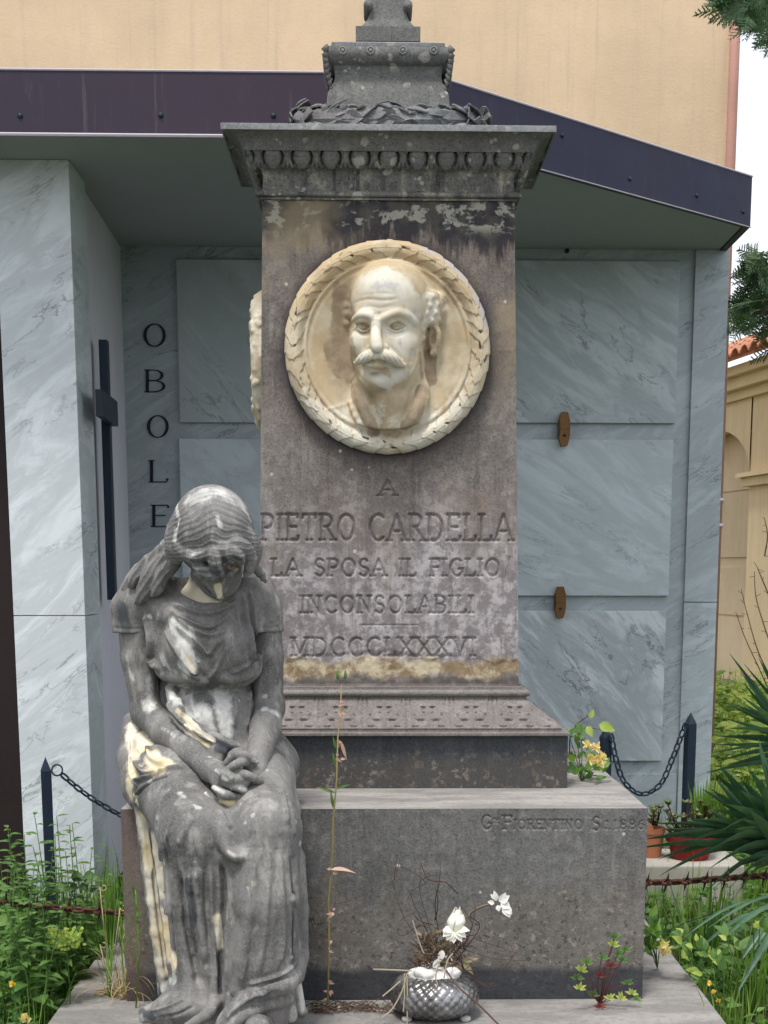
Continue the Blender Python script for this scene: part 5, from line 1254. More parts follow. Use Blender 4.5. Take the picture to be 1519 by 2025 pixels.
# ------------------------------------------------------------------ shoe tip and gathered cloth at the right foot
T = Field((-0.36, -0.56, -0.05), (-0.14, -0.10, 0.14), 0.003)
T.chain([J(512, 2028, -0.38), J(508, 2034, -0.46)], [0.034, 0.028], 0.01)
T.half((0, 0, -0.018), (0, 0, -1))
V_, F_ = T.mesh(); Sculpt(V_, F_).smooth(1).build('shoe', M['statue'], st, ATT)
T = Field((-0.30, -0.42, -0.04), (-0.12, -0.08, 0.12), 0.003)
for (x0, y0, Y0, x1, y1, Y1, ra, rb) in ((552, 1968, -0.30, 551, 2012, -0.33, 0.010, 0.014), (568, 1958, -0.29, 574, 2008, -0.31, 0.016, 0.018), (582, 1915, -0.24, 592, 1995, -0.24, 0.012, 0.016), (592, 1990, -0.22, 596, 2000, -0.22, 0.012, 0.016)):
    T.cone(J(x0, y0, Y0), J(x1, y1, Y1), ra, rb, 0.006)
T.half((0, 0, -0.018), (0, 0, -1))
V_, F_ = T.mesh(); S = Sculpt(V_, F_).smooth(1); S.at['white'] = np.full(len(S.V), 0.5); S.build('gathered_cloth', M['statue'], st, ATT)
# ================================================================== round marble portrait on the shaft
def m_port():
    g = NT('portrait_marble', 0.7, 0.3)
    n = g.noise(9, 6, 0.65); c = g.mix(g.step(n, 0.34, 0.66), (0.36, 0.285, 0.18), (0.54, 0.465, 0.34))
    rag = g.noise(14, 7, 0.72)
    def msk(nm, k=2.0): return g.step(g.math('ADD', g.attr(nm), g.math('MULTIPLY', g.math('SUBTRACT', rag, 0.5), k)), 0.3, 0.62)
    c = g.mix(g.math('MULTIPLY', msk('pale'), 0.95), c, g.mix(g.step(g.noise(20, 5, 0.6), 0.4, 0.65), (0.52, 0.47, 0.375), (0.60, 0.57, 0.49)))
    c = g.mix(g.math('MULTIPLY', msk('ochre'), 0.75), c, (0.44, 0.325, 0.185))
    c = g.mix(g.math('MULTIPLY', msk('brown'), 0.85), c, g.mix(g.step(g.noise(26, 5, 0.7), 0.4, 0.6), (0.22, 0.16, 0.10), (0.31, 0.235, 0.16)))
    c = g.mix(g.math('MULTIPLY', msk('grey'), 0.75), c, (0.36, 0.35, 0.36))
    c = g.mix(g.math('MULTIPLY', g.attr('hole'), 0.9), c, (0.03, 0.025, 0.02))
    return g.out(c, None, g.bump(g.math('ADD', g.noise(150, 4, 0.7), g.noise(45, 3)), 0.12, 0.002))
M['portrait'] = m_port()
YM = 0.503
def W(x, y, w): return atY(x, y, YM-w)
k_ = 0.00139
P = Field((MCX-0.292, YM-0.185, MCZ-0.292), (MCX+0.292, YM+0.02, MCZ+0.292), 0.0026)
X, Y, Z = P.ax[0][:, None, None], P.ax[1][None, :, None], P.ax[2][None, None, :]
rr = np.sqrt((X-MCX)**2+(Z-MCZ)**2); wv = YM-Y
def Pe(x, y, w, r, k=0.02, mode='add', R=None): P.ell(W(x, y, w), r, k, mode, R)
def Pc(pts, rs, k=0.01, mode='add', sm=0): P.chain([W(*p) for p in pts], rs, k, mode, sm)
# bust: cloak, shirt, neck
Pe(672, 890, 0.0, (0.14, 0.050, 0.110), 0.02); Pe(868, 890, 0.0, (0.14, 0.050, 0.110), 0.02)
Pe(770, 850, 0.0, (0.10, 0.05, 0.09), 0.02)
Pc([(764, 735, 0.020), (770, 800, 0.024), (775, 850, 0.01)], [0.052, 0.050, 0.052], 0.02)
Pc([(750, 775, 0.070), (756, 805, 0.068), (768, 845, 0.050)], [0.010, 0.009, 0.007], 0.016)         # cords of the neck
Pc([(804, 762, 0.055), (792, 800, 0.060), (782, 835, 0.048)], [0.012, 0.011, 0.008], 0.018)
Pc([(772, 790, 0.060), (775, 850, 0.045)], [0.03, 0.035], 0.02)
Pe(816, 800, 0.010, (0.040, 0.040, 0.075), 0.02); Pe(720, 800, 0.006, (0.040, 0.040, 0.07), 0.02); Pe(770, 885, 0.02, (0.07, 0.030, 0.05), 0.03)
# standing collar flaps
for pts in ([(705, 752, 0.02), (716, 790, 0.040), (735, 835, 0.050), (748, 862, 0.046)], [(835, 748, 0.02), (832, 790, 0.040), (815, 828, 0.050), (792, 858, 0.048)]):
    Pc(pts, [0.012, 0.022, 0.020, 0.010], 0.010, sm=3)
Pc([(700, 768, 0.03), (716, 812, 0.052), (738, 850, 0.058), (752, 872, 0.05)], [0.004, 0.005, 0.005, 0.004], 0.006, sm=3)
Pc([(845, 762, 0.03), (838, 806, 0.052), (815, 848, 0.056), (790, 880, 0.05)], [0.004, 0.005, 0.005, 0.004], 0.006, sm=3)
Pc([(690, 795, 0.035), (712, 838, 0.05), (745, 885, 0.05)], [0.004, 0.006, 0.005], 0.012, sm=3)
disc = np.maximum(rr-0.262, wv-0.034); disc = np.maximum(disc, -(wv+0.012))
keep = P.D; P.D = np.minimum(np.full_like(keep, 0.2), disc.astype(np.float32))
tor_ = (np.sqrt((rr-0.2525)**2+((wv-0.020)*0.85)**2)-0.0255).astype(np.float32); P.D = np.minimum(P.D, tor_)
fil = (np.sqrt((rr-0.2215)**2+(wv-0.035)**2)-0.0052).astype(np.float32); h_ = np.clip(0.006-np.abs(P.D-fil), 0, None)/0.006; P.D = np.minimum(P.D, fil)-h_*h_*0.0015
# dished ground
sub = (np.sqrt(rr**2+((wv-0.672)*1.0)**2)-0.670).astype(np.float32)
sub = np.maximum(sub, rr-0.214); P.D = np.maximum(P.D, -sub)
keep = np.maximum(keep, (rr-0.217).astype(np.float32)); h_ = np.clip(0.01-np.abs(P.D-keep), 0, None)/0.01; P.D = np.minimum(P.D, keep)-h_*h_*0.0025
# skull and face, turned a little to the left
Pe(778, 612, 0.022, (0.102, 0.085, 0.118), 0.02)
Pe(768, 592, 0.050, (0.098, 0.072, 0.090), 0.03)
Pe(752, 690, 0.042, (0.078, 0.072, 0.105), 0.03)
Pe(790, 690, 0.022, (0.066, 0.066, 0.095), 0.03)
Pe(792, 716, 0.034, (0.050, 0.062, 0.058), 0.03); Pe(775, 740, 0.050, (0.045, 0.045, 0.035), 0.03)
Pe(748, 748, 0.070, (0.044, 0.038, 0.032), 0.03)
Pe(748, 755, 0.088, (0.022, 0.018, 0.016), 0.016)
Pe(711, 676, 0.078, (0.024, 0.020, 0.026), 0.03); Pe(796, 676, 0.080, (0.032, 0.020, 0.024), 0.03)
Pe(752, 622, 0.092, (0.056, 0.016, 0.012), 0.03)
Pc([(697, 634, 0.086), (712, 624, 0.106), (730, 624, 0.116), (741, 634, 0.114)], [0.004, 0.006, 0.0065, 0.006], 0.010, sm=3)
Pc([(748, 634, 0.114), (764, 627, 0.117), (786, 618, 0.114), (806, 624, 0.104), (822, 641, 0.084)], [0.006, 0.006, 0.0065, 0.006, 0.004], 0.010, sm=3)
Pe(717, 647, 0.122, (0.025, 0.034, 0.017), 0.012, 'sub'); Pe(785, 645, 0.122, (0.032, 0.034, 0.018), 0.012, 'sub')
Pe(718, 646, 0.080, (0.0185, 0.019, 0.0155), 0.002); Pe(785, 645, 0.080, (0.023, 0.020, 0.0165), 0.002)
Pc([(704, 640, 0.093), (713, 634, 0.104), (726, 636, 0.106), (734, 644, 0.098)], [0.0035, 0.005, 0.005, 0.0035], 0.005, sm=3)
Pc([(706, 648, 0.094), (716, 655, 0.100), (727, 654, 0.101), (734, 646, 0.098)], [0.0025, 0.003, 0.003, 0.003], 0.002, sm=3)
Pc([(766, 645, 0.100), (775, 635, 0.107), (790, 633, 0.107), (806, 642, 0.094)], [0.003, 0.004, 0.004, 0.003], 0.005, sm=3)
Pc([(767, 647, 0.100), (777, 655, 0.102), (790, 655, 0.101), (804, 647, 0.094)], [0.003, 0.003, 0.003, 0.0025], 0.002, sm=3)
Pe(718, 645, 0.103, (0.005, 0.009, 0.005), 0.001, 'sub'); Pe(783, 645, 0.104, (0.0055, 0.009, 0.0055), 0.001, 'sub')
Pc([(744, 633, 0.104), (743, 655, 0.122), (743, 672, 0.136), (746, 688, 0.146)], [0.011, 0.0105, 0.0125, 0.0155], 0.014, sm=3)
Pe(733, 689, 0.127, (0.0125, 0.013, 0.011), 0.008); Pe(760, 687, 0.128, (0.0135, 0.013, 0.011), 0.008)
Pe(755, 695, 0.139, (0.0055, 0.006, 0.0035), 0.003, 'sub')
Pe(748, 712, 0.106, (0.040, 0.026, 0.024), 0.02)
# moustache, lips, tuft
Pc([(744, 704, 0.134), (730, 703, 0.137), (717, 709, 0.126), (706, 716, 0.108), (700, 717, 0.098)], [0.009, 0.0125, 0.0115, 0.0065, 0.003], 0.005, sm=3)
Pc([(747, 703, 0.134), (763, 703, 0.139), (779, 710, 0.131), (791, 720, 0.114), (801, 723, 0.100)], [0.009, 0.013, 0.0125, 0.0075, 0.003], 0.005, sm=3)
Pc([(724, 720, 0.116), (743, 722, 0.126), (766, 724, 0.118)], [0.004, 0.0075, 0.004], 0.006, sm=3)
Pc([(722, 716, 0.122), (744, 717.5, 0.134), (768, 720, 0.124)], [0.0012, 0.0022, 0.0012], 0.002, 'sub', sm=3)
Pe(741, 735, 0.114, (0.013, 0.010, 0.009), 0.008); Pe(744, 744, 0.118, (0.020, 0.010, 0.005), 0.012, 'sub')
# ear
Pe(857, 673, 0.022, (0.018, 0.024, 0.040), 0.008); Pc([(852, 650, 0.038), (862, 647, 0.042), (868, 664, 0.042), (864, 684, 0.036), (856, 700, 0.036)], [0.005, 0.0065, 0.0065, 0.006, 0.009], 0.004, sm=3)
Pe(857, 670, 0.046, (0.007, 0.012, 0.018), 0.005, 'sub')
# hair: curls on the right temple, shallow locks on the left
rg = random.Random(11)
for (x, y, w_, r_) in ((838, 592, 0.055, 0.020), (852, 588, 0.048, 0.021), (862, 602, 0.040, 0.018), (846, 606, 0.052, 0.019), (857, 618, 0.043, 0.018), (840, 622, 0.056, 0.015), (850, 633, 0.046, 0.014), (836, 640, 0.055, 0.011),
        (832, 575, 0.050, 0.014), (824, 560, 0.048, 0.013), (815, 546, 0.044, 0.012), (803, 537, 0.040, 0.010), (864, 634, 0.034, 0.012), (832, 655, 0.052, 0.009), (834, 668, 0.048, 0.008), (868, 592, 0.03, 0.015), (871, 615, 0.026, 0.014)):
    P.ell(W(x, y, w_), (r_*1.1, r_*0.9, r_*1.05), 0.010)
    Pc([(x-5+rg.uniform(-3, 3), y-7, w_+r_*0.8), (x+5, y-2+rg.uniform(-3, 3), w_+r_*0.95), (x-1, y+7, w_+r_*0.8)], [0.001, 0.0026, 0.001], 0.005, sm=3)
for (x, y, w_, r_) in ((694, 590, 0.012, 0.016), (688, 605, 0.012, 0.014), (690, 622, 0.012, 0.014), (693, 572, 0.012, 0.013), (686, 640, 0.010, 0.011), (703, 556, 0.01, 0.012)):
    P.ell(W(x, y, w_), (r_, r_, r_), 0.006)
P.D = np.maximum(P.D, -(wv+0.010).astype(np.float32))
V_, F_ = P.mesh(); S = Sculpt(V_, F_); S.smooth(1, 0.5)
pf = 0.00139
for p, w_, a in (([(700, 600), (725, 592), (760, 594), (790, 590)], 3, -1.6), ([(706, 612), (730, 606), (752, 609), (780, 603)], 3, -1.4), ([(712, 585), (750, 580), (785, 582)], 3, -0.9),
        ([(741, 618), (743, 630)], 2.5, -2.5), ([(750, 617), (749, 630)], 2.5, -2.0), ([(729, 686), (722, 697), (712, 708)], 3, -2.2), ([(768, 684), (782, 696), (796, 712)], 4, -2.6), ([(712, 660), (722, 664), (732, 658)], 3, -1.5),
        ([(768, 660), (782, 666), (800, 660)], 3, -1.5), ([(706, 735), (716, 750), (730, 762)], 4, -1.5), ([(796, 728), (800, 745), (790, 758)], 5, -2), ([(826, 690), (822, 720), (808, 748)], 4, 2.5), ([(816, 690), (812, 720)], 4, -2.5),
        ([(763, 775), (766, 800), (771, 830)], 3, -2), ([(748, 790), (752, 815), (758, 838)], 3, -2), ([(745, 900), (762, 862), (792, 880)], 2, 1.5), ([(760, 850), (780, 870), (800, 880)], 1.6, -1.2),
        ([(676, 800), (676, 850), (678, 880)], 2, -1.2), ([(862, 800), (862, 850), (858, 880)], 2, -1.2), ([(640, 812), (690, 798)], 3, 1.5), ([(690, 648), (695, 690), (704, 730)], 4, -2)):
    S.stroke(p, w_*pf, a/1000)
S.refresh()
for k in range(9):                                     # hairs of the moustache
    x = 706+k*4.2; S.stroke([(x+6, 699+abs(k-5)*0.6), (x-1, 717)], 1.3*pf, 0.0011*(-1)**k)
    x = 752+k*5; S.stroke([(x-2, 699+k*1.2), (x+7, 714+k*1.0)], 1.3*pf, 0.0011*(-1)**k)
S.refresh()
# laurel band: overlapping leaves climbing from the foot on both sides
dx, dz = S.V[:, 0]-MCX, S.V[:, 2]-MCZ; r_ = np.hypot(dx, dz); th = np.arctan2(dx, -dz)            # 0 at the foot
b = (r_-0.2525)/0.0265; on = (np.abs(b) < 1.15) & (YM-S.V[:, 1] > -0.006)
s_ = np.abs(th)*0.2525/0.044+0.3*fbm(np.stack([th*6, 0*th, 0*th], -1), 2, 7)
wob = 0.5*fbm(np.stack([th*9, b, 0*th], -1), 2, 3)
t1 = s_-np.abs(b-0.05)*0.95+wob; f1 = t1-np.floor(t1)
t2 = s_+0.5-np.abs(np.abs(b)-0.62)*1.5+wob; f2 = t2-np.floor(t2)
hgt = np.maximum(1-f1, 0.9*(1-f2)-0.1)
edge = np.exp(-(np.minimum(f1, 1-f1)/0.06)**2)
mid = np.exp(-((b-0.05)/0.07)**2)
d = np.where(on, 0.0034*(hgt-0.45)-0.0014*edge*(f1 > 0.5)+0.0012*mid-0.0016*np.exp(-((np.abs(b)-0.0)/0.05)**2), 0)
cell = np.floor(t1); hx_ = np.sin(cell*12.9898+np.sign(th)*4.1)*43758.5453; hr = hx_-np.floor(hx_)
hole = on & (hr > 0.55) & (np.abs(b-(hr-0.75)*2.4) < 0.13) & (f1 > 0.80) & (f1 < 0.98)
d = d-0.004*hole
S.V += S.N*(d*np.clip((1.15-np.abs(b))*4, 0, 1)*np.clip((YM-S.V[:, 1]+0.006)*80, 0, 1))[:, None]
S.at['hole'] = hole*1.0
pale = np.clip((MCZ-0.02-S.V[:, 2])/0.16, 0, 1)*np.clip((r_-0.12)/0.08, 0, 1)*0.55
S.at['pale'] = pale
och = np.clip((S.V[:, 2]-MCZ-0.02)/0.12, 0, 1)*(r_ > 0.20)*0.6; S.at['ochre'] = och
S.at['grey'] = np.clip((dx-0.05)/0.12, 0, 1)*np.clip((dz+0.02)/0.1, 0, 1)*(r_ > 0.262)*0.6
S.refresh()
for p, w_ in (([(720, 560), (760, 545), (800, 570), (760, 600), (720, 620)], 26), ([(760, 570), (810, 590), (815, 630), (800, 690)], 24), ([(706, 660), (715, 700), (730, 740)], 14), ([(743, 650), (746, 688)], 12), ([(705, 716), (745, 704), (800, 722)], 9),
        ([(790, 660), (780, 700), (790, 740)], 20), ([(740, 745), (770, 760)], 14), ([(845, 590), (858, 615), (845, 640)], 16), ([(640, 830), (690, 860), (740, 885)], 18), ([(800, 880), (860, 850), (900, 800)], 18), ([(730, 620), (770, 640)], 18)): S.paint('pale', p, w_*pf, 0.9)
for p, w_ in (([(710, 646), (726, 646)], 4), ([(774, 645), (798, 645)], 4)): S.paint('ochre', p, w_*1.6*pf, 0.5)
for p, w_ in (([(680, 570), (672, 620), (678, 700), (690, 740)], 13), ([(668, 560), (676, 590)], 10), ([(655, 690), (675, 740), (700, 770)], 12), ([(858, 650), (858, 690)], 9),  ([(845, 700), (848, 750)], 9), ([(830, 700), (836, 760)], 6), ([(880, 560), (900, 590)], 12), ([(838, 800), (828, 830)], 6)): S.paint('brown', p, w_*1.5*pf, 0.62)
for p, w_ in (([(640, 600), (625, 660), (630, 740), (650, 790)], 20), ([(760, 850), (775, 880)], 12), ([(640, 560), (700, 520)], 12), ([(690, 800), (700, 840)], 8), ([(870, 780), (880, 820)], 12), ([(905, 640), (925, 660)], 12)): S.paint('ochre', p, w_*1.6*pf, 0.5)
for p, w_ in (([(745, 560), (790, 572)], 15), ([(790, 676), (800, 690)], 8)): S.paint('grey', p, w_*pf, 0.42)
for p, w_ in (([(704, 772), (720, 818), (741, 852)], 12), ([(834, 770), (824, 812), (802, 846)], 15), ([(677, 580), (672, 640), (680, 700), (694, 745)], 18), ([(656, 690), (672, 735)], 16), ([(850, 700), (852, 750)], 12)): S.paint('brown', p, w_*pf, 1.25)
S.build('portrait_medallion', M['portrait'], mon, ('pale', 'ochre', 'brown', 'grey', 'hole'))
# ---- fruit and leaf wreath on the left flank
zc = zY(716, 0.68); xw = MX-(SHX+0.012)
Wf = Field((xw-0.075, MY-0.25, zc-0.25), (xw+0.04, MY+0.25, zc+0.25), 0.004)
ring = [np.array([xw+0.004, MY+0.148*math.cos(a), zc+0.160*math.sin(a)]) for a in np.linspace(0, 2*PI, 41)]
Wf.chain(ring, 0.034, 0.004)
Wf.ell((xw+0.006, MY, zc), (0.022, 0.145, 0.155), 0.01)
rg = random.Random(3)
for k in range(40): a = rg.uniform(0, 2*PI); r1 = rg.uniform(0.02, 0.11); Wf.ell((xw-0.012, MY+r1*math.cos(a), zc+r1*math.sin(a)), (0.010, 0.022, 0.014), 0.004)
for k in range(150):
    a = rg.uniform(0, 2*PI); ph = rg.uniform(-1.5, 1.5); R1 = 0.030
    zone = (a/(2*PI)*4) % 1
    c_ = np.array([xw+0.004-R1*math.cos(ph), MY+(0.148+R1*math.sin(ph))*math.cos(a), zc+(0.160+R1*math.sin(ph))*math.sin(a)])
    if int(a/(2*PI)*9) % 2: Wf.ell(c_, (0.011, 0.013, 0.011), 0.002)
    else:
        t = np.array([0, -math.sin(a), math.cos(a)])*0.03; Wf.chain([c_-t, c_, c_+t], [0.002, 0.008, 0.002], 0.002)
V_, F_ = Wf.mesh(); S = Sculpt(V_, F_).smooth(1); S.at['pale'] = np.full(len(S.V), 0.42)
S.build('side_wreath', M['portrait'], mon, ('pale', 'ochre', 'brown', 'grey', 'hole'))
# ================================================================== plants: shared tools
def m_leaf(name, c1, c2, c3=None, rough=0.5, tr=0.35, sc=14):
    g = NT(name, rough, 0.35)
    c = g.mix(g.step(g.noise(sc, 4, 0.6), 0.35, 0.65), c1, c2)
    if c3: c = g.mix(g.math('MULTIPLY', g.step(g.noise(sc*0.6, 3), 0.56, 0.66), 0.8), c, c3)
    g.put(g.b.inputs['Base Color'], c)
    t = g.t.nodes.new('ShaderNodeBsdfTranslucent'); g.put(t.inputs[0], g.mix(1.0, c, (1.4, 1.5, 0.7), 'MULTIPLY'))
    mx = g.t.nodes.new('ShaderNodeMixShader'); mx.inputs[0].default_value = tr
    out = g.t.nodes['Material Output']; g.t.links.new(g.b.outputs[0], mx.inputs[1]); g.t.links.new(t.outputs[0], mx.inputs[2]); g.t.links.new(mx.outputs[0], out.inputs[0])
    return g.m
M['grass'] = m_leaf('grass_blade', (0.10, 0.20, 0.03), (0.19, 0.33, 0.055), (0.33, 0.36, 0.13))
M['grass_dark'] = m_leaf('leaf_green', (0.04, 0.10, 0.022), (0.08, 0.17, 0.04), (0.15, 0.24, 0.07))
M['weed'] = m_leaf('weed_leaf', (0.065, 0.14, 0.035), (0.13, 0.24, 0.065), (0.22, 0.31, 0.11))
M['yellowgreen'] = m_leaf('yellow_green_leaf', (0.28, 0.38, 0.07), (0.44, 0.52, 0.13))
M['yucca'] = m_leaf('sword_leaf', (0.03, 0.075, 0.042), (0.07, 0.14, 0.075), (0.13, 0.20, 0.11), 0.38, 0.12, 5)
M['dry'] = m_leaf('dry_straw', (0.42, 0.32, 0.18), (0.58, 0.47, 0.30), (0.30, 0.20, 0.10), 0.7, 0.25)
M['twig'] = m_paint('brown_twig', (0.085, 0.045, 0.032), 0.4, 0.8)
M['twig_pale'] = m_paint('pale_twig', (0.35, 0.30, 0.22), 0.25, 0.8)
M['red_leaf'] = m_leaf('red_leaf', (0.16, 0.035, 0.035), (0.24, 0.07, 0.05))
M['red_stem'] = m_paint('red_stem', (0.14, 0.05, 0.045), 0.4, 0.7)
M['yellow_flower'] = m_leaf('yellow_petal', (0.75, 0.52, 0.06), (0.85, 0.62, 0.16), None, 0.6)
M['gold_flower'] = m_leaf('golden_petal', (0.74, 0.58, 0.26), (0.82, 0.72, 0.42), None, 0.6)
M['white_petal'] = m_leaf('white_petal', (0.72, 0.70, 0.68), (0.82, 0.80, 0.78), None, 0.6, 0.2)
M['conifer'] = m_leaf('conifer_leaf', (0.03, 0.075, 0.035), (0.075, 0.13, 0.06), (0.14, 0.19, 0.10), 0.6, 0.2)
M['bark'] = m_paint('bark', (0.10, 0.07, 0.05), 0.4, 0.9, 0, 0.8)
M['succulent'] = m_leaf('succulent_leaf', (0.10, 0.08, 0.04), (0.16, 0.15, 0.06), (0.20, 0.07, 0.05), 0.45, 0.1)
rnd = random.Random(77)
def blade(mb, base, d, L, w, droop=0.5, n=6, mi=0, twist=0.0, fold=0.3, side=None, taper=0.0):
    """a bending ribbon leaf with a shallow keel"""
    p = Vector(base); d = Vector(d).normalized(); st_ = L/n; vs_ = []; s0 = side or d.cross(Vector((0, 0, 1)))
    if s0.length < 0.1: s0 = Vector((math.cos(twist*9), math.sin(twist*9), 0))
    s0.normalize()
    if twist: s0 = Matrix.Rotation(twist, 3, d) @ s0
    for i in range(n+1):
        u = i/n; ww = w*0.5*(math.sin(PI*min(1, 0.18+0.82*u))**0.6 if taper == 0 else (1-u)**0.6*(0.6+0.4*min(1, u*6)))
        if i == n: ww = w*0.02
        up = s0.cross(d).normalized()
        vs_ += [p-s0*ww+up*ww*fold, p, p+s0*ww+up*ww*fold]
        d = (d+Vector((0, 0, -1))*droop*(0.3+u)/n).normalized(); p = p+d*st_
    fs = []
    for i in range(n):
        for k in range(2): fs.append((i*3+k, i*3+k+1, (i+1)*3+k+1, (i+1)*3+k))
    mb.add(vs_, fs, mi)
def oleaf(mb, base, d, nrm, L, w, mi=0, cup=0.15, n=5, tip=1.0):
    """an oval leaf"""
    b = Vector(base); d = Vector(d).normalized(); nv = Vector(nrm); nv = (nv-d*nv.dot(d)); nv.normalize(); s0 = d.cross(nv); vs_ = []
    for i in range(n+1):
        u = i/n; ww = w*0.5*math.sin(PI*(u**0.8))*(1-0.35*u*tip)+w*0.01; c = b+d*L*u-nv*(cup*L*u*u)
        vs_ += [c-s0*ww+nv*ww*0.3, c, c+s0*ww+nv*ww*0.3]
    mb.add(vs_, [(i*3+k, i*3+k+1, (i+1)*3+k+1, (i+1)*3+k) for i in range(n) for k in range(2)], mi)
def rdir(zmin=-1, zmax=1):
    a = rnd.uniform(0, 2*PI); z = rnd.uniform(zmin, zmax); r = math.sqrt(max(0, 1-z*z)); return Vector((r*math.cos(a), r*math.sin(a), z))
# ------------------------------------------------------------------ ground herbs too many to count
def in_bed(x, y):
    if -0.83 < x < 0.875 and y < 1.47: return False
    if y > 1.56 and x < px1+0.03 and x > px0-2: return False
    if y > YW-0.03 and x < XR+0.1: return False
    return True
def scatter_grass(name, label, N, xr_, yr_, hr, wr, mat, lean=0.35, droop=0.9, dens=None):
    mb = MB(); k = 0; tries = 0
    while k < N and tries < N*20:
        tries += 1; x, y = rnd.uniform(*xr_), rnd.uniform(*yr_)
        if not in_bed(x, y): continue
        if dens and rnd.random() > dens(x, y): continue
        h = rnd.uniform(*hr); a = rdir(-0.2, 0.2)*rnd.uniform(0, lean)
        blade(mb, (x, y, GZ-0.02), (a.x, a.y, 1), h, rnd.uniform(*wr), rnd.uniform(0.2, droop), 5, 0, rnd.uniform(-3, 3), 0.3, None, 1); k += 1
    tag(mb.build(name, mat, None, smooth=True), label, 'grass', kind='stuff')
patch = lambda x, y: 0.35+0.65*(math.sin(x*7+1)*math.cos(y*5)+1)/2
scatter_grass('grass', 'green meadow grass growing left of the monument', 3400, (-2.4, -0.83), (-0.9, 1.9), (0.08, 0.30), (0.004, 0.008), M['grass'], dens=patch)
scatter_grass('grass', 'green grass growing right of the monument in front of the sword leaves', 2600, (0.88, 2.3), (-0.25, 2.95), (0.07, 0.26), (0.004, 0.009), M['grass'], dens=patch)
scatter_grass('grass', 'short grass in front of the monument slab', 1500, (-2.6, 2.4), (-3.2, -0.66), (0.03, 0.1), (0.004, 0.008), M['grass'])
scatter_grass('grass', 'sunlit far grass beyond the corner of the marble tomb', 3500, (1.6, 4.2), (3.0, 10.5), (0.12, 0.42), (0.008, 0.018), M['grass'])
def scatter_cover(name, label, N, xr_, yr_, hr, lr, mats, cat='ground cover'):
    mb = MB(); k = 0
    while k < N:
        x, y = rnd.uniform(*xr_), rnd.uniform(*yr_)
        if not in_bed(x, y): continue
        k += 1; h = rnd.uniform(*hr); b = Vector((x, y, GZ-0.02)); t = b+Vector((rnd.uniform(-.3, .3)*h, rnd.uniform(-.3, .3)*h, h)); mb.tube([b, (b+t)/2, t], 0.0015, 3, False, 0)
        for j in range(rnd.randint(3, 7)):
            u = rnd.uniform(0.35, 1); p = b.lerp(t, u); d = rdir(-0.1, 0.6); L = rnd.uniform(*lr); oleaf(mb, p, d, (d.x*0.3, d.y*0.3-0.3, 1), L, L*rnd.uniform(0.45, 0.85), rnd.choice((0, 0, 1)))
    tag(mb.build(name, mats, None, smooth=True), label, cat, kind='stuff')
scatter_cover('ground_cover', 'dense small weeds and clover left of the monument', 1300, (-2.3, -0.84), (-0.9, 1.6), (0.03, 0.22), (0.018, 0.045), [M['weed'], M['grass_dark']])
scatter_cover('ground_cover', 'low leafy weeds under the sword leaves at the right', 1000, (0.9, 2.2), (-0.25, 2.8), (0.03, 0.16), (0.02, 0.05), [M['weed'], M['grass_dark']])
scatter_cover('ground_cover', 'yellow green nasturtium-like weeds in the far garden', 1500, (1.7, 4.0), (3.2, 9.5), (0.08, 0.45), (0.05, 0.12), [M['yellowgreen'], M['grass']])
# ------------------------------------------------------------------ leafy upright weeds on the left
def upright_weed(px, py, Y, topz, label, group, leaves=46, L0=0.062, lean=(0, 0)):
    b = atY(px, py, Y); b = Vector((b[0], b[1], GZ)); o = empty('leafy_weed', b, label, 'weed', group)
    st_ = MB(); lf = MB(); h = topz-GZ
    for s_ in range(rnd.randint(5, 7)):
        tip = b+Vector((rnd.uniform(-0.11, 0.11)+lean[0], rnd.uniform(-0.06, 0.06), h*rnd.uniform(0.7, 1.0))); mid = (b+tip)/2+Vector((rnd.uniform(-.02, .02), 0, 0))
        pts = catmull([b, mid, tip], 6); st_.tube(pts, [0.0028*(1-0.6*i/(len(pts)-1)) for i in range(len(pts))], 4)
        for k in range(leaves//3+6):
            u = 0.15+0.85*(k/(leaves//3+5)); i = min(len(pts)-2, int(u*(len(pts)-1))); p = Vector(pts[i]).lerp(Vector(pts[i+1]), u*(len(pts)-1)-i)
            a = k*2.4+s_; d = Vector((math.cos(a), math.sin(a), 0.35-0.5*(1-u))); L = L0*(1.15-0.65*u)*rnd.uniform(0.8, 1.2)
            oleaf(lf, p, d, (0, -0.2, 1), L, L*0.46, 0, 0.25)
    st_.build('stem', M['weed'], o); lf.build('foliage', M['weed'], o, smooth=True)
for i, (px, py, Y, pt) in enumerate(((12, 1700, 0.35, 1562), (48, 1760, 0.15, 1625), (92, 1800, 0.35, 1650), (125, 1790, 0.20, 1612), (155, 1830, 0.45, 1606), (10, 1850, -0.05, 1700), (70, 1870, -0.05, 1720), (118, 1880, 0.25, 1760))):
    upright_weed(px, py, Y, zY(pt, Y, px), 'leafy green weed with pointed leaves, %s' % ['tallest at the left edge of the picture', 'just left of the pointed iron post', 'in front of the iron post base', 'right of the iron post, before the marble pier', 'nearest the tall grass tuft by the pier', 'low at the left edge below the spiked chain', 'below the spiked chain, left of the post line', 'behind the lime green flower head'][i], 'leafy weeds left of the monument', 60 if i < 3 else 44)
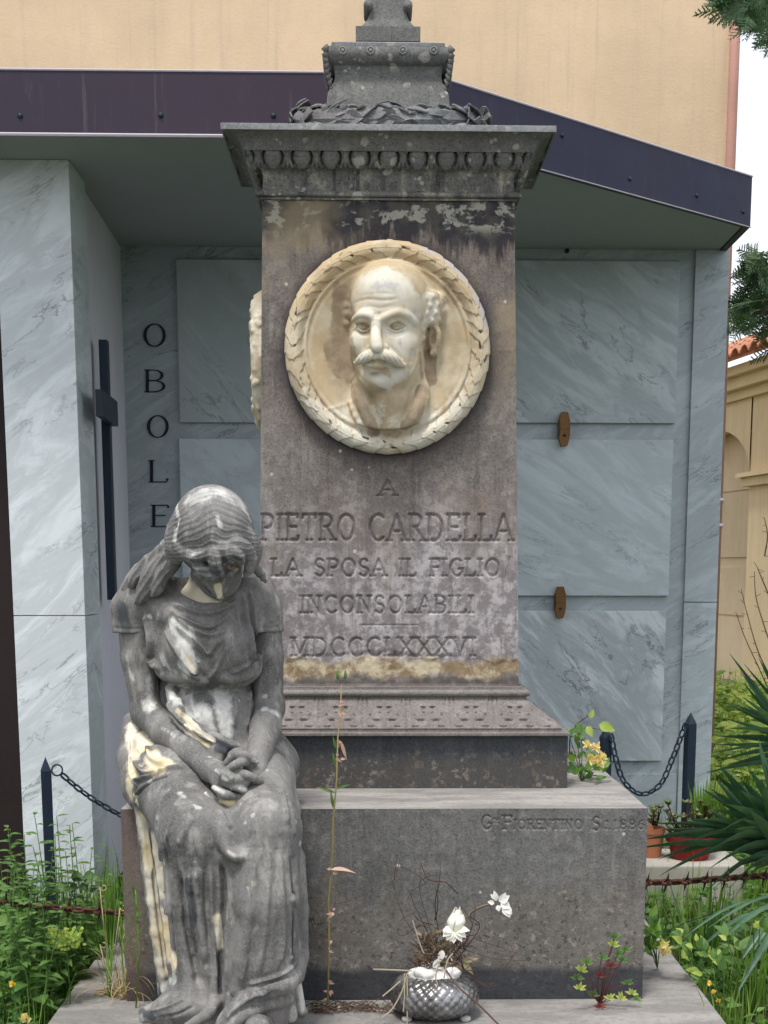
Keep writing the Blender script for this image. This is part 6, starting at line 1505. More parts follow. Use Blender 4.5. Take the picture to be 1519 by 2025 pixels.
# tall grass tuft beside the block
def tuft(name, label, cat, base, n, L, w, mats, spread=0.25, droop=0.5, group=None, lean=(0, 0), part='blades'):
    o = empty(name, base, label, cat, group); mb = MB()
    for k in range(n):
        a = rnd.uniform(0, 2*PI); r = rnd.uniform(0, spread); b = Vector(base)+Vector((math.cos(a), math.sin(a), 0))*r*0.18
        blade(mb, b, (math.cos(a)*r+lean[0], math.sin(a)*r+lean[1], 1), rnd.uniform(*L), rnd.uniform(*w), rnd.uniform(0.1, droop), 7, rnd.randrange(len(mats)) if isinstance(mats, list) else 0, 0, 0.3, None, 1)
    mb.build(part, mats, o, smooth=True); return o
q = atZ(222, 1850, GZ); tuft('grass_tuft', 'tall thin green grass tuft between marble pier and stone block', 'grass tuft', (-0.80, 0.62, GZ), 95, (0.20, 0.42), (0.004, 0.008), [M['grass'], M['grass_dark']], 0.30, 0.7)
tuft('grass_tuft', 'looser grass tuft left of the tall one, against the marble pier', 'grass tuft', (-0.93, 0.55, GZ), 34, (0.2, 0.42), (0.004, 0.007), [M['grass']], 0.35, 0.5)
# spurge head
b = atY(128, 1960, -0.02); b = Vector((b[0], b[1], GZ)); top = Vector(atY(130, 1850, -0.02))
o = empty('spurge', b, 'weed with a round lime green flower head beside the slab edge', 'flowering weed'); mb = MB(); mb.tube([b, (b+top)/2+Vector((0.01, 0, 0)), top], [0.0028, 0.002, 0.0015], 6); mb.build('stem', M['weed'], o); mb = MB()
for k in range(190):
    a = rnd.uniform(0, 2*PI); r = math.sqrt(rnd.random())*0.043; p = top+Vector((r*math.cos(a), r*math.sin(a)*0.8, rnd.uniform(-0.035, 0.014)*(1 if r > 0.02 else 0.5))); d = rdir(0.2, 1); oleaf(mb, p, d, (0, -1, 0.5), 0.011, 0.010, 0, 0.1, 3, 0.3)
mb.build('flower_head', M['yellowgreen'], o, smooth=True)
def bloom(px, py, Y, r, mat, label, cat='flower', petals=5, group=None, stem=0.14):
    c = Vector(atY(px, py, Y)); gz = max(GZ, c.z-stem); b = Vector((c.x, c.y+0.01, gz)); o = empty('flower', b, label, cat, group)
    mb = MB(); mb.tube([b, (b+c)/2+Vector((0.006, 0, 0)), c], 0.0018, 5); mb.build('stem', M['weed'], o); mb = MB()
    for k in range(petals*2): a = 2*PI*k/petals/1.4+rnd.uniform(-.3, .3); d = Vector((math.cos(a), rnd.uniform(-1.2, 0), math.sin(a))); oleaf(mb, c+rdir()*r*0.2, d, rdir(), r*rnd.uniform(0.6, 1.0), r*0.8, 0, rnd.uniform(-.3, .4), 4, 0.2)
    mb.build('petals', mat, o, smooth=True); return o
bloom(25, 1947, -0.25, 0.013, M['yellow_flower'], 'small bright yellow flower near the left edge of the picture')
bloom(52, 2014, -0.33, 0.02, M['gold_flower'], 'faded orange bloom in the bottom left corner')
# broad pale leaf at the left edge
b = atY(-30, 1840, 0.0); o = empty('broad_leaf_weed', (b[0], b[1], GZ), 'broad pale oval leaf crossing the spiked chain at the left edge', 'weed'); mb = MB()
oleaf(mb, atY(-25, 1830, 0.0), (1, 0.1, 0.28), (0, -0.8, 0.6), 0.13, 0.038, 0, 0.05, 6); mb.tube([(b[0], b[1], GZ), atY(-25, 1830, 0.0)], 0.002, 4, True, 1); mb.build('leaf', [M['grass'], M['weed']], o, smooth=True)
# round leaved clover sprig before the pier
o = empty('clover_sprig', (-0.90, 0.45, GZ), 'round leaved sprig against the foot of the marble pier', 'weed'); mb = MB()
for (px, py, r) in ((152, 1735, .017), (178, 1738, .021), (124, 1756, .016), (146, 1757, .014), (165, 1755, .012), (186, 1760, .013)):
    p = Vector(atY(px, py, 0.42)); mb.tube([(-0.90, 0.45, GZ), ((p.x-0.9)/2, 0.44, p.z-0.06), p], 0.0012, 4, True, 1); oleaf(mb, p-Vector((r, 0, 0)), (1, 0, 0.1), (0, -0.8, 0.6), r*2.1, r*2, 0, 0.05, 6, 0)
mb.build('leaves', [M['grass_dark'], M['weed']], o, smooth=True)
# ------------------------------------------------------------------ dry grass tuft on the slab at the block corner
SZ = -0.02
base = Vector(atZ(262, 1972, SZ)); o = empty('dry_grass', base, 'straw coloured curly dry grass growing at the left corner of the block', 'dry grass'); mb = MB()
for k in range(120):
    a = rnd.uniform(0, 2*PI); b = base+Vector((rnd.uniform(-0.06, 0.06), rnd.uniform(-0.02, 0.03), 0)); d = Vector((math.cos(a)*0.8, math.sin(a)*0.4-0.1, rnd.uniform(0.4, 1.8))); L = rnd.uniform(0.05, 0.19)
    blade(mb, b, d, L, 0.0035, rnd.uniform(1.5, 4.5), 9, 0, 0, 0.3, None, 1)
for k in range(34):
    b = base+Vector((rnd.uniform(-0.07, 0.05), 0, 0)); blade(mb, b, (rnd.uniform(-0.3, 0.3), 0, 1), rnd.uniform(0.14, 0.33), 0.005, rnd.uniform(0.4, 1.8), 9, 1, 0, 0.3, None, 1)
for (px, py) in ((205, 1755), (205, 1868), (268, 1800), (285, 1880), (245, 1795)):      # curled tips
    c = Vector(atY(px, py, base.y)); pts = [c+Vector((0.012*math.cos(t)*(1-t/14), 0, 0.012*math.sin(t)*(1-t/14))) for t in np.linspace(PI, 2.6*PI, 14)]; mb.tube([b+(pts[0]-b)*0.4+Vector((0, 0, 0.02)), pts[0]]+pts, 0.0016, 4, True, 0)
mb.build('blades', [M['dry'], M['grass']], o, smooth=True)
mb = MB(); o = empty('straw_litter', Vector(atZ(215, 1965, SZ)), 'thin bundle of flattened straw lying on the slab left of the block', 'straw')
for k in range(22): p = atZ(183+rnd.uniform(0, 20), 1964+rnd.uniform(-5, 6), SZ+0.004); q = atZ(245+rnd.uniform(-20, 20), 1968+rnd.uniform(-6, 4), SZ+0.006); mb.tube([p, (np.array(p)+q)/2+[0, 0, 0.01], q], 0.0012, 3)
mb.build('stalks', M['dry'], o)
# leafy weed in front of the block corner
b = atY(268, 1960, -0.06); o = empty('young_weed', (b[0], b[1], SZ), 'young green weed with narrow leaves standing before the block corner', 'weed'); mb = MB(); top = Vector(atY(268, 1760, -0.06)); b = Vector((b[0], b[1], SZ)); mb.tube([b, (b+top)/2+Vector((0.01, 0, 0)), top], 0.002, 5)
for k in range(16): p = b.lerp(top, 0.35+0.65*k/15); blade(mb, p, (rnd.uniform(-0.7, 0.7), rnd.uniform(-.2, .1), 1), rnd.uniform(0.03, 0.075), 0.007, 1.0, 5)
mb.build('leaves', M['grass'], o, smooth=True)
# ------------------------------------------------------------------ tall thin weed in front of the block
o = empty('tall_weed', atZ(650, 1992, SZ), 'tall thin dried weed stem rising in front of the inscription', 'weed')
yw = -0.10
pts = [Vector(atY(x, y, yw+0.02*math.sin(y/90))) for x, y in ((648, 1985), (651, 1880), (650, 1780), (657, 1700), (659, 1620), (666, 1540), (668, 1460), (674, 1400), (675, 1352))]
mb = MB(); mb.tube(pts, [0.003, 0.0026, 0.0027, 0.0024, 0.0025, 0.0021, 0.0018, 0.0014, 0.001], 6, mi=0); mb.build('stem', m_paint('weed_stem', (0.30, 0.24, 0.10), 0.35, 0.7), o, smooth=True)
for (x, y) in ((667, 1335), (683, 1334)):
    mb = MB(); c = Vector(atY(x, y, yw)); mb.tube([pts[-1], c], 0.001, 4); mb.lathe([(0.0005, -0.012), (0.0038, -0.006), (0.004, 0.0), (0.0015, 0.010)], c, 7); mb.build('flower_bud', M['weed'], o, smooth=True)
for (x, y, dx, dz, L) in ((664, 1568, -1, 0.35, .05), (662, 1560, 1, 0.35, .04), (660, 1600, -0.15, 1, .05), (664, 1480, -0.2, 1, .03), (664, 1515, -0.2, 1, .035)):
    mb = MB(); oleaf(mb, atY(x, y, yw), (dx, -0.2, dz), (0, -1, 0.3), L, 0.009, 0, 0.2); mb.build('leaf', M['weed'], o, smooth=True)
mb = MB()
for k in range(34):
    y = rnd.choice((1385, 1400, 1420, 1405, 1462, 1490, 1725, 1800, 1810, 1870, 1885, 1950, 1975)) + rnd.uniform(-12, 12); x = np.interp(y, (1350, 1985), (675, 648))+rnd.uniform(-5, 5); d = rdir(-1, 0.3); oleaf(mb, atY(x, y, yw), d, (0, -1, 0.2), rnd.uniform(0.008, 0.02), 0.008, 0, 0.5)
oleaf(mb, atY(654, 1720, yw), (1, -0.2, 0.25), (0, -0.6, 1), 0.058, 0.016, 0, 0.5); oleaf(mb, atY(674, 1465, yw), (0.3, -0.2, -1), (0, -1, 0), 0.05, 0.010, 0, 0.3)
mb.build('withered_leaves', m_leaf('withered_leaf', (0.42, 0.24, 0.18), (0.60, 0.42, 0.34), None, 0.7, 0.2), o, smooth=True)
mb = MB()
for k in range(60): p = atZ(600+rnd.uniform(0, 170), 1992+rnd.uniform(-8, 12), SZ+0.003); a = rnd.uniform(-0.5, 0.5); L = rnd.uniform(0.02, 0.07); mb.tube([p, (p[0]+L*0.5*math.cos(a), p[1]+L*0.5*math.sin(a), p[2]+rnd.uniform(0, 0.018)), (p[0]+L*math.cos(a), p[1]+L*math.sin(a), p[2])], 0.0012, 3, True, rnd.randrange(2))
for k in range(50): p = Vector(atZ(600+rnd.uniform(0, 165), 1990+rnd.uniform(-6, 10), SZ+0.004)); oleaf(mb, p, rdir(-0.1, 0.5), rdir(0.3, 1), 0.014, 0.007, rnd.choice((0, 1, 2)), 0.3)
tag(mb.build('plant_litter', [M['twig'], M['bark'], M['dry']], None), 'brown twig and leaf litter gathered at the foot of the block', 'litter', kind='stuff')
# ------------------------------------------------------------------ creeper seedling with red and green leaves
b = Vector(atZ(1186, 1985, SZ)); o = empty('creeper_seedling', b, 'small creeper with red and green lobed leaves at the right foot of the block', 'creeper'); mb = MB(); lf = MB()
tips = [(1140, 1935, 0), (1160, 1905, 0), (1185, 1930, 2), (1207, 1912, 2), (1222, 1888, 0), (1215, 1855, 0), (1240, 1945, 0), (1250, 1965, 1), (1205, 1975, 1), (1172, 1968, 0), (1186, 1996, 2), (1228, 1975, 1), (1145, 1955, 1), (1230, 1900, 0), (1190, 1895, 0), (1150, 1920, 1), (1258, 1978, 0), (1212, 1870, 1), (1236, 1880, 0)]
for x, y, mi in tips:
    c = Vector(atY(x, y, b.y-0.03-rnd.uniform(0, 0.05))); c.z = max(c.z, SZ+0.006); mb.tube([b, (b+c)/2+Vector((rnd.uniform(-.01, .01), -0.01, 0.012)), c], 0.0013, 4)
    for k in range(5): a = -0.2+PI*(k+0.5)/5+rnd.uniform(-0.2, 0.2); oleaf(lf, c, (math.cos(a), -0.4, math.sin(a)), (0, -1, 0.4), rnd.uniform(0.014, 0.022), 0.010, mi, 0.2, 4)
mb.build('stems', M['red_stem'], o); lf.build('leaves', [M['weed'], M['yellowgreen'], M['red_leaf']], o, smooth=True)
# ------------------------------------------------------------------ flowering plants on the block and on the slab
def leafy_bunch(name, label, cat, base, pts, Y, L, mats, mat_i=(0, 1), flowers=(), fr=0.02, fm=None):
    o = empty(name, base, label, cat); mb = MB(); st_ = MB(); b = Vector(base)
    for x, y in pts:
        for r in range(5):
            c = Vector(atY(x+rnd.uniform(-10, 10), y+rnd.uniform(-10, 10), Y+rnd.uniform(-0.05, 0.05))); d = (c-b); d.normalize(); d = (d+rdir(-0.3, 0.6)*0.8); LL = L*rnd.uniform(0.6, 1.15); oleaf(mb, c, d, (rnd.uniform(-.4, .4), -0.7, 0.6), LL, LL*0.6, rnd.choice(mat_i), 0.2)
            if r == 0: st_.tube([b, (b+c)/2+Vector((0, 0, 0.01)), c], 0.0016, 4)
    st_.build('stems', M['weed'], o); mb.build('foliage', mats, o, smooth=True)
    for x, y in flowers:
        fb_ = MB(); c = Vector(atY(x, y, Y-0.05))
        for k in range(13): a = 2*PI*k/6.5+rnd.uniform(-.3, .3); oleaf(fb_, c+rdir()*fr*0.25, (math.cos(a), rnd.uniform(-1, 0), math.sin(a)), rdir(), fr*rnd.uniform(0.7, 1.2), fr*rnd.uniform(0.5, 0.9), 0, rnd.uniform(-0.5, 0.5), 4, 0)
        fb_.build('flower', fm or M['gold_flower'], o, smooth=True)
    return o
leafy_bunch('flowering_plant', 'bushy plant with golden yellow flowers rooted on the block beside the pedestal', 'flowering plant', atZ(1150, 1545, ZT), [(1140, 1500), (1150, 1475), (1165, 1510), (1135, 1530), (1175, 1525), (1155, 1535), (1135, 1460), (1145, 1450), (1185, 1520), (1130, 1520), (1170, 1540)], 0.50, 0.036, [M['weed'], M['grass']], (0, 0, 1), [(1160, 1472), (1178, 1478), (1180, 1500), (1190, 1495), (1168, 1498), (1188, 1508)], 0.016)
mb = MB(); o = empty('climbing_shoot', atZ(1130, 1540, ZT), 'thin dark climbing shoot with heart shaped leaves reaching over the chain', 'climber')
pts = [Vector(atY(x, y, 0.56)) for x, y in ((1126, 1500), (1127, 1460), (1140, 1432), (1160, 1418), (1170, 1406))]; mb.tube(pts, [0.002, 0.002, 0.0018, 0.0014, 0.001], 5); mb.tube([pts[1], Vector(atY(1160, 1438, 0.56)), Vector(atY(1200, 1445, 0.6))], 0.0012, 4)
mb.build('stem', M['twig'], o); mb = MB()
for x, y, dx, dz, L in ((1166, 1420, 0.4, 1, .028), (1160, 1436, 0.6, -1, .036), (1185, 1432, 1, -0.4, .05), (1150, 1440, -0.5, -0.6, .03)): oleaf(mb, atY(x, y, 0.55), (dx, -0.3, dz), (0, -1, 0.2), L, L*0.7, 0, 0.15)
mb.build('leaf', M['yellowgreen'], o, smooth=True)
leafy_bunch('flowering_plant', 'pale leaved plant with cream yellow flowers at the right side of the block foot', 'flowering plant', atZ(1300, 1915, SZ), [(1290, 1840), (1285, 1860), (1300, 1850), (1290, 1880), (1284, 1825), (1296, 1868)], 0.22, 0.042, [M['weed'], M['grass']], (0, 0, 1), [(1312, 1868), (1318, 1880)], 0.018)
for x, y, t_ in ((1410, 1962, 'left'), (1420, 1978, 'lowest'), (1403, 1944, 'uppermost')): bloom(x, y, 0.05, 0.010, M['yellow_flower'], 'tiny yellow bloom, %s of three at the right edge of the slab' % t_, group='yellow blooms right of the slab')
# nasturtium like leaves at the right
leafy_bunch('vine', 'pale green heart leaved vine creeping beside the slab under the sword leaves', 'vine', (1.05, 0.25, GZ), [(1375, 1870), (1400, 1890), (1420, 1895), (1440, 1850), (1350, 1855), (1390, 1930), (1430, 1920), (1490, 1830), (1510, 1845), (1360, 1900), (1460, 1880)], 0.15, 0.04, [M['yellowgreen'], M['weed']], (0, 1, 1))
# ------------------------------------------------------------------ sword leaved plant at the right edge
def sword_plant(base, label, group, dirs):
    o = empty('sword_plant', base, label, 'yucca', group)
    dirs = list(dirs)+[(tx+rnd.uniform(-25, 30), ty+rnd.uniform(-45, 45), TY+rnd.uniform(-0.2, 0.2), w_*rnd.uniform(0.7, 1.0), dr) for (tx, ty, TY, w_, dr) in dirs]
    for (tx, ty, TY, w_, dr) in dirs:
        mb = MB(); t = Vector(atY(tx, ty, TY)); b = Vector(base)+Vector((rnd.uniform(-.03, .03), rnd.uniform(-.03, .03), rnd.uniform(0, 0.1))); d = t-b; L = d.length; sag = dr*L
        n = 10; side = d.cross(Vector((0, 1, 0.35))).normalized(); vs_ = []; up = side.cross(d).normalized()
        if up.z < 0: up = -up
        for i in range(n+1):
            u = i/n; p = b+d*u+Vector((0, 0, 1))*sag*math.sin(PI*u)*0.9; ww = w_*0.39*(0.55+0.45*math.sin(PI*min(1, u*1.6)*0.5))*(1-max(0, (u-0.35)/0.65)**1.5)+0.0005
            vs_ += [p-side*ww+up*ww*0.35, p, p+side*ww+up*ww*0.35]
        mb.add(vs_, [(i*3+k, i*3+k+1, (i+1)*3+k+1, (i+1)*3+k) for i in range(n) for k in range(2)]); mb.build('leaf', M['yucca'], o, smooth=True)
    mb = MB(); mb.tube([(base[0], base[1], GZ), base, (base[0], base[1], base[2]+0.06)], [0.03, 0.035, 0.02], 8); mb.build('stem', M['bark'], o)
yb = atY(1560, 1720, 0.95)
sword_plant((yb[0], yb[1], yb[2]), 'large dark green sword leaved yucca at the right edge, tips over the spiked chain', 'yuccas', [(1425, 1515, 0.75, 0.05, 0.04), (1395, 1620, 0.6, 0.05, 0.06), (1388, 1560, 0.9, 0.045, 0.05), (1275, 1660, 0.8, 0.05, 0.07), (1440, 1530, 1.1, 0.05, 0.02), (1460, 1560, 0.7, 0.055, 0.03), (1500, 1480, 0.9, 0.05, 0.02), (1520, 1500, 1.0, 0.05, 0.0),
             (1300, 1700, 0.7, 0.045, 0.10), (1360, 1665, 0.6, 0.04, 0.08), (1400, 1600, 1.0, 0.05, 0.04), (1540, 1480, 0.9, 0.05, 0.02), (1330, 1720, 0.6, 0.04, 0.12), (1480, 1520, 0.6, 0.05, 0.03), (1390, 1690, 0.5, 0.04, 0.10), (1600, 1500, 0.9, 0.05, 0.0), (1450, 1640, 0.5, 0.05, 0.05), (1418, 1545, 0.95, 0.05, 0.03), (1436, 1590, 0.55, 0.055, 0.04), (1360, 1620, 0.85, 0.045, 0.06), (1480, 1600, 0.45, 0.055, 0.03), (1400, 1720, 0.55, 0.045, 0.08), (1440, 1760, 0.5, 0.045, 0.09), (1380, 1780, 0.5, 0.04, 0.12), (1310, 1640, 0.95, 0.04, 0.08), (1505, 1540, 0.5, 0.05, 0.02)])
yb = atY(1600, 1480, 1.6)
sword_plant((yb[0], yb[1], yb[2]-0.05), 'second yucca behind the first, long leaves reaching the tomb corner', 'yuccas', [(1398, 1530, 1.3, 0.035, 0.02), (1418, 1456, 1.5, 0.035, 0.02), (1440, 1392, 1.5, 0.03, 0.0), (1464, 1328, 1.6, 0.03, 0.0), (1470, 1350, 1.4, 0.03, 0.0), (1420, 1505, 1.2, 0.03, 0.02), (1500, 1300, 1.5, 0.03, 0.0), (1440, 1440, 1.2, 0.03, 0.03), (1475, 1395, 1.3, 0.035, 0.02)])
# long strap leaves below
def strap(base, label, lst):
    o = empty('strap_leaf_clump', base, label, 'strap leaved plant'); 
    for (tx, ty, TY, w_, dr) in lst:
        mb = MB(); t = Vector(atY(tx, ty, TY)); t.z = max(t.z, GZ+0.01); b = Vector(base)+Vector((rnd.uniform(-.06, .06), rnd.uniform(-.06, .06), 0)); n = 9; vs_ = []
        for i in range(n+1):
            u = i/n; p = b.lerp(t, u)+Vector((0, 0, 1))*dr*math.sin(PI*u); ww = w_*0.5*math.sin(PI*min(0.98, 0.2+0.78*u))**0.7; vs_ += [p-Vector((ww, 0, -ww*0.2)), p+Vector((0, 0.004, 0)), p+Vector((ww, 0, ww*0.2))]
        mb.add(vs_, [(i*3+k, i*3+k+1, (i+1)*3+k+1, (i+1)*3+k) for i in range(n) for k in range(2)]); mb.build('leaf', M['yucca'], o, smooth=True)
strap((1.42, 0.55, GZ+0.05), 'clump of broad arching strap leaves under the spiked chain at right', [(1425, 1860, 0.25, 0.045, 0.16), (1465, 1900, 0.2, 0.05, 0.20), (1400, 1835, 0.3, 0.035, 0.16), (1380, 1880, 0.3, 0.035, 0.14), (1320, 1840, 0.45, 0.03, 0.12), (1490, 1880, 0.2, 0.045, 0.22), (1515, 1860, 0.3, 0.045, 0.2), (1460, 1960, 0.1, 0.04, 0.2), (1345, 1860, 0.35, 0.03, 0.16)])
tuft('iris_tuft', 'upright bright green blades at the right edge of the slab, bottom right', 'grass tuft', tuple(atZ(1485, 2000, GZ)), 22, (0.14, 0.30), (0.010, 0.016), [M['grass']], 0.28, 0.3)
tuft('iris_tuft', 'upright green blades just right of the block below the spiked chain', 'grass tuft', (1.02, 0.75, GZ), 40, (0.16, 0.34), (0.010, 0.018), [M['grass'], M['grass_dark']], 0.4, 0.4)
# bare thorny twigs
o = empty('bare_twigs', atY(1560, 1420, 2.2), 'bare thin vine twigs against the ochre chapel at the right edge', 'twigs'); mb = MB()
for pl in (((1530, 1350), (1500, 1290), (1478, 1215), (1466, 1165)), ((1530, 1290), (1512, 1240), (1495, 1180), (1492, 1130)), ((1530, 1390), (1505, 1330), (1475, 1265), (1455, 1210)), ((1530, 1420), (1500, 1360), (1472, 1330)), ((1512, 1100), (1518, 1060), (1512, 1025)), ((1530, 1200), (1505, 1140), (1497, 1120))):
    pts = [Vector(p) for p in catmull([atY(x, y, 2.2) for x, y in pl], 5)]; mb.tube(pts, [0.0035*(1-0.6*i/len(pts)) for i in range(len(pts))], 4)
    for p in pts[::2]: mb.tube([p, p+rdir(-0.2, 0.8)*0.022], 0.0012, 3)
mb.build('twig', M['twig'], o)
# ------------------------------------------------------------------ conifer whose sprays hang into the right edge
tr = empty('conifer_tree', (3.35, 4.1, GZ), 'dark feathery conifer whose branches enter at the upper right', 'tree')
mb = MB(); mb.tube([(3.35, 4.1, GZ), (3.3, 4.1, 1.5), (3.2, 4.05, 3.2), (3.15, 4.0, 5.2)], [0.14, 0.11, 0.08, 0.03], 10); mb.build('trunk', M['bark'], tr, smooth=True)
def spray(mb, p, d, L, dens=11):
    d = Vector(d).normalized(); p = Vector(p); s0 = d.cross(rdir()).normalized(); q = p
    for i in range(dens):
        u = i/dens; q2 = p+d*L*(i+1)/dens+Vector((0, 0, -0.2*L*u*u)); w_ = 0.0035*(1-u)+0.0012
        mb.add([q-s0*w_, q+s0*w_, q2+s0*w_*0.8, q2-s0*w_*0.8], [(0, 1, 2, 3)])
        for sg in (-1, 1):
            l2 = L*0.42*(1-u)+0.012; dd = (d*0.8+s0*sg*0.75+rdir()*0.15).normalized(); e = q2+dd*l2; nn = d.cross(s0)*0.0
            sd_ = s0.cross(dd).cross(dd).normalized()*0.0035 if s0.cross(dd).length > .01 else s0*0.003
            mb.add([q2-sd_, q2+sd_, e+sd_*0.4, e-sd_*0.4], [(0, 1, 2, 3)])
            if l2 > 0.02:
                for t in (0.3, 0.55, 0.8):
                    c = q2.lerp(e, t); 
                    for g2 in (-1, 1): f = c+(dd*0.6+s0*g2*0.8).normalized()*l2*0.34; mb.add([c-sd_*0.8, c+sd_*0.8, f+sd_*0.3, f-sd_*0.3], [(0, 1, 2, 3)])
        q = q2
mb = MB(); bb = MB()
for (cx_, cy_, rx_, ry_, Yc, n, org) in ((1500, 590, 42, 75, 3.7, 78, (1640, 560)), (1465, 625, 22, 28, 3.6, 18, (1560, 560)), (1450, 8, 36, 26, 3.3, 30, (1640, -60)), (1500, 20, 28, 45, 3.4, 36, (1640, -60)), (1560, 620, 60, 110, 4.0, 50, (1640, 560)), (1560, 40, 60, 80, 4.0, 60, (1640, -60)), (1500, 525, 26, 30, 3.7, 30, (1640, 560))):
    zo = atY(org[0], org[1], 4.0)[2]; O = Vector((3.22, 4.06, zo)); bb = MB()
    for k in range(n):
        a = rnd.uniform(0, 2*PI); r = math.sqrt(rnd.random()); c = Vector(atY(cx_+rx_*r*math.cos(a), cy_+ry_*r*math.sin(a), Yc+rnd.uniform(-0.25, 0.25))); d = (c-O).normalized()+rdir()*0.7; spray(mb, c-d.normalized()*0.05, d, rnd.uniform(0.08, 0.16), 8)
        if k % 8 == 0: bb.tube([O, (O+c)/2+Vector((0, 0, 0.05)), c], [0.014, 0.008, 0.002], 5)
        if k % 2 == 0: e_ = O.lerp(c, rnd.uniform(0.15, 0.85)); spray(mb, e_, rdir(-0.6, 0.5), rnd.uniform(0.1, 0.2), 8)
    bb.build('branch', M['bark'], tr, smooth=True)
mb.build('crown', M['conifer'], tr)
# ------------------------------------------------------------------ iron posts and chains
def post(px_l, px_r, ytip, Y, label, group='pointed iron posts'):
    a, b = atY(px_l, ytip+40, Y), atY(px_r, ytip+40, Y); w_ = (b[0]-a[0])/2; x = (a[0]+b[0])/2; zt_ = zY(ytip, Y, (px_l+px_r)/2); o = empty('chain_post', (x, Y, GZ), label, 'post', group)
    ang = 0.35; R3 = Matrix.Rotation(ang, 3, 'Z'); w_ *= 0.80; mb = MB(); vs_ = []
    for z, k in ((GZ-0.05, 1), (zt_-0.045, 1), (zt_-0.043, 1), (zt_, 0.02)):
        for sx_, sy_ in ((-1, -1), (1, -1), (1, 1), (-1, 1)): v = R3 @ Vector((sx_*w_*k, sy_*w_*k, 0)); vs_.append((x+v.x, Y+v.y, z))
    mb.add(vs_, [(i*4+k, i*4+(k+1) % 4, (i+1)*4+(k+1) % 4, (i+1)*4+k) for i in range(3) for k in range(4)]+[(12, 13, 14, 15)]); mb.build('shaft', M['dark_metal'], o); return o, (x, Y, zt_)
def torus_link(mb, c, d, nrm, L, W_, r, mi=0):
    d = Vector(d).normalized(); n_ = Vector(nrm); n_ = (n_-d*n_.dot(d)).normalized(); s0 = d.cross(n_); pts = []
    for k in range(12): a = 2*PI*k/12; ca, sa = math.cos(a), math.sin(a); pts.append(Vector(c)+d*(L/2-r)*np.sign(ca)*abs(ca)**0.75+s0*(W_/2-r)*np.sign(sa)*abs(sa)**0.75)
    mb.tube(pts, r, 6, closed=True, mi=mi)
def chain(name, label, cat, pts, link_, wid, r, mat, group=None, spikes=0, gauge=0.72):
    P_ = [Vector(p) for p in catmull(pts, 16)]; ln = [0]
    for i in range(1, len(P_)): ln.append(ln[-1]+(P_[i]-P_[i-1]).length)
    n = max(2, int(ln[-1]/(link_*gauge))); mb = MB(); A = np.array([p[:] for p in P_])
    f = lambda t: Vector([float(np.interp(t, ln, A[:, k])) for k in range(3)])
    sp = MB()
    for i in range(n):
        t = (i+0.5)/n*ln[-1]; d = f(min(t+0.01, ln[-1]))-f(max(t-0.01, 0)); up = Vector((0, 0.75, 0.65)) if i % 2 else Vector((0, -0.65, 0.75)); torus_link(mb, f(t), d, up, link_, wid, r)
        if spikes and i % spikes == 0:
            c = f(t)
            for dv in ((0.15, -0.3, 1), (-0.15, 0.2, -1), (0.3, -1, 0.2), (-0.2, 0.9, 0.3)): v = Vector(dv).normalized(); L = rnd.uniform(0.03, 0.045) if abs(dv[2]) == 1 else 0.02; mb.tube([c, c+v*L*0.5, c+v*L], [r*0.9, r*0.6, 0.0004], 5)
    o = mb.build(name, mat, None, smooth=True); tag(o, label, cat, group); return o
pL, tL = post(80, 103, 1497, 0.90, 'pointed dark iron post standing before the marble pier')
rc = Vector(atY(113, 1523, 0.87)); mb = MB(); mb.tube([rc+Vector((0.0165*math.cos(a), 0.004*math.sin(a), 0.0165*math.sin(a))) for a in np.linspace(0, 2*PI, 19)[:-1]], 0.0028, 6, closed=True); mb.build('ring', M['dark_metal'], pL, smooth=True)
chain('chain', 'dark iron chain sloping down from the post ring behind the statue', 'chain', [atY(122, 1531, 0.88), atY(160, 1563, 0.88), atY(200, 1590, 0.88), atY(250, 1616, 0.88), atY(330, 1636, 0.88)], 0.036, 0.021, 0.0036, M['dark_metal'])
pA, tA = post(1186, 1209, 1436, 2.02, 'pointed iron post just behind the yellow flowered plant')
pB, tB = post(1354, 1376, 1409, 2.06, 'taller looking iron post before the right corner of the tomb')
chain('chain', 'dark chain hanging in a deep curve between the two right posts', 'chain', [atY(1208, 1452, 2.00), atY(1218, 1500, 2.00), atY(1234, 1545, 2.00), atY(1268, 1570, 2.01), atY(1305, 1552, 2.02), atY(1330, 1500, 2.03), atY(1357, 1430, 2.03)], 0.039, 0.025, 0.0041, M['dark_metal'])
chain('spiked_chain', 'rusty spiked chain stretched across the weeds at the left', 'chain', [atY(-60, 1779, 0.12), atY(60, 1790, 0.12), atY(150, 1799, 0.12), atY(247, 1806, 0.12)], 0.036, 0.021, 0.0046, M['rust'], None, 3)
chain('spiked_chain', 'rusty spiked chain stretched in front of the yucca at the right', 'chain', [atY(1270, 1745, 0.72), atY(1340, 1744, 0.72), atY(1430, 1737, 0.72), atY(1580, 1728, 0.72)], 0.040, 0.026, 0.0056, M['rust'], None, 2)
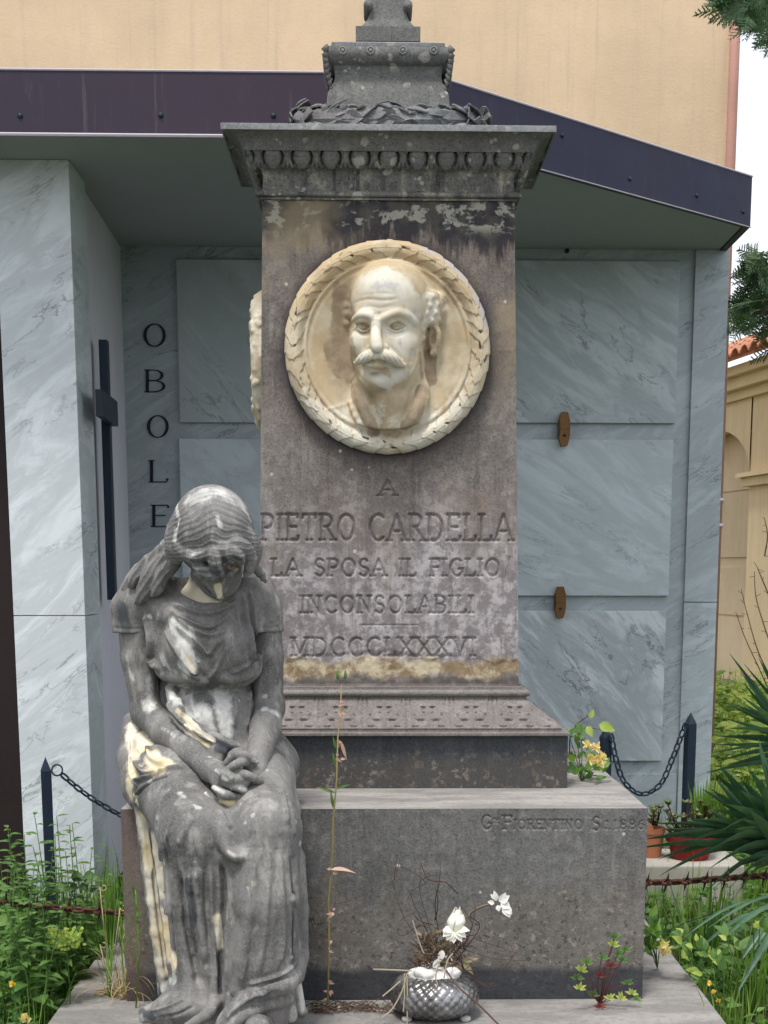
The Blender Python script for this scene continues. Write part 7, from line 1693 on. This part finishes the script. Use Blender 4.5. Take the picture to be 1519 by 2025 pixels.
# ------------------------------------------------------------------ plot edging, red bowl and pots in front of the tomb wall
zk = zY(1697, 1.75, 1366); o1 = MB(); o1.box(0.86, 1.34, 1.60, 1.95, GZ-0.05, zk, bev=0.006); tag(o1.build('grave_kerb', m_paint('ledge_stone', (0.36, 0.34, 0.30), 0.25, 0.9)), 'low pale stone ledge under the red bowl and terracotta pot', 'ledge')
def pot(px, py, Y, r, h, mat, label):
    c = atY(px, py, Y); o = empty('flower_pot', (c[0], Y, c[2]-h), label, 'flower pot'); mb = MB(); mb.lathe([(r*0.72, 0), (r*0.74, 0.003), (r*0.93, h-0.02), (r, h-0.02), (r*1.02, h), (r*0.95, h), (r*0.92, h-0.015), (0.001, h-0.02)], (c[0], Y, c[2]-h), 28); ob = mb.build('bowl', mat, o, smooth=True); autosmooth(ob, 35); return o, Vector(c)
M['red_plastic'] = m_paint('red_plastic', (0.22, 0.018, 0.015), 0.15, 0.42); M['terracotta'] = m_paint('terracotta', (0.42, 0.17, 0.09), 0.15, 0.85); M['soil'] = m_paint('pot_soil', (0.06, 0.04, 0.025), 0.3, 0.95)
po, pc = pot(1366, 1652, 1.75, 0.092, zY(1652, 1.75, 1366)-zk, M['red_plastic'], 'dark red plastic bowl pot planted with brownish succulents')
mb = MB()
for k in range(4): mb.lathe([(0.083-0.004*k, -0.02-0.014*k), (0.0865-0.004*k, -0.023-0.014*k), (0.083-0.004*k, -0.026-0.014*k)], pc, 28)
mb.build('rib', M['red_plastic'], po, smooth=True)
p2, c2 = pot(1290, 1636, 1.78, 0.048, zY(1636, 1.78, 1290)-zk, M['terracotta'], 'terracotta pot half hidden behind the right corner of the block')
def succ(px0_, px1_, py0_, py1_, Y, n, label):
    b = atY((px0_+px1_)/2, py1_, Y); o = empty('succulent', b, label, 'succulent'); mb = MB(); st_ = MB()
    for k in range(n):
        c = Vector(atY(rnd.uniform(px0_, px1_), rnd.uniform(py0_, py1_), Y+rnd.uniform(-0.07, 0.07))); st_.tube([Vector(b)+Vector(((c.x-b[0])*0.5, 0, 0)), c], 0.0022, 4)
        for j in range(9): a = 2*PI*j/9*1.6; d = Vector((math.cos(a), math.sin(a)-0.3, 0.7)); oleaf(mb, c, d, (0, 0, 1), 0.02*rnd.uniform(0.8, 1.3), 0.013, rnd.choice((0, 0, 1)), -0.1, 4, 0)
    st_.build('stem', M['twig'], o); mb.build('leaves', [M['succulent'], M['weed']], o, smooth=True)
succ(1318, 1412, 1588, 1648, 1.75, 46, 'brown green rosette succulents filling the red bowl'); succ(1284, 1312, 1598, 1632, 1.78, 16, 'small succulent rosettes in the terracotta pot')
tuft('iris_tuft', 'bright green upright blades rising behind the red bowl', 'grass tuft', tuple(atY(1388, 1640, 1.80)), 34, (0.10, 0.21), (0.012, 0.02), [M['grass']], 0.28, 0.15)
# ------------------------------------------------------------------ glass bowl with a dried arrangement
vc = Vector(atY(860, 1924, -0.15)); zt_v = vc.z; hv = zt_v-SZ; rv = 0.113
vo = empty('flower_bowl', (vc.x, -0.135, SZ), 'squat silvery cut glass bowl holding white foam on the front slab', 'bowl')
def m_cut():
    g = NT('cut_glass', 0.4, 0.5); c = g.mix(g.step(g.noise(12, 5, 0.7), 0.4, 0.65), (0.10, 0.095, 0.09), (0.30, 0.30, 0.31)); c = g.mix(g.math('MULTIPLY', g.step(g.noise(30, 5, 0.7), 0.55, 0.65), 0.6), c, (0.12, 0.10, 0.08))
    return g.out(c, g.math('ADD', g.math('MULTIPLY', g.noise(20, 4), 0.4), 0.08), g.bump(g.noise(25, 3), 0.2, 0.004), Metallic=0.6)
nr, na = 44, 160; prof = []
for i in range(nr+1):
    t = i/nr; a = -PI/2*0.80+t*(PI*0.90); prof.append((rv*math.cos(a)**0.72 if math.cos(a) > 0 else 0.01, hv*0.46+hv*0.52*math.sin(a)*1.02))
V_ = []; 
for i, (r, z) in enumerate(prof):
    t = i/nr
    for k in range(na):
        a = 2*PI*k/na; u = a/(2*PI)*26; v_ = t*7.0; g1 = abs(((u+v_) % 1)-0.5); g2_ = abs(((u-v_) % 1)-0.5); d = -0.0045*(math.exp(-(g1/0.12)**2)+math.exp(-(g2_/0.12)**2))*(0.06 < t < 0.80)
        V_.append((vc.x+(r+d)*math.cos(a), -0.135+(r+d)*math.sin(a), SZ+0.004+z))
F_ = [(i*na+k, i*na+(k+1) % na, (i+1)*na+(k+1) % na, (i+1)*na+k) for i in range(nr) for k in range(na)]
mesh_np('bowl', V_, F_, m_cut(), vo)
for (x, s_) in ((-0.07, 1), (0.075, 1)):
    mb = MB(); mb.lathe([(0.001, 0.014), (0.012, 0.012), (0.014, 0.004), (0.010, 0.0)], (vc.x+x, -0.19, SZ), 10); mb.build('foot', m_paint('silver_foot%d' % (x > 0), (0.4, 0.4, 0.38), 0.2, 0.3), vo, smooth=True)
Ff = Field((vc.x-0.09, -0.23, zt_v-0.05), (vc.x+0.09, -0.04, zt_v+0.04), 0.0035)
Ff.ell((vc.x, -0.135, zt_v-0.016), (0.072, 0.07, 0.030), 0.01)
for k in range(9): a = rnd.uniform(0, 2*PI); Ff.ell((vc.x+0.055*math.cos(a), -0.135+0.055*math.sin(a), zt_v+rnd.uniform(-0.004, 0.014)), (0.018, 0.016, 0.014), 0.004)
V_, F_ = Ff.mesh(); S = Sculpt(V_, F_).smooth(1); S.V += S.N*(0.003*fbm(S.V*60, 3, 2))[:, None]; S.build('foam', m_paint('white_foam', (0.66, 0.65, 0.62), 0.12, 0.9, 0, 0.5, 60), vo)
# twigs
tw = empty('dried_twigs', (vc.x, -0.12, zt_v), 'tangle of thin dried brown twigs sticking out of the glass bowl', 'dried twigs'); n_tw = 0
lines = [((855, 1880), (800, 1820), (775, 1740), (762, 1708)), ((862, 1870), (830, 1760), (845, 1735), (870, 1730)), ((850, 1850), (815, 1770), (840, 1745), (800, 1715), (797, 1718)), ((905, 1768), (880, 1745), (850, 1740), (835, 1715), (832, 1702)), ((858, 1830), (830, 1820), (812, 1806), (790, 1822)), ((880, 1880), (930, 1850), (950, 1860), (1022, 1885)),
         ((890, 1880), (960, 1950), (985, 1930), (1020, 1885)), ((870, 1890), (920, 1930), (965, 1948)), ((880, 1900), (925, 1860), (940, 1800), (935, 1770), (944, 1770)), ((900, 1900), (950, 1835), (930, 1810), (965, 1790), (972, 1802)), ((870, 1880), (905, 1860), (935, 1830), (910, 1790)), ((900, 1870), (975, 1895), (1040, 1900), (1052, 1910)),
         ((862, 1820), (865, 1790), (862, 1758)), ((790, 1700), (780, 1740), (786, 1690)), ((868, 1850), (862, 1790), (868, 1740), (872, 1700)), ((905, 1880), (925, 1850), (912, 1820), (925, 1815)), ((855, 1860), (835, 1830), (800, 1850), (785, 1845), (790, 1835))]
mb = MB()
for pl in lines:
    ys = rnd.uniform(-0.19, -0.08); pts = [Vector(p) for p in catmull([atY(x+rnd.uniform(-2, 2), y, -0.12+(ys+0.12)*min(1, i*0.5)) for i, (x, y) in enumerate(pl)], 7)]; r_ = rnd.uniform(0.0010, 0.0019); mb.tube(pts, [r_*(1-0.5*i/len(pts)) for i in range(len(pts))], 4)
mb.build('brown_twigs', M['twig'], tw); mb = MB()
for pl in (((815, 1920), (770, 1918), (738, 1917)), ((805, 1925), (795, 1960), (776, 1995), (756, 2012)), ((800, 1925), (800, 1970), (798, 2000)), ((805, 1930), (806, 1980), (805, 2030)), ((757, 1970), (775, 1955), (792, 1940)), ((838, 1885), (828, 1860), (816, 1820)), ((878, 1935), (885, 1900), (896, 1885)), ((866, 1950), (862, 1930), (870, 1900))):
    mb.tube([Vector(p) for p in catmull([atY(x, y, -0.215) for x, y in pl], 5)], 0.0019, 5)
mb.build('pale_stalks', M['twig_pale'], tw); mb = MB()
mb.tube([Vector(p) for p in catmull([atY(880, 1915, -0.18), atY(905, 1950, -0.25), atY(945, 1985, -0.265), atY(985, 2025, -0.29), atY(1000, 2040, -0.29)], 6)], [0.0022]*25, 5)
for k in range(150):
    p = Vector(atY(rnd.uniform(815, 925), rnd.uniform(1865, 1925), rnd.uniform(-0.18, -0.09))); mb.tube([p, p+rdir(-0.3, 0.9)*rnd.uniform(0.015, 0.05)], 0.0012, 3)
mb.build('root_like_twigs', M['twig'], tw)
M['dead_leaf'] = m_leaf('dead_leaf', (0.16, 0.11, 0.07), (0.28, 0.22, 0.14), (0.36, 0.34, 0.2), 0.7, 0.2); mb = MB()
for k in range(120): p = Vector(atY(rnd.uniform(832, 895), rnd.uniform(1835, 1930), rnd.uniform(-0.17, -0.11))); oleaf(mb, p, rdir(-1, 0.6), rdir(), rnd.uniform(0.015, 0.032), 0.011, 0, 0.4)
for (x0, y0, dx, dz) in ((915, 1900, 1, 0.3), (916, 1903, 0.6, -0.6), (905, 1905, 0.2, -0.8)): oleaf(mb, atY(x0, y0, -0.16), (dx, -0.3, dz), (0, -1, 0.5), 0.038, 0.018, 0, 0.4)
mb.build('dead_leaves', M['dead_leaf'], tw, smooth=True)
# white rose
rc_ = Vector(atY(897, 1822, -0.17)); ro = empty('white_rose', rc_, 'faded white artificial rose standing up in the glass bowl', 'rose'); mb = MB()
mb.tube([Vector((vc.x, -0.13, zt_v)), Vector(atY(872, 1880, -0.15)), Vector(atY(888, 1850, -0.165)), rc_+Vector((0, 0, -0.02))], 0.003, 6); mb.build('stem', M['weed'], ro, smooth=True); mb = MB()
for k in range(7):
    n_ = 9; m_ = 7; a0 = k*2.4; V2 = []
    R0 = 0.0085+0.0014*k; Hh = 0.064-0.004*k
    for i in range(n_+1):
        u = i/n_
        for j in range(m_+1):
            w_ = (j/m_-0.5)*2.2; rad = R0*(0.45+1.0*math.sin(PI*min(1, 0.12+u*0.62))) * (1-0.38*max(0, u-0.55)/0.45)+0.002*u*k*0.3; V2.append(rc_+Vector((rad*math.cos(a0+w_)+0.010*u, rad*math.sin(a0+w_)-0.002, -0.024+Hh*u-0.006*u*abs(w_)**2)))
    mb.add(V2, [(i*(m_+1)+j, i*(m_+1)+j+1, (i+1)*(m_+1)+j+1, (i+1)*(m_+1)+j) for i in range(n_) for j in range(m_)])
mb.build('bud', M['white_petal'], ro, smooth=True); mb = MB()
for (a, L, dz) in ((0.15, 0.036, 0.1), (-0.35, 0.032, -0.6), (-0.9, 0.034, -1.0), (2.6, 0.026, 0.05), (3.4, 0.028, -0.6), (4.0, 0.030, -1.1), (4.7, 0.034, -1.3), (-1.9, 0.03, -1.2)): oleaf(mb, rc_+Vector((0.006*math.cos(a), -0.012, -0.018)), (math.cos(a), -0.55, dz), (0, -0.7, 0.7), L, 0.022, 0, 0.1, 5, 0.3)
mb.build('petals', M['white_petal'], ro, smooth=True)
for (x, y) in ((876, 1878), (866, 1896)): mb = MB(); oleaf(mb, atY(x, y, -0.17), (-0.3, -0.2, -1), (0, -1, 0.1), 0.036, 0.020, 0, 0.2); mb.build('fallen_petal', M['white_petal'], ro, smooth=True)
fc = Vector(atY(990, 1784, -0.13)); fo = empty('white_flower', fc, 'small ruffled white flower leaning right on a thin stalk from the bowl', 'flower'); mb = MB(); mb.tube([Vector(p) for p in catmull([atY(885, 1870, -0.14), atY(930, 1805, -0.13), atY(975, 1785, -0.13)], 6)], 0.0018, 5); mb.build('stem', M['dead_leaf'], fo); mb = MB()
for (x, y, dx, dz, L, w_) in ((982, 1782, -0.2, 1, .028, .014), (986, 1782, 0.9, 0.5, .030, .022), (990, 1784, 1, -0.5, .028, .022), (996, 1790, 0.6, -1, .034, .024), (978, 1786, -0.9, 0.3, .018, .012), (984, 1790, 0.3, -1, .016, .014), (980, 1778, -0.8, 0.9, .018, .010), (998, 1793, 0.9, -0.8, .026, .018), (992, 1778, 0.4, 0.7, .02, .014)): oleaf(mb, atY(x, y, -0.135), (dx, -0.35, dz), (0.2, -1, 0.2), L, w_, 0, 0.25, 5, -0.3)
mb.build('petals', M['white_petal'], fo, smooth=True)
# ------------------------------------------------------------------ ochre burial chapel far behind at the right
dv = Vector((-0.154, 0.988, 0)); nv_ = Vector((-0.988, -0.154, 0)); P0 = Vector((3.42, 10.4, 0)); ch = empty('burial_chapel', (3.42, 10.4, GZ), 'pale ochre arched burial chapel with tiled roof beyond the tomb corner', 'chapel')
def pt(s, o_, z): return P0+dv*s+nv_*o_+Vector((0, 0, z))
def cbox(mb, s0, s1, o0, o1, z0, z1): mb.add([pt(s, o_, z) for z in (z0, z1) for o_ in (o0, o1) for s in (s0, s1)], [(0, 2, 3, 1), (4, 5, 7, 6), (0, 1, 5, 4), (2, 6, 7, 3), (0, 4, 6, 2), (1, 3, 7, 5)])
ZE = 2.92
mb = MB(); cbox(mb, -3, 6, -0.9, -0.25, ZB, ZE-0.1); mb.build('back_wall', M['ochre_pale'], ch)
for s0, s1 in ((-0.75, 0.0), (1.9, 2.5), (-3.4, -2.6)): mb = MB(); cbox(mb, s0, s1, -0.24, 0.0, ZB, ZE-0.3); mb.build('pilaster', M['ochre_far'], ch)
zsp = 1.95; mb = MB()
for s0, s1 in ((0.0, 1.9), (-2.6, -0.75)):
    c_, r_ = (s0+s1)/2, (s1-s0)/2; n = 20; vs_ = []
    for i in range(n+1): a = PI-PI*i/n; vs_ += [pt(c_+r_*math.cos(a), 0.012, zsp+0.45*math.sin(a)), pt(c_+r_*math.cos(a), 0.012, ZE-0.28), pt(c_+r_*math.cos(a), -0.24, zsp+0.45*math.sin(a))]
    mb.add(vs_, [(i*3, i*3+1, i*3+4, i*3+3) for i in range(n)]+[(i*3, i*3+3, i*3+5, i*3+2) for i in range(n)])
mb.build('arch', M['ochre_far'], ch)
mb = MB()
for s0, s1 in ((-0.85, 0.1), (1.8, 2.6)): cbox(mb, s0, s1, -0.24, 0.05, zsp-0.12, zsp-0.04); cbox(mb, s0-0.03, s1+0.03, -0.24, 0.09, zsp-0.039, zsp)
cbox(mb, -3.4, 4, -0.3, 0.06, ZE-0.30, ZE-0.22); cbox(mb, -3.4, 4, -0.3, 0.14, ZE-0.219, ZE-0.12); cbox(mb, -3.4, 4, -0.3, 0.22, ZE-0.119, ZE-0.04)
mb.build('cornice', M['ochre_far'], ch)
mb = MB()
for z0, z1 in ((0.0, 0.62), (0.64, 1.10), (1.20, 1.82), (1.84, 2.3)): cbox(mb, 0.02, 1.88, -0.249, -0.235, z0, z1)
mb.build('grave_slab', M['ochre_pale'], ch)
mb = MB(); cbox(mb, -0.9, 0.12, -0.2, 0.1, ZB, GZ+0.06); mb.build('plinth', M['white_stone'], ch)
mb = MB(); M['tile'] = m_paint('clay_tile', (0.52, 0.25, 0.16), 0.25, 0.85)
for k in range(34):
    s = -3.3+k*0.21
    for rrow in range(4):
        vs_ = []; up = 0.30*rrow
        for i in range(2):
            for j in range(7): a = PI*j/6; vs_.append(pt(s+0.095*math.cos(a)*(1-0.12*i), 0.34-up-0.34*i, ZE-0.02+0.13*rrow+0.15*i+0.075*math.sin(a)+0.02*(1-i)))
        mb.add(vs_, [(j, j+1, 7+j+1, 7+j) for j in range(6)])
o = mb.build('roof_tiles', M['tile'], ch, smooth=True); sm_ = o.modifiers.new('thick', 'SOLIDIFY'); sm_.thickness = 0.015
mb = MB(); mb.add([pt(-3.4, 0.33, ZE-0.03), pt(4, 0.33, ZE-0.03), pt(4, -1.2, ZE+0.62), pt(-3.4, -1.2, ZE+0.62)], [(0, 1, 2, 3)]); mb.build('roof', M['tile'], ch)
M['hedge'] = m_leaf('hedge_leaf', (0.04, 0.09, 0.03), (0.09, 0.16, 0.05), None, 0.6, 0.2, 3)
# distant garden wall and trees closing the horizon on the right
mb = MB(); mb.box(-30, 40, 26, 26.4, ZB, 2.4); tag(mb.build('boundary_wall', M['ochre_pale']), 'long pale cemetery boundary wall far behind everything', 'wall')
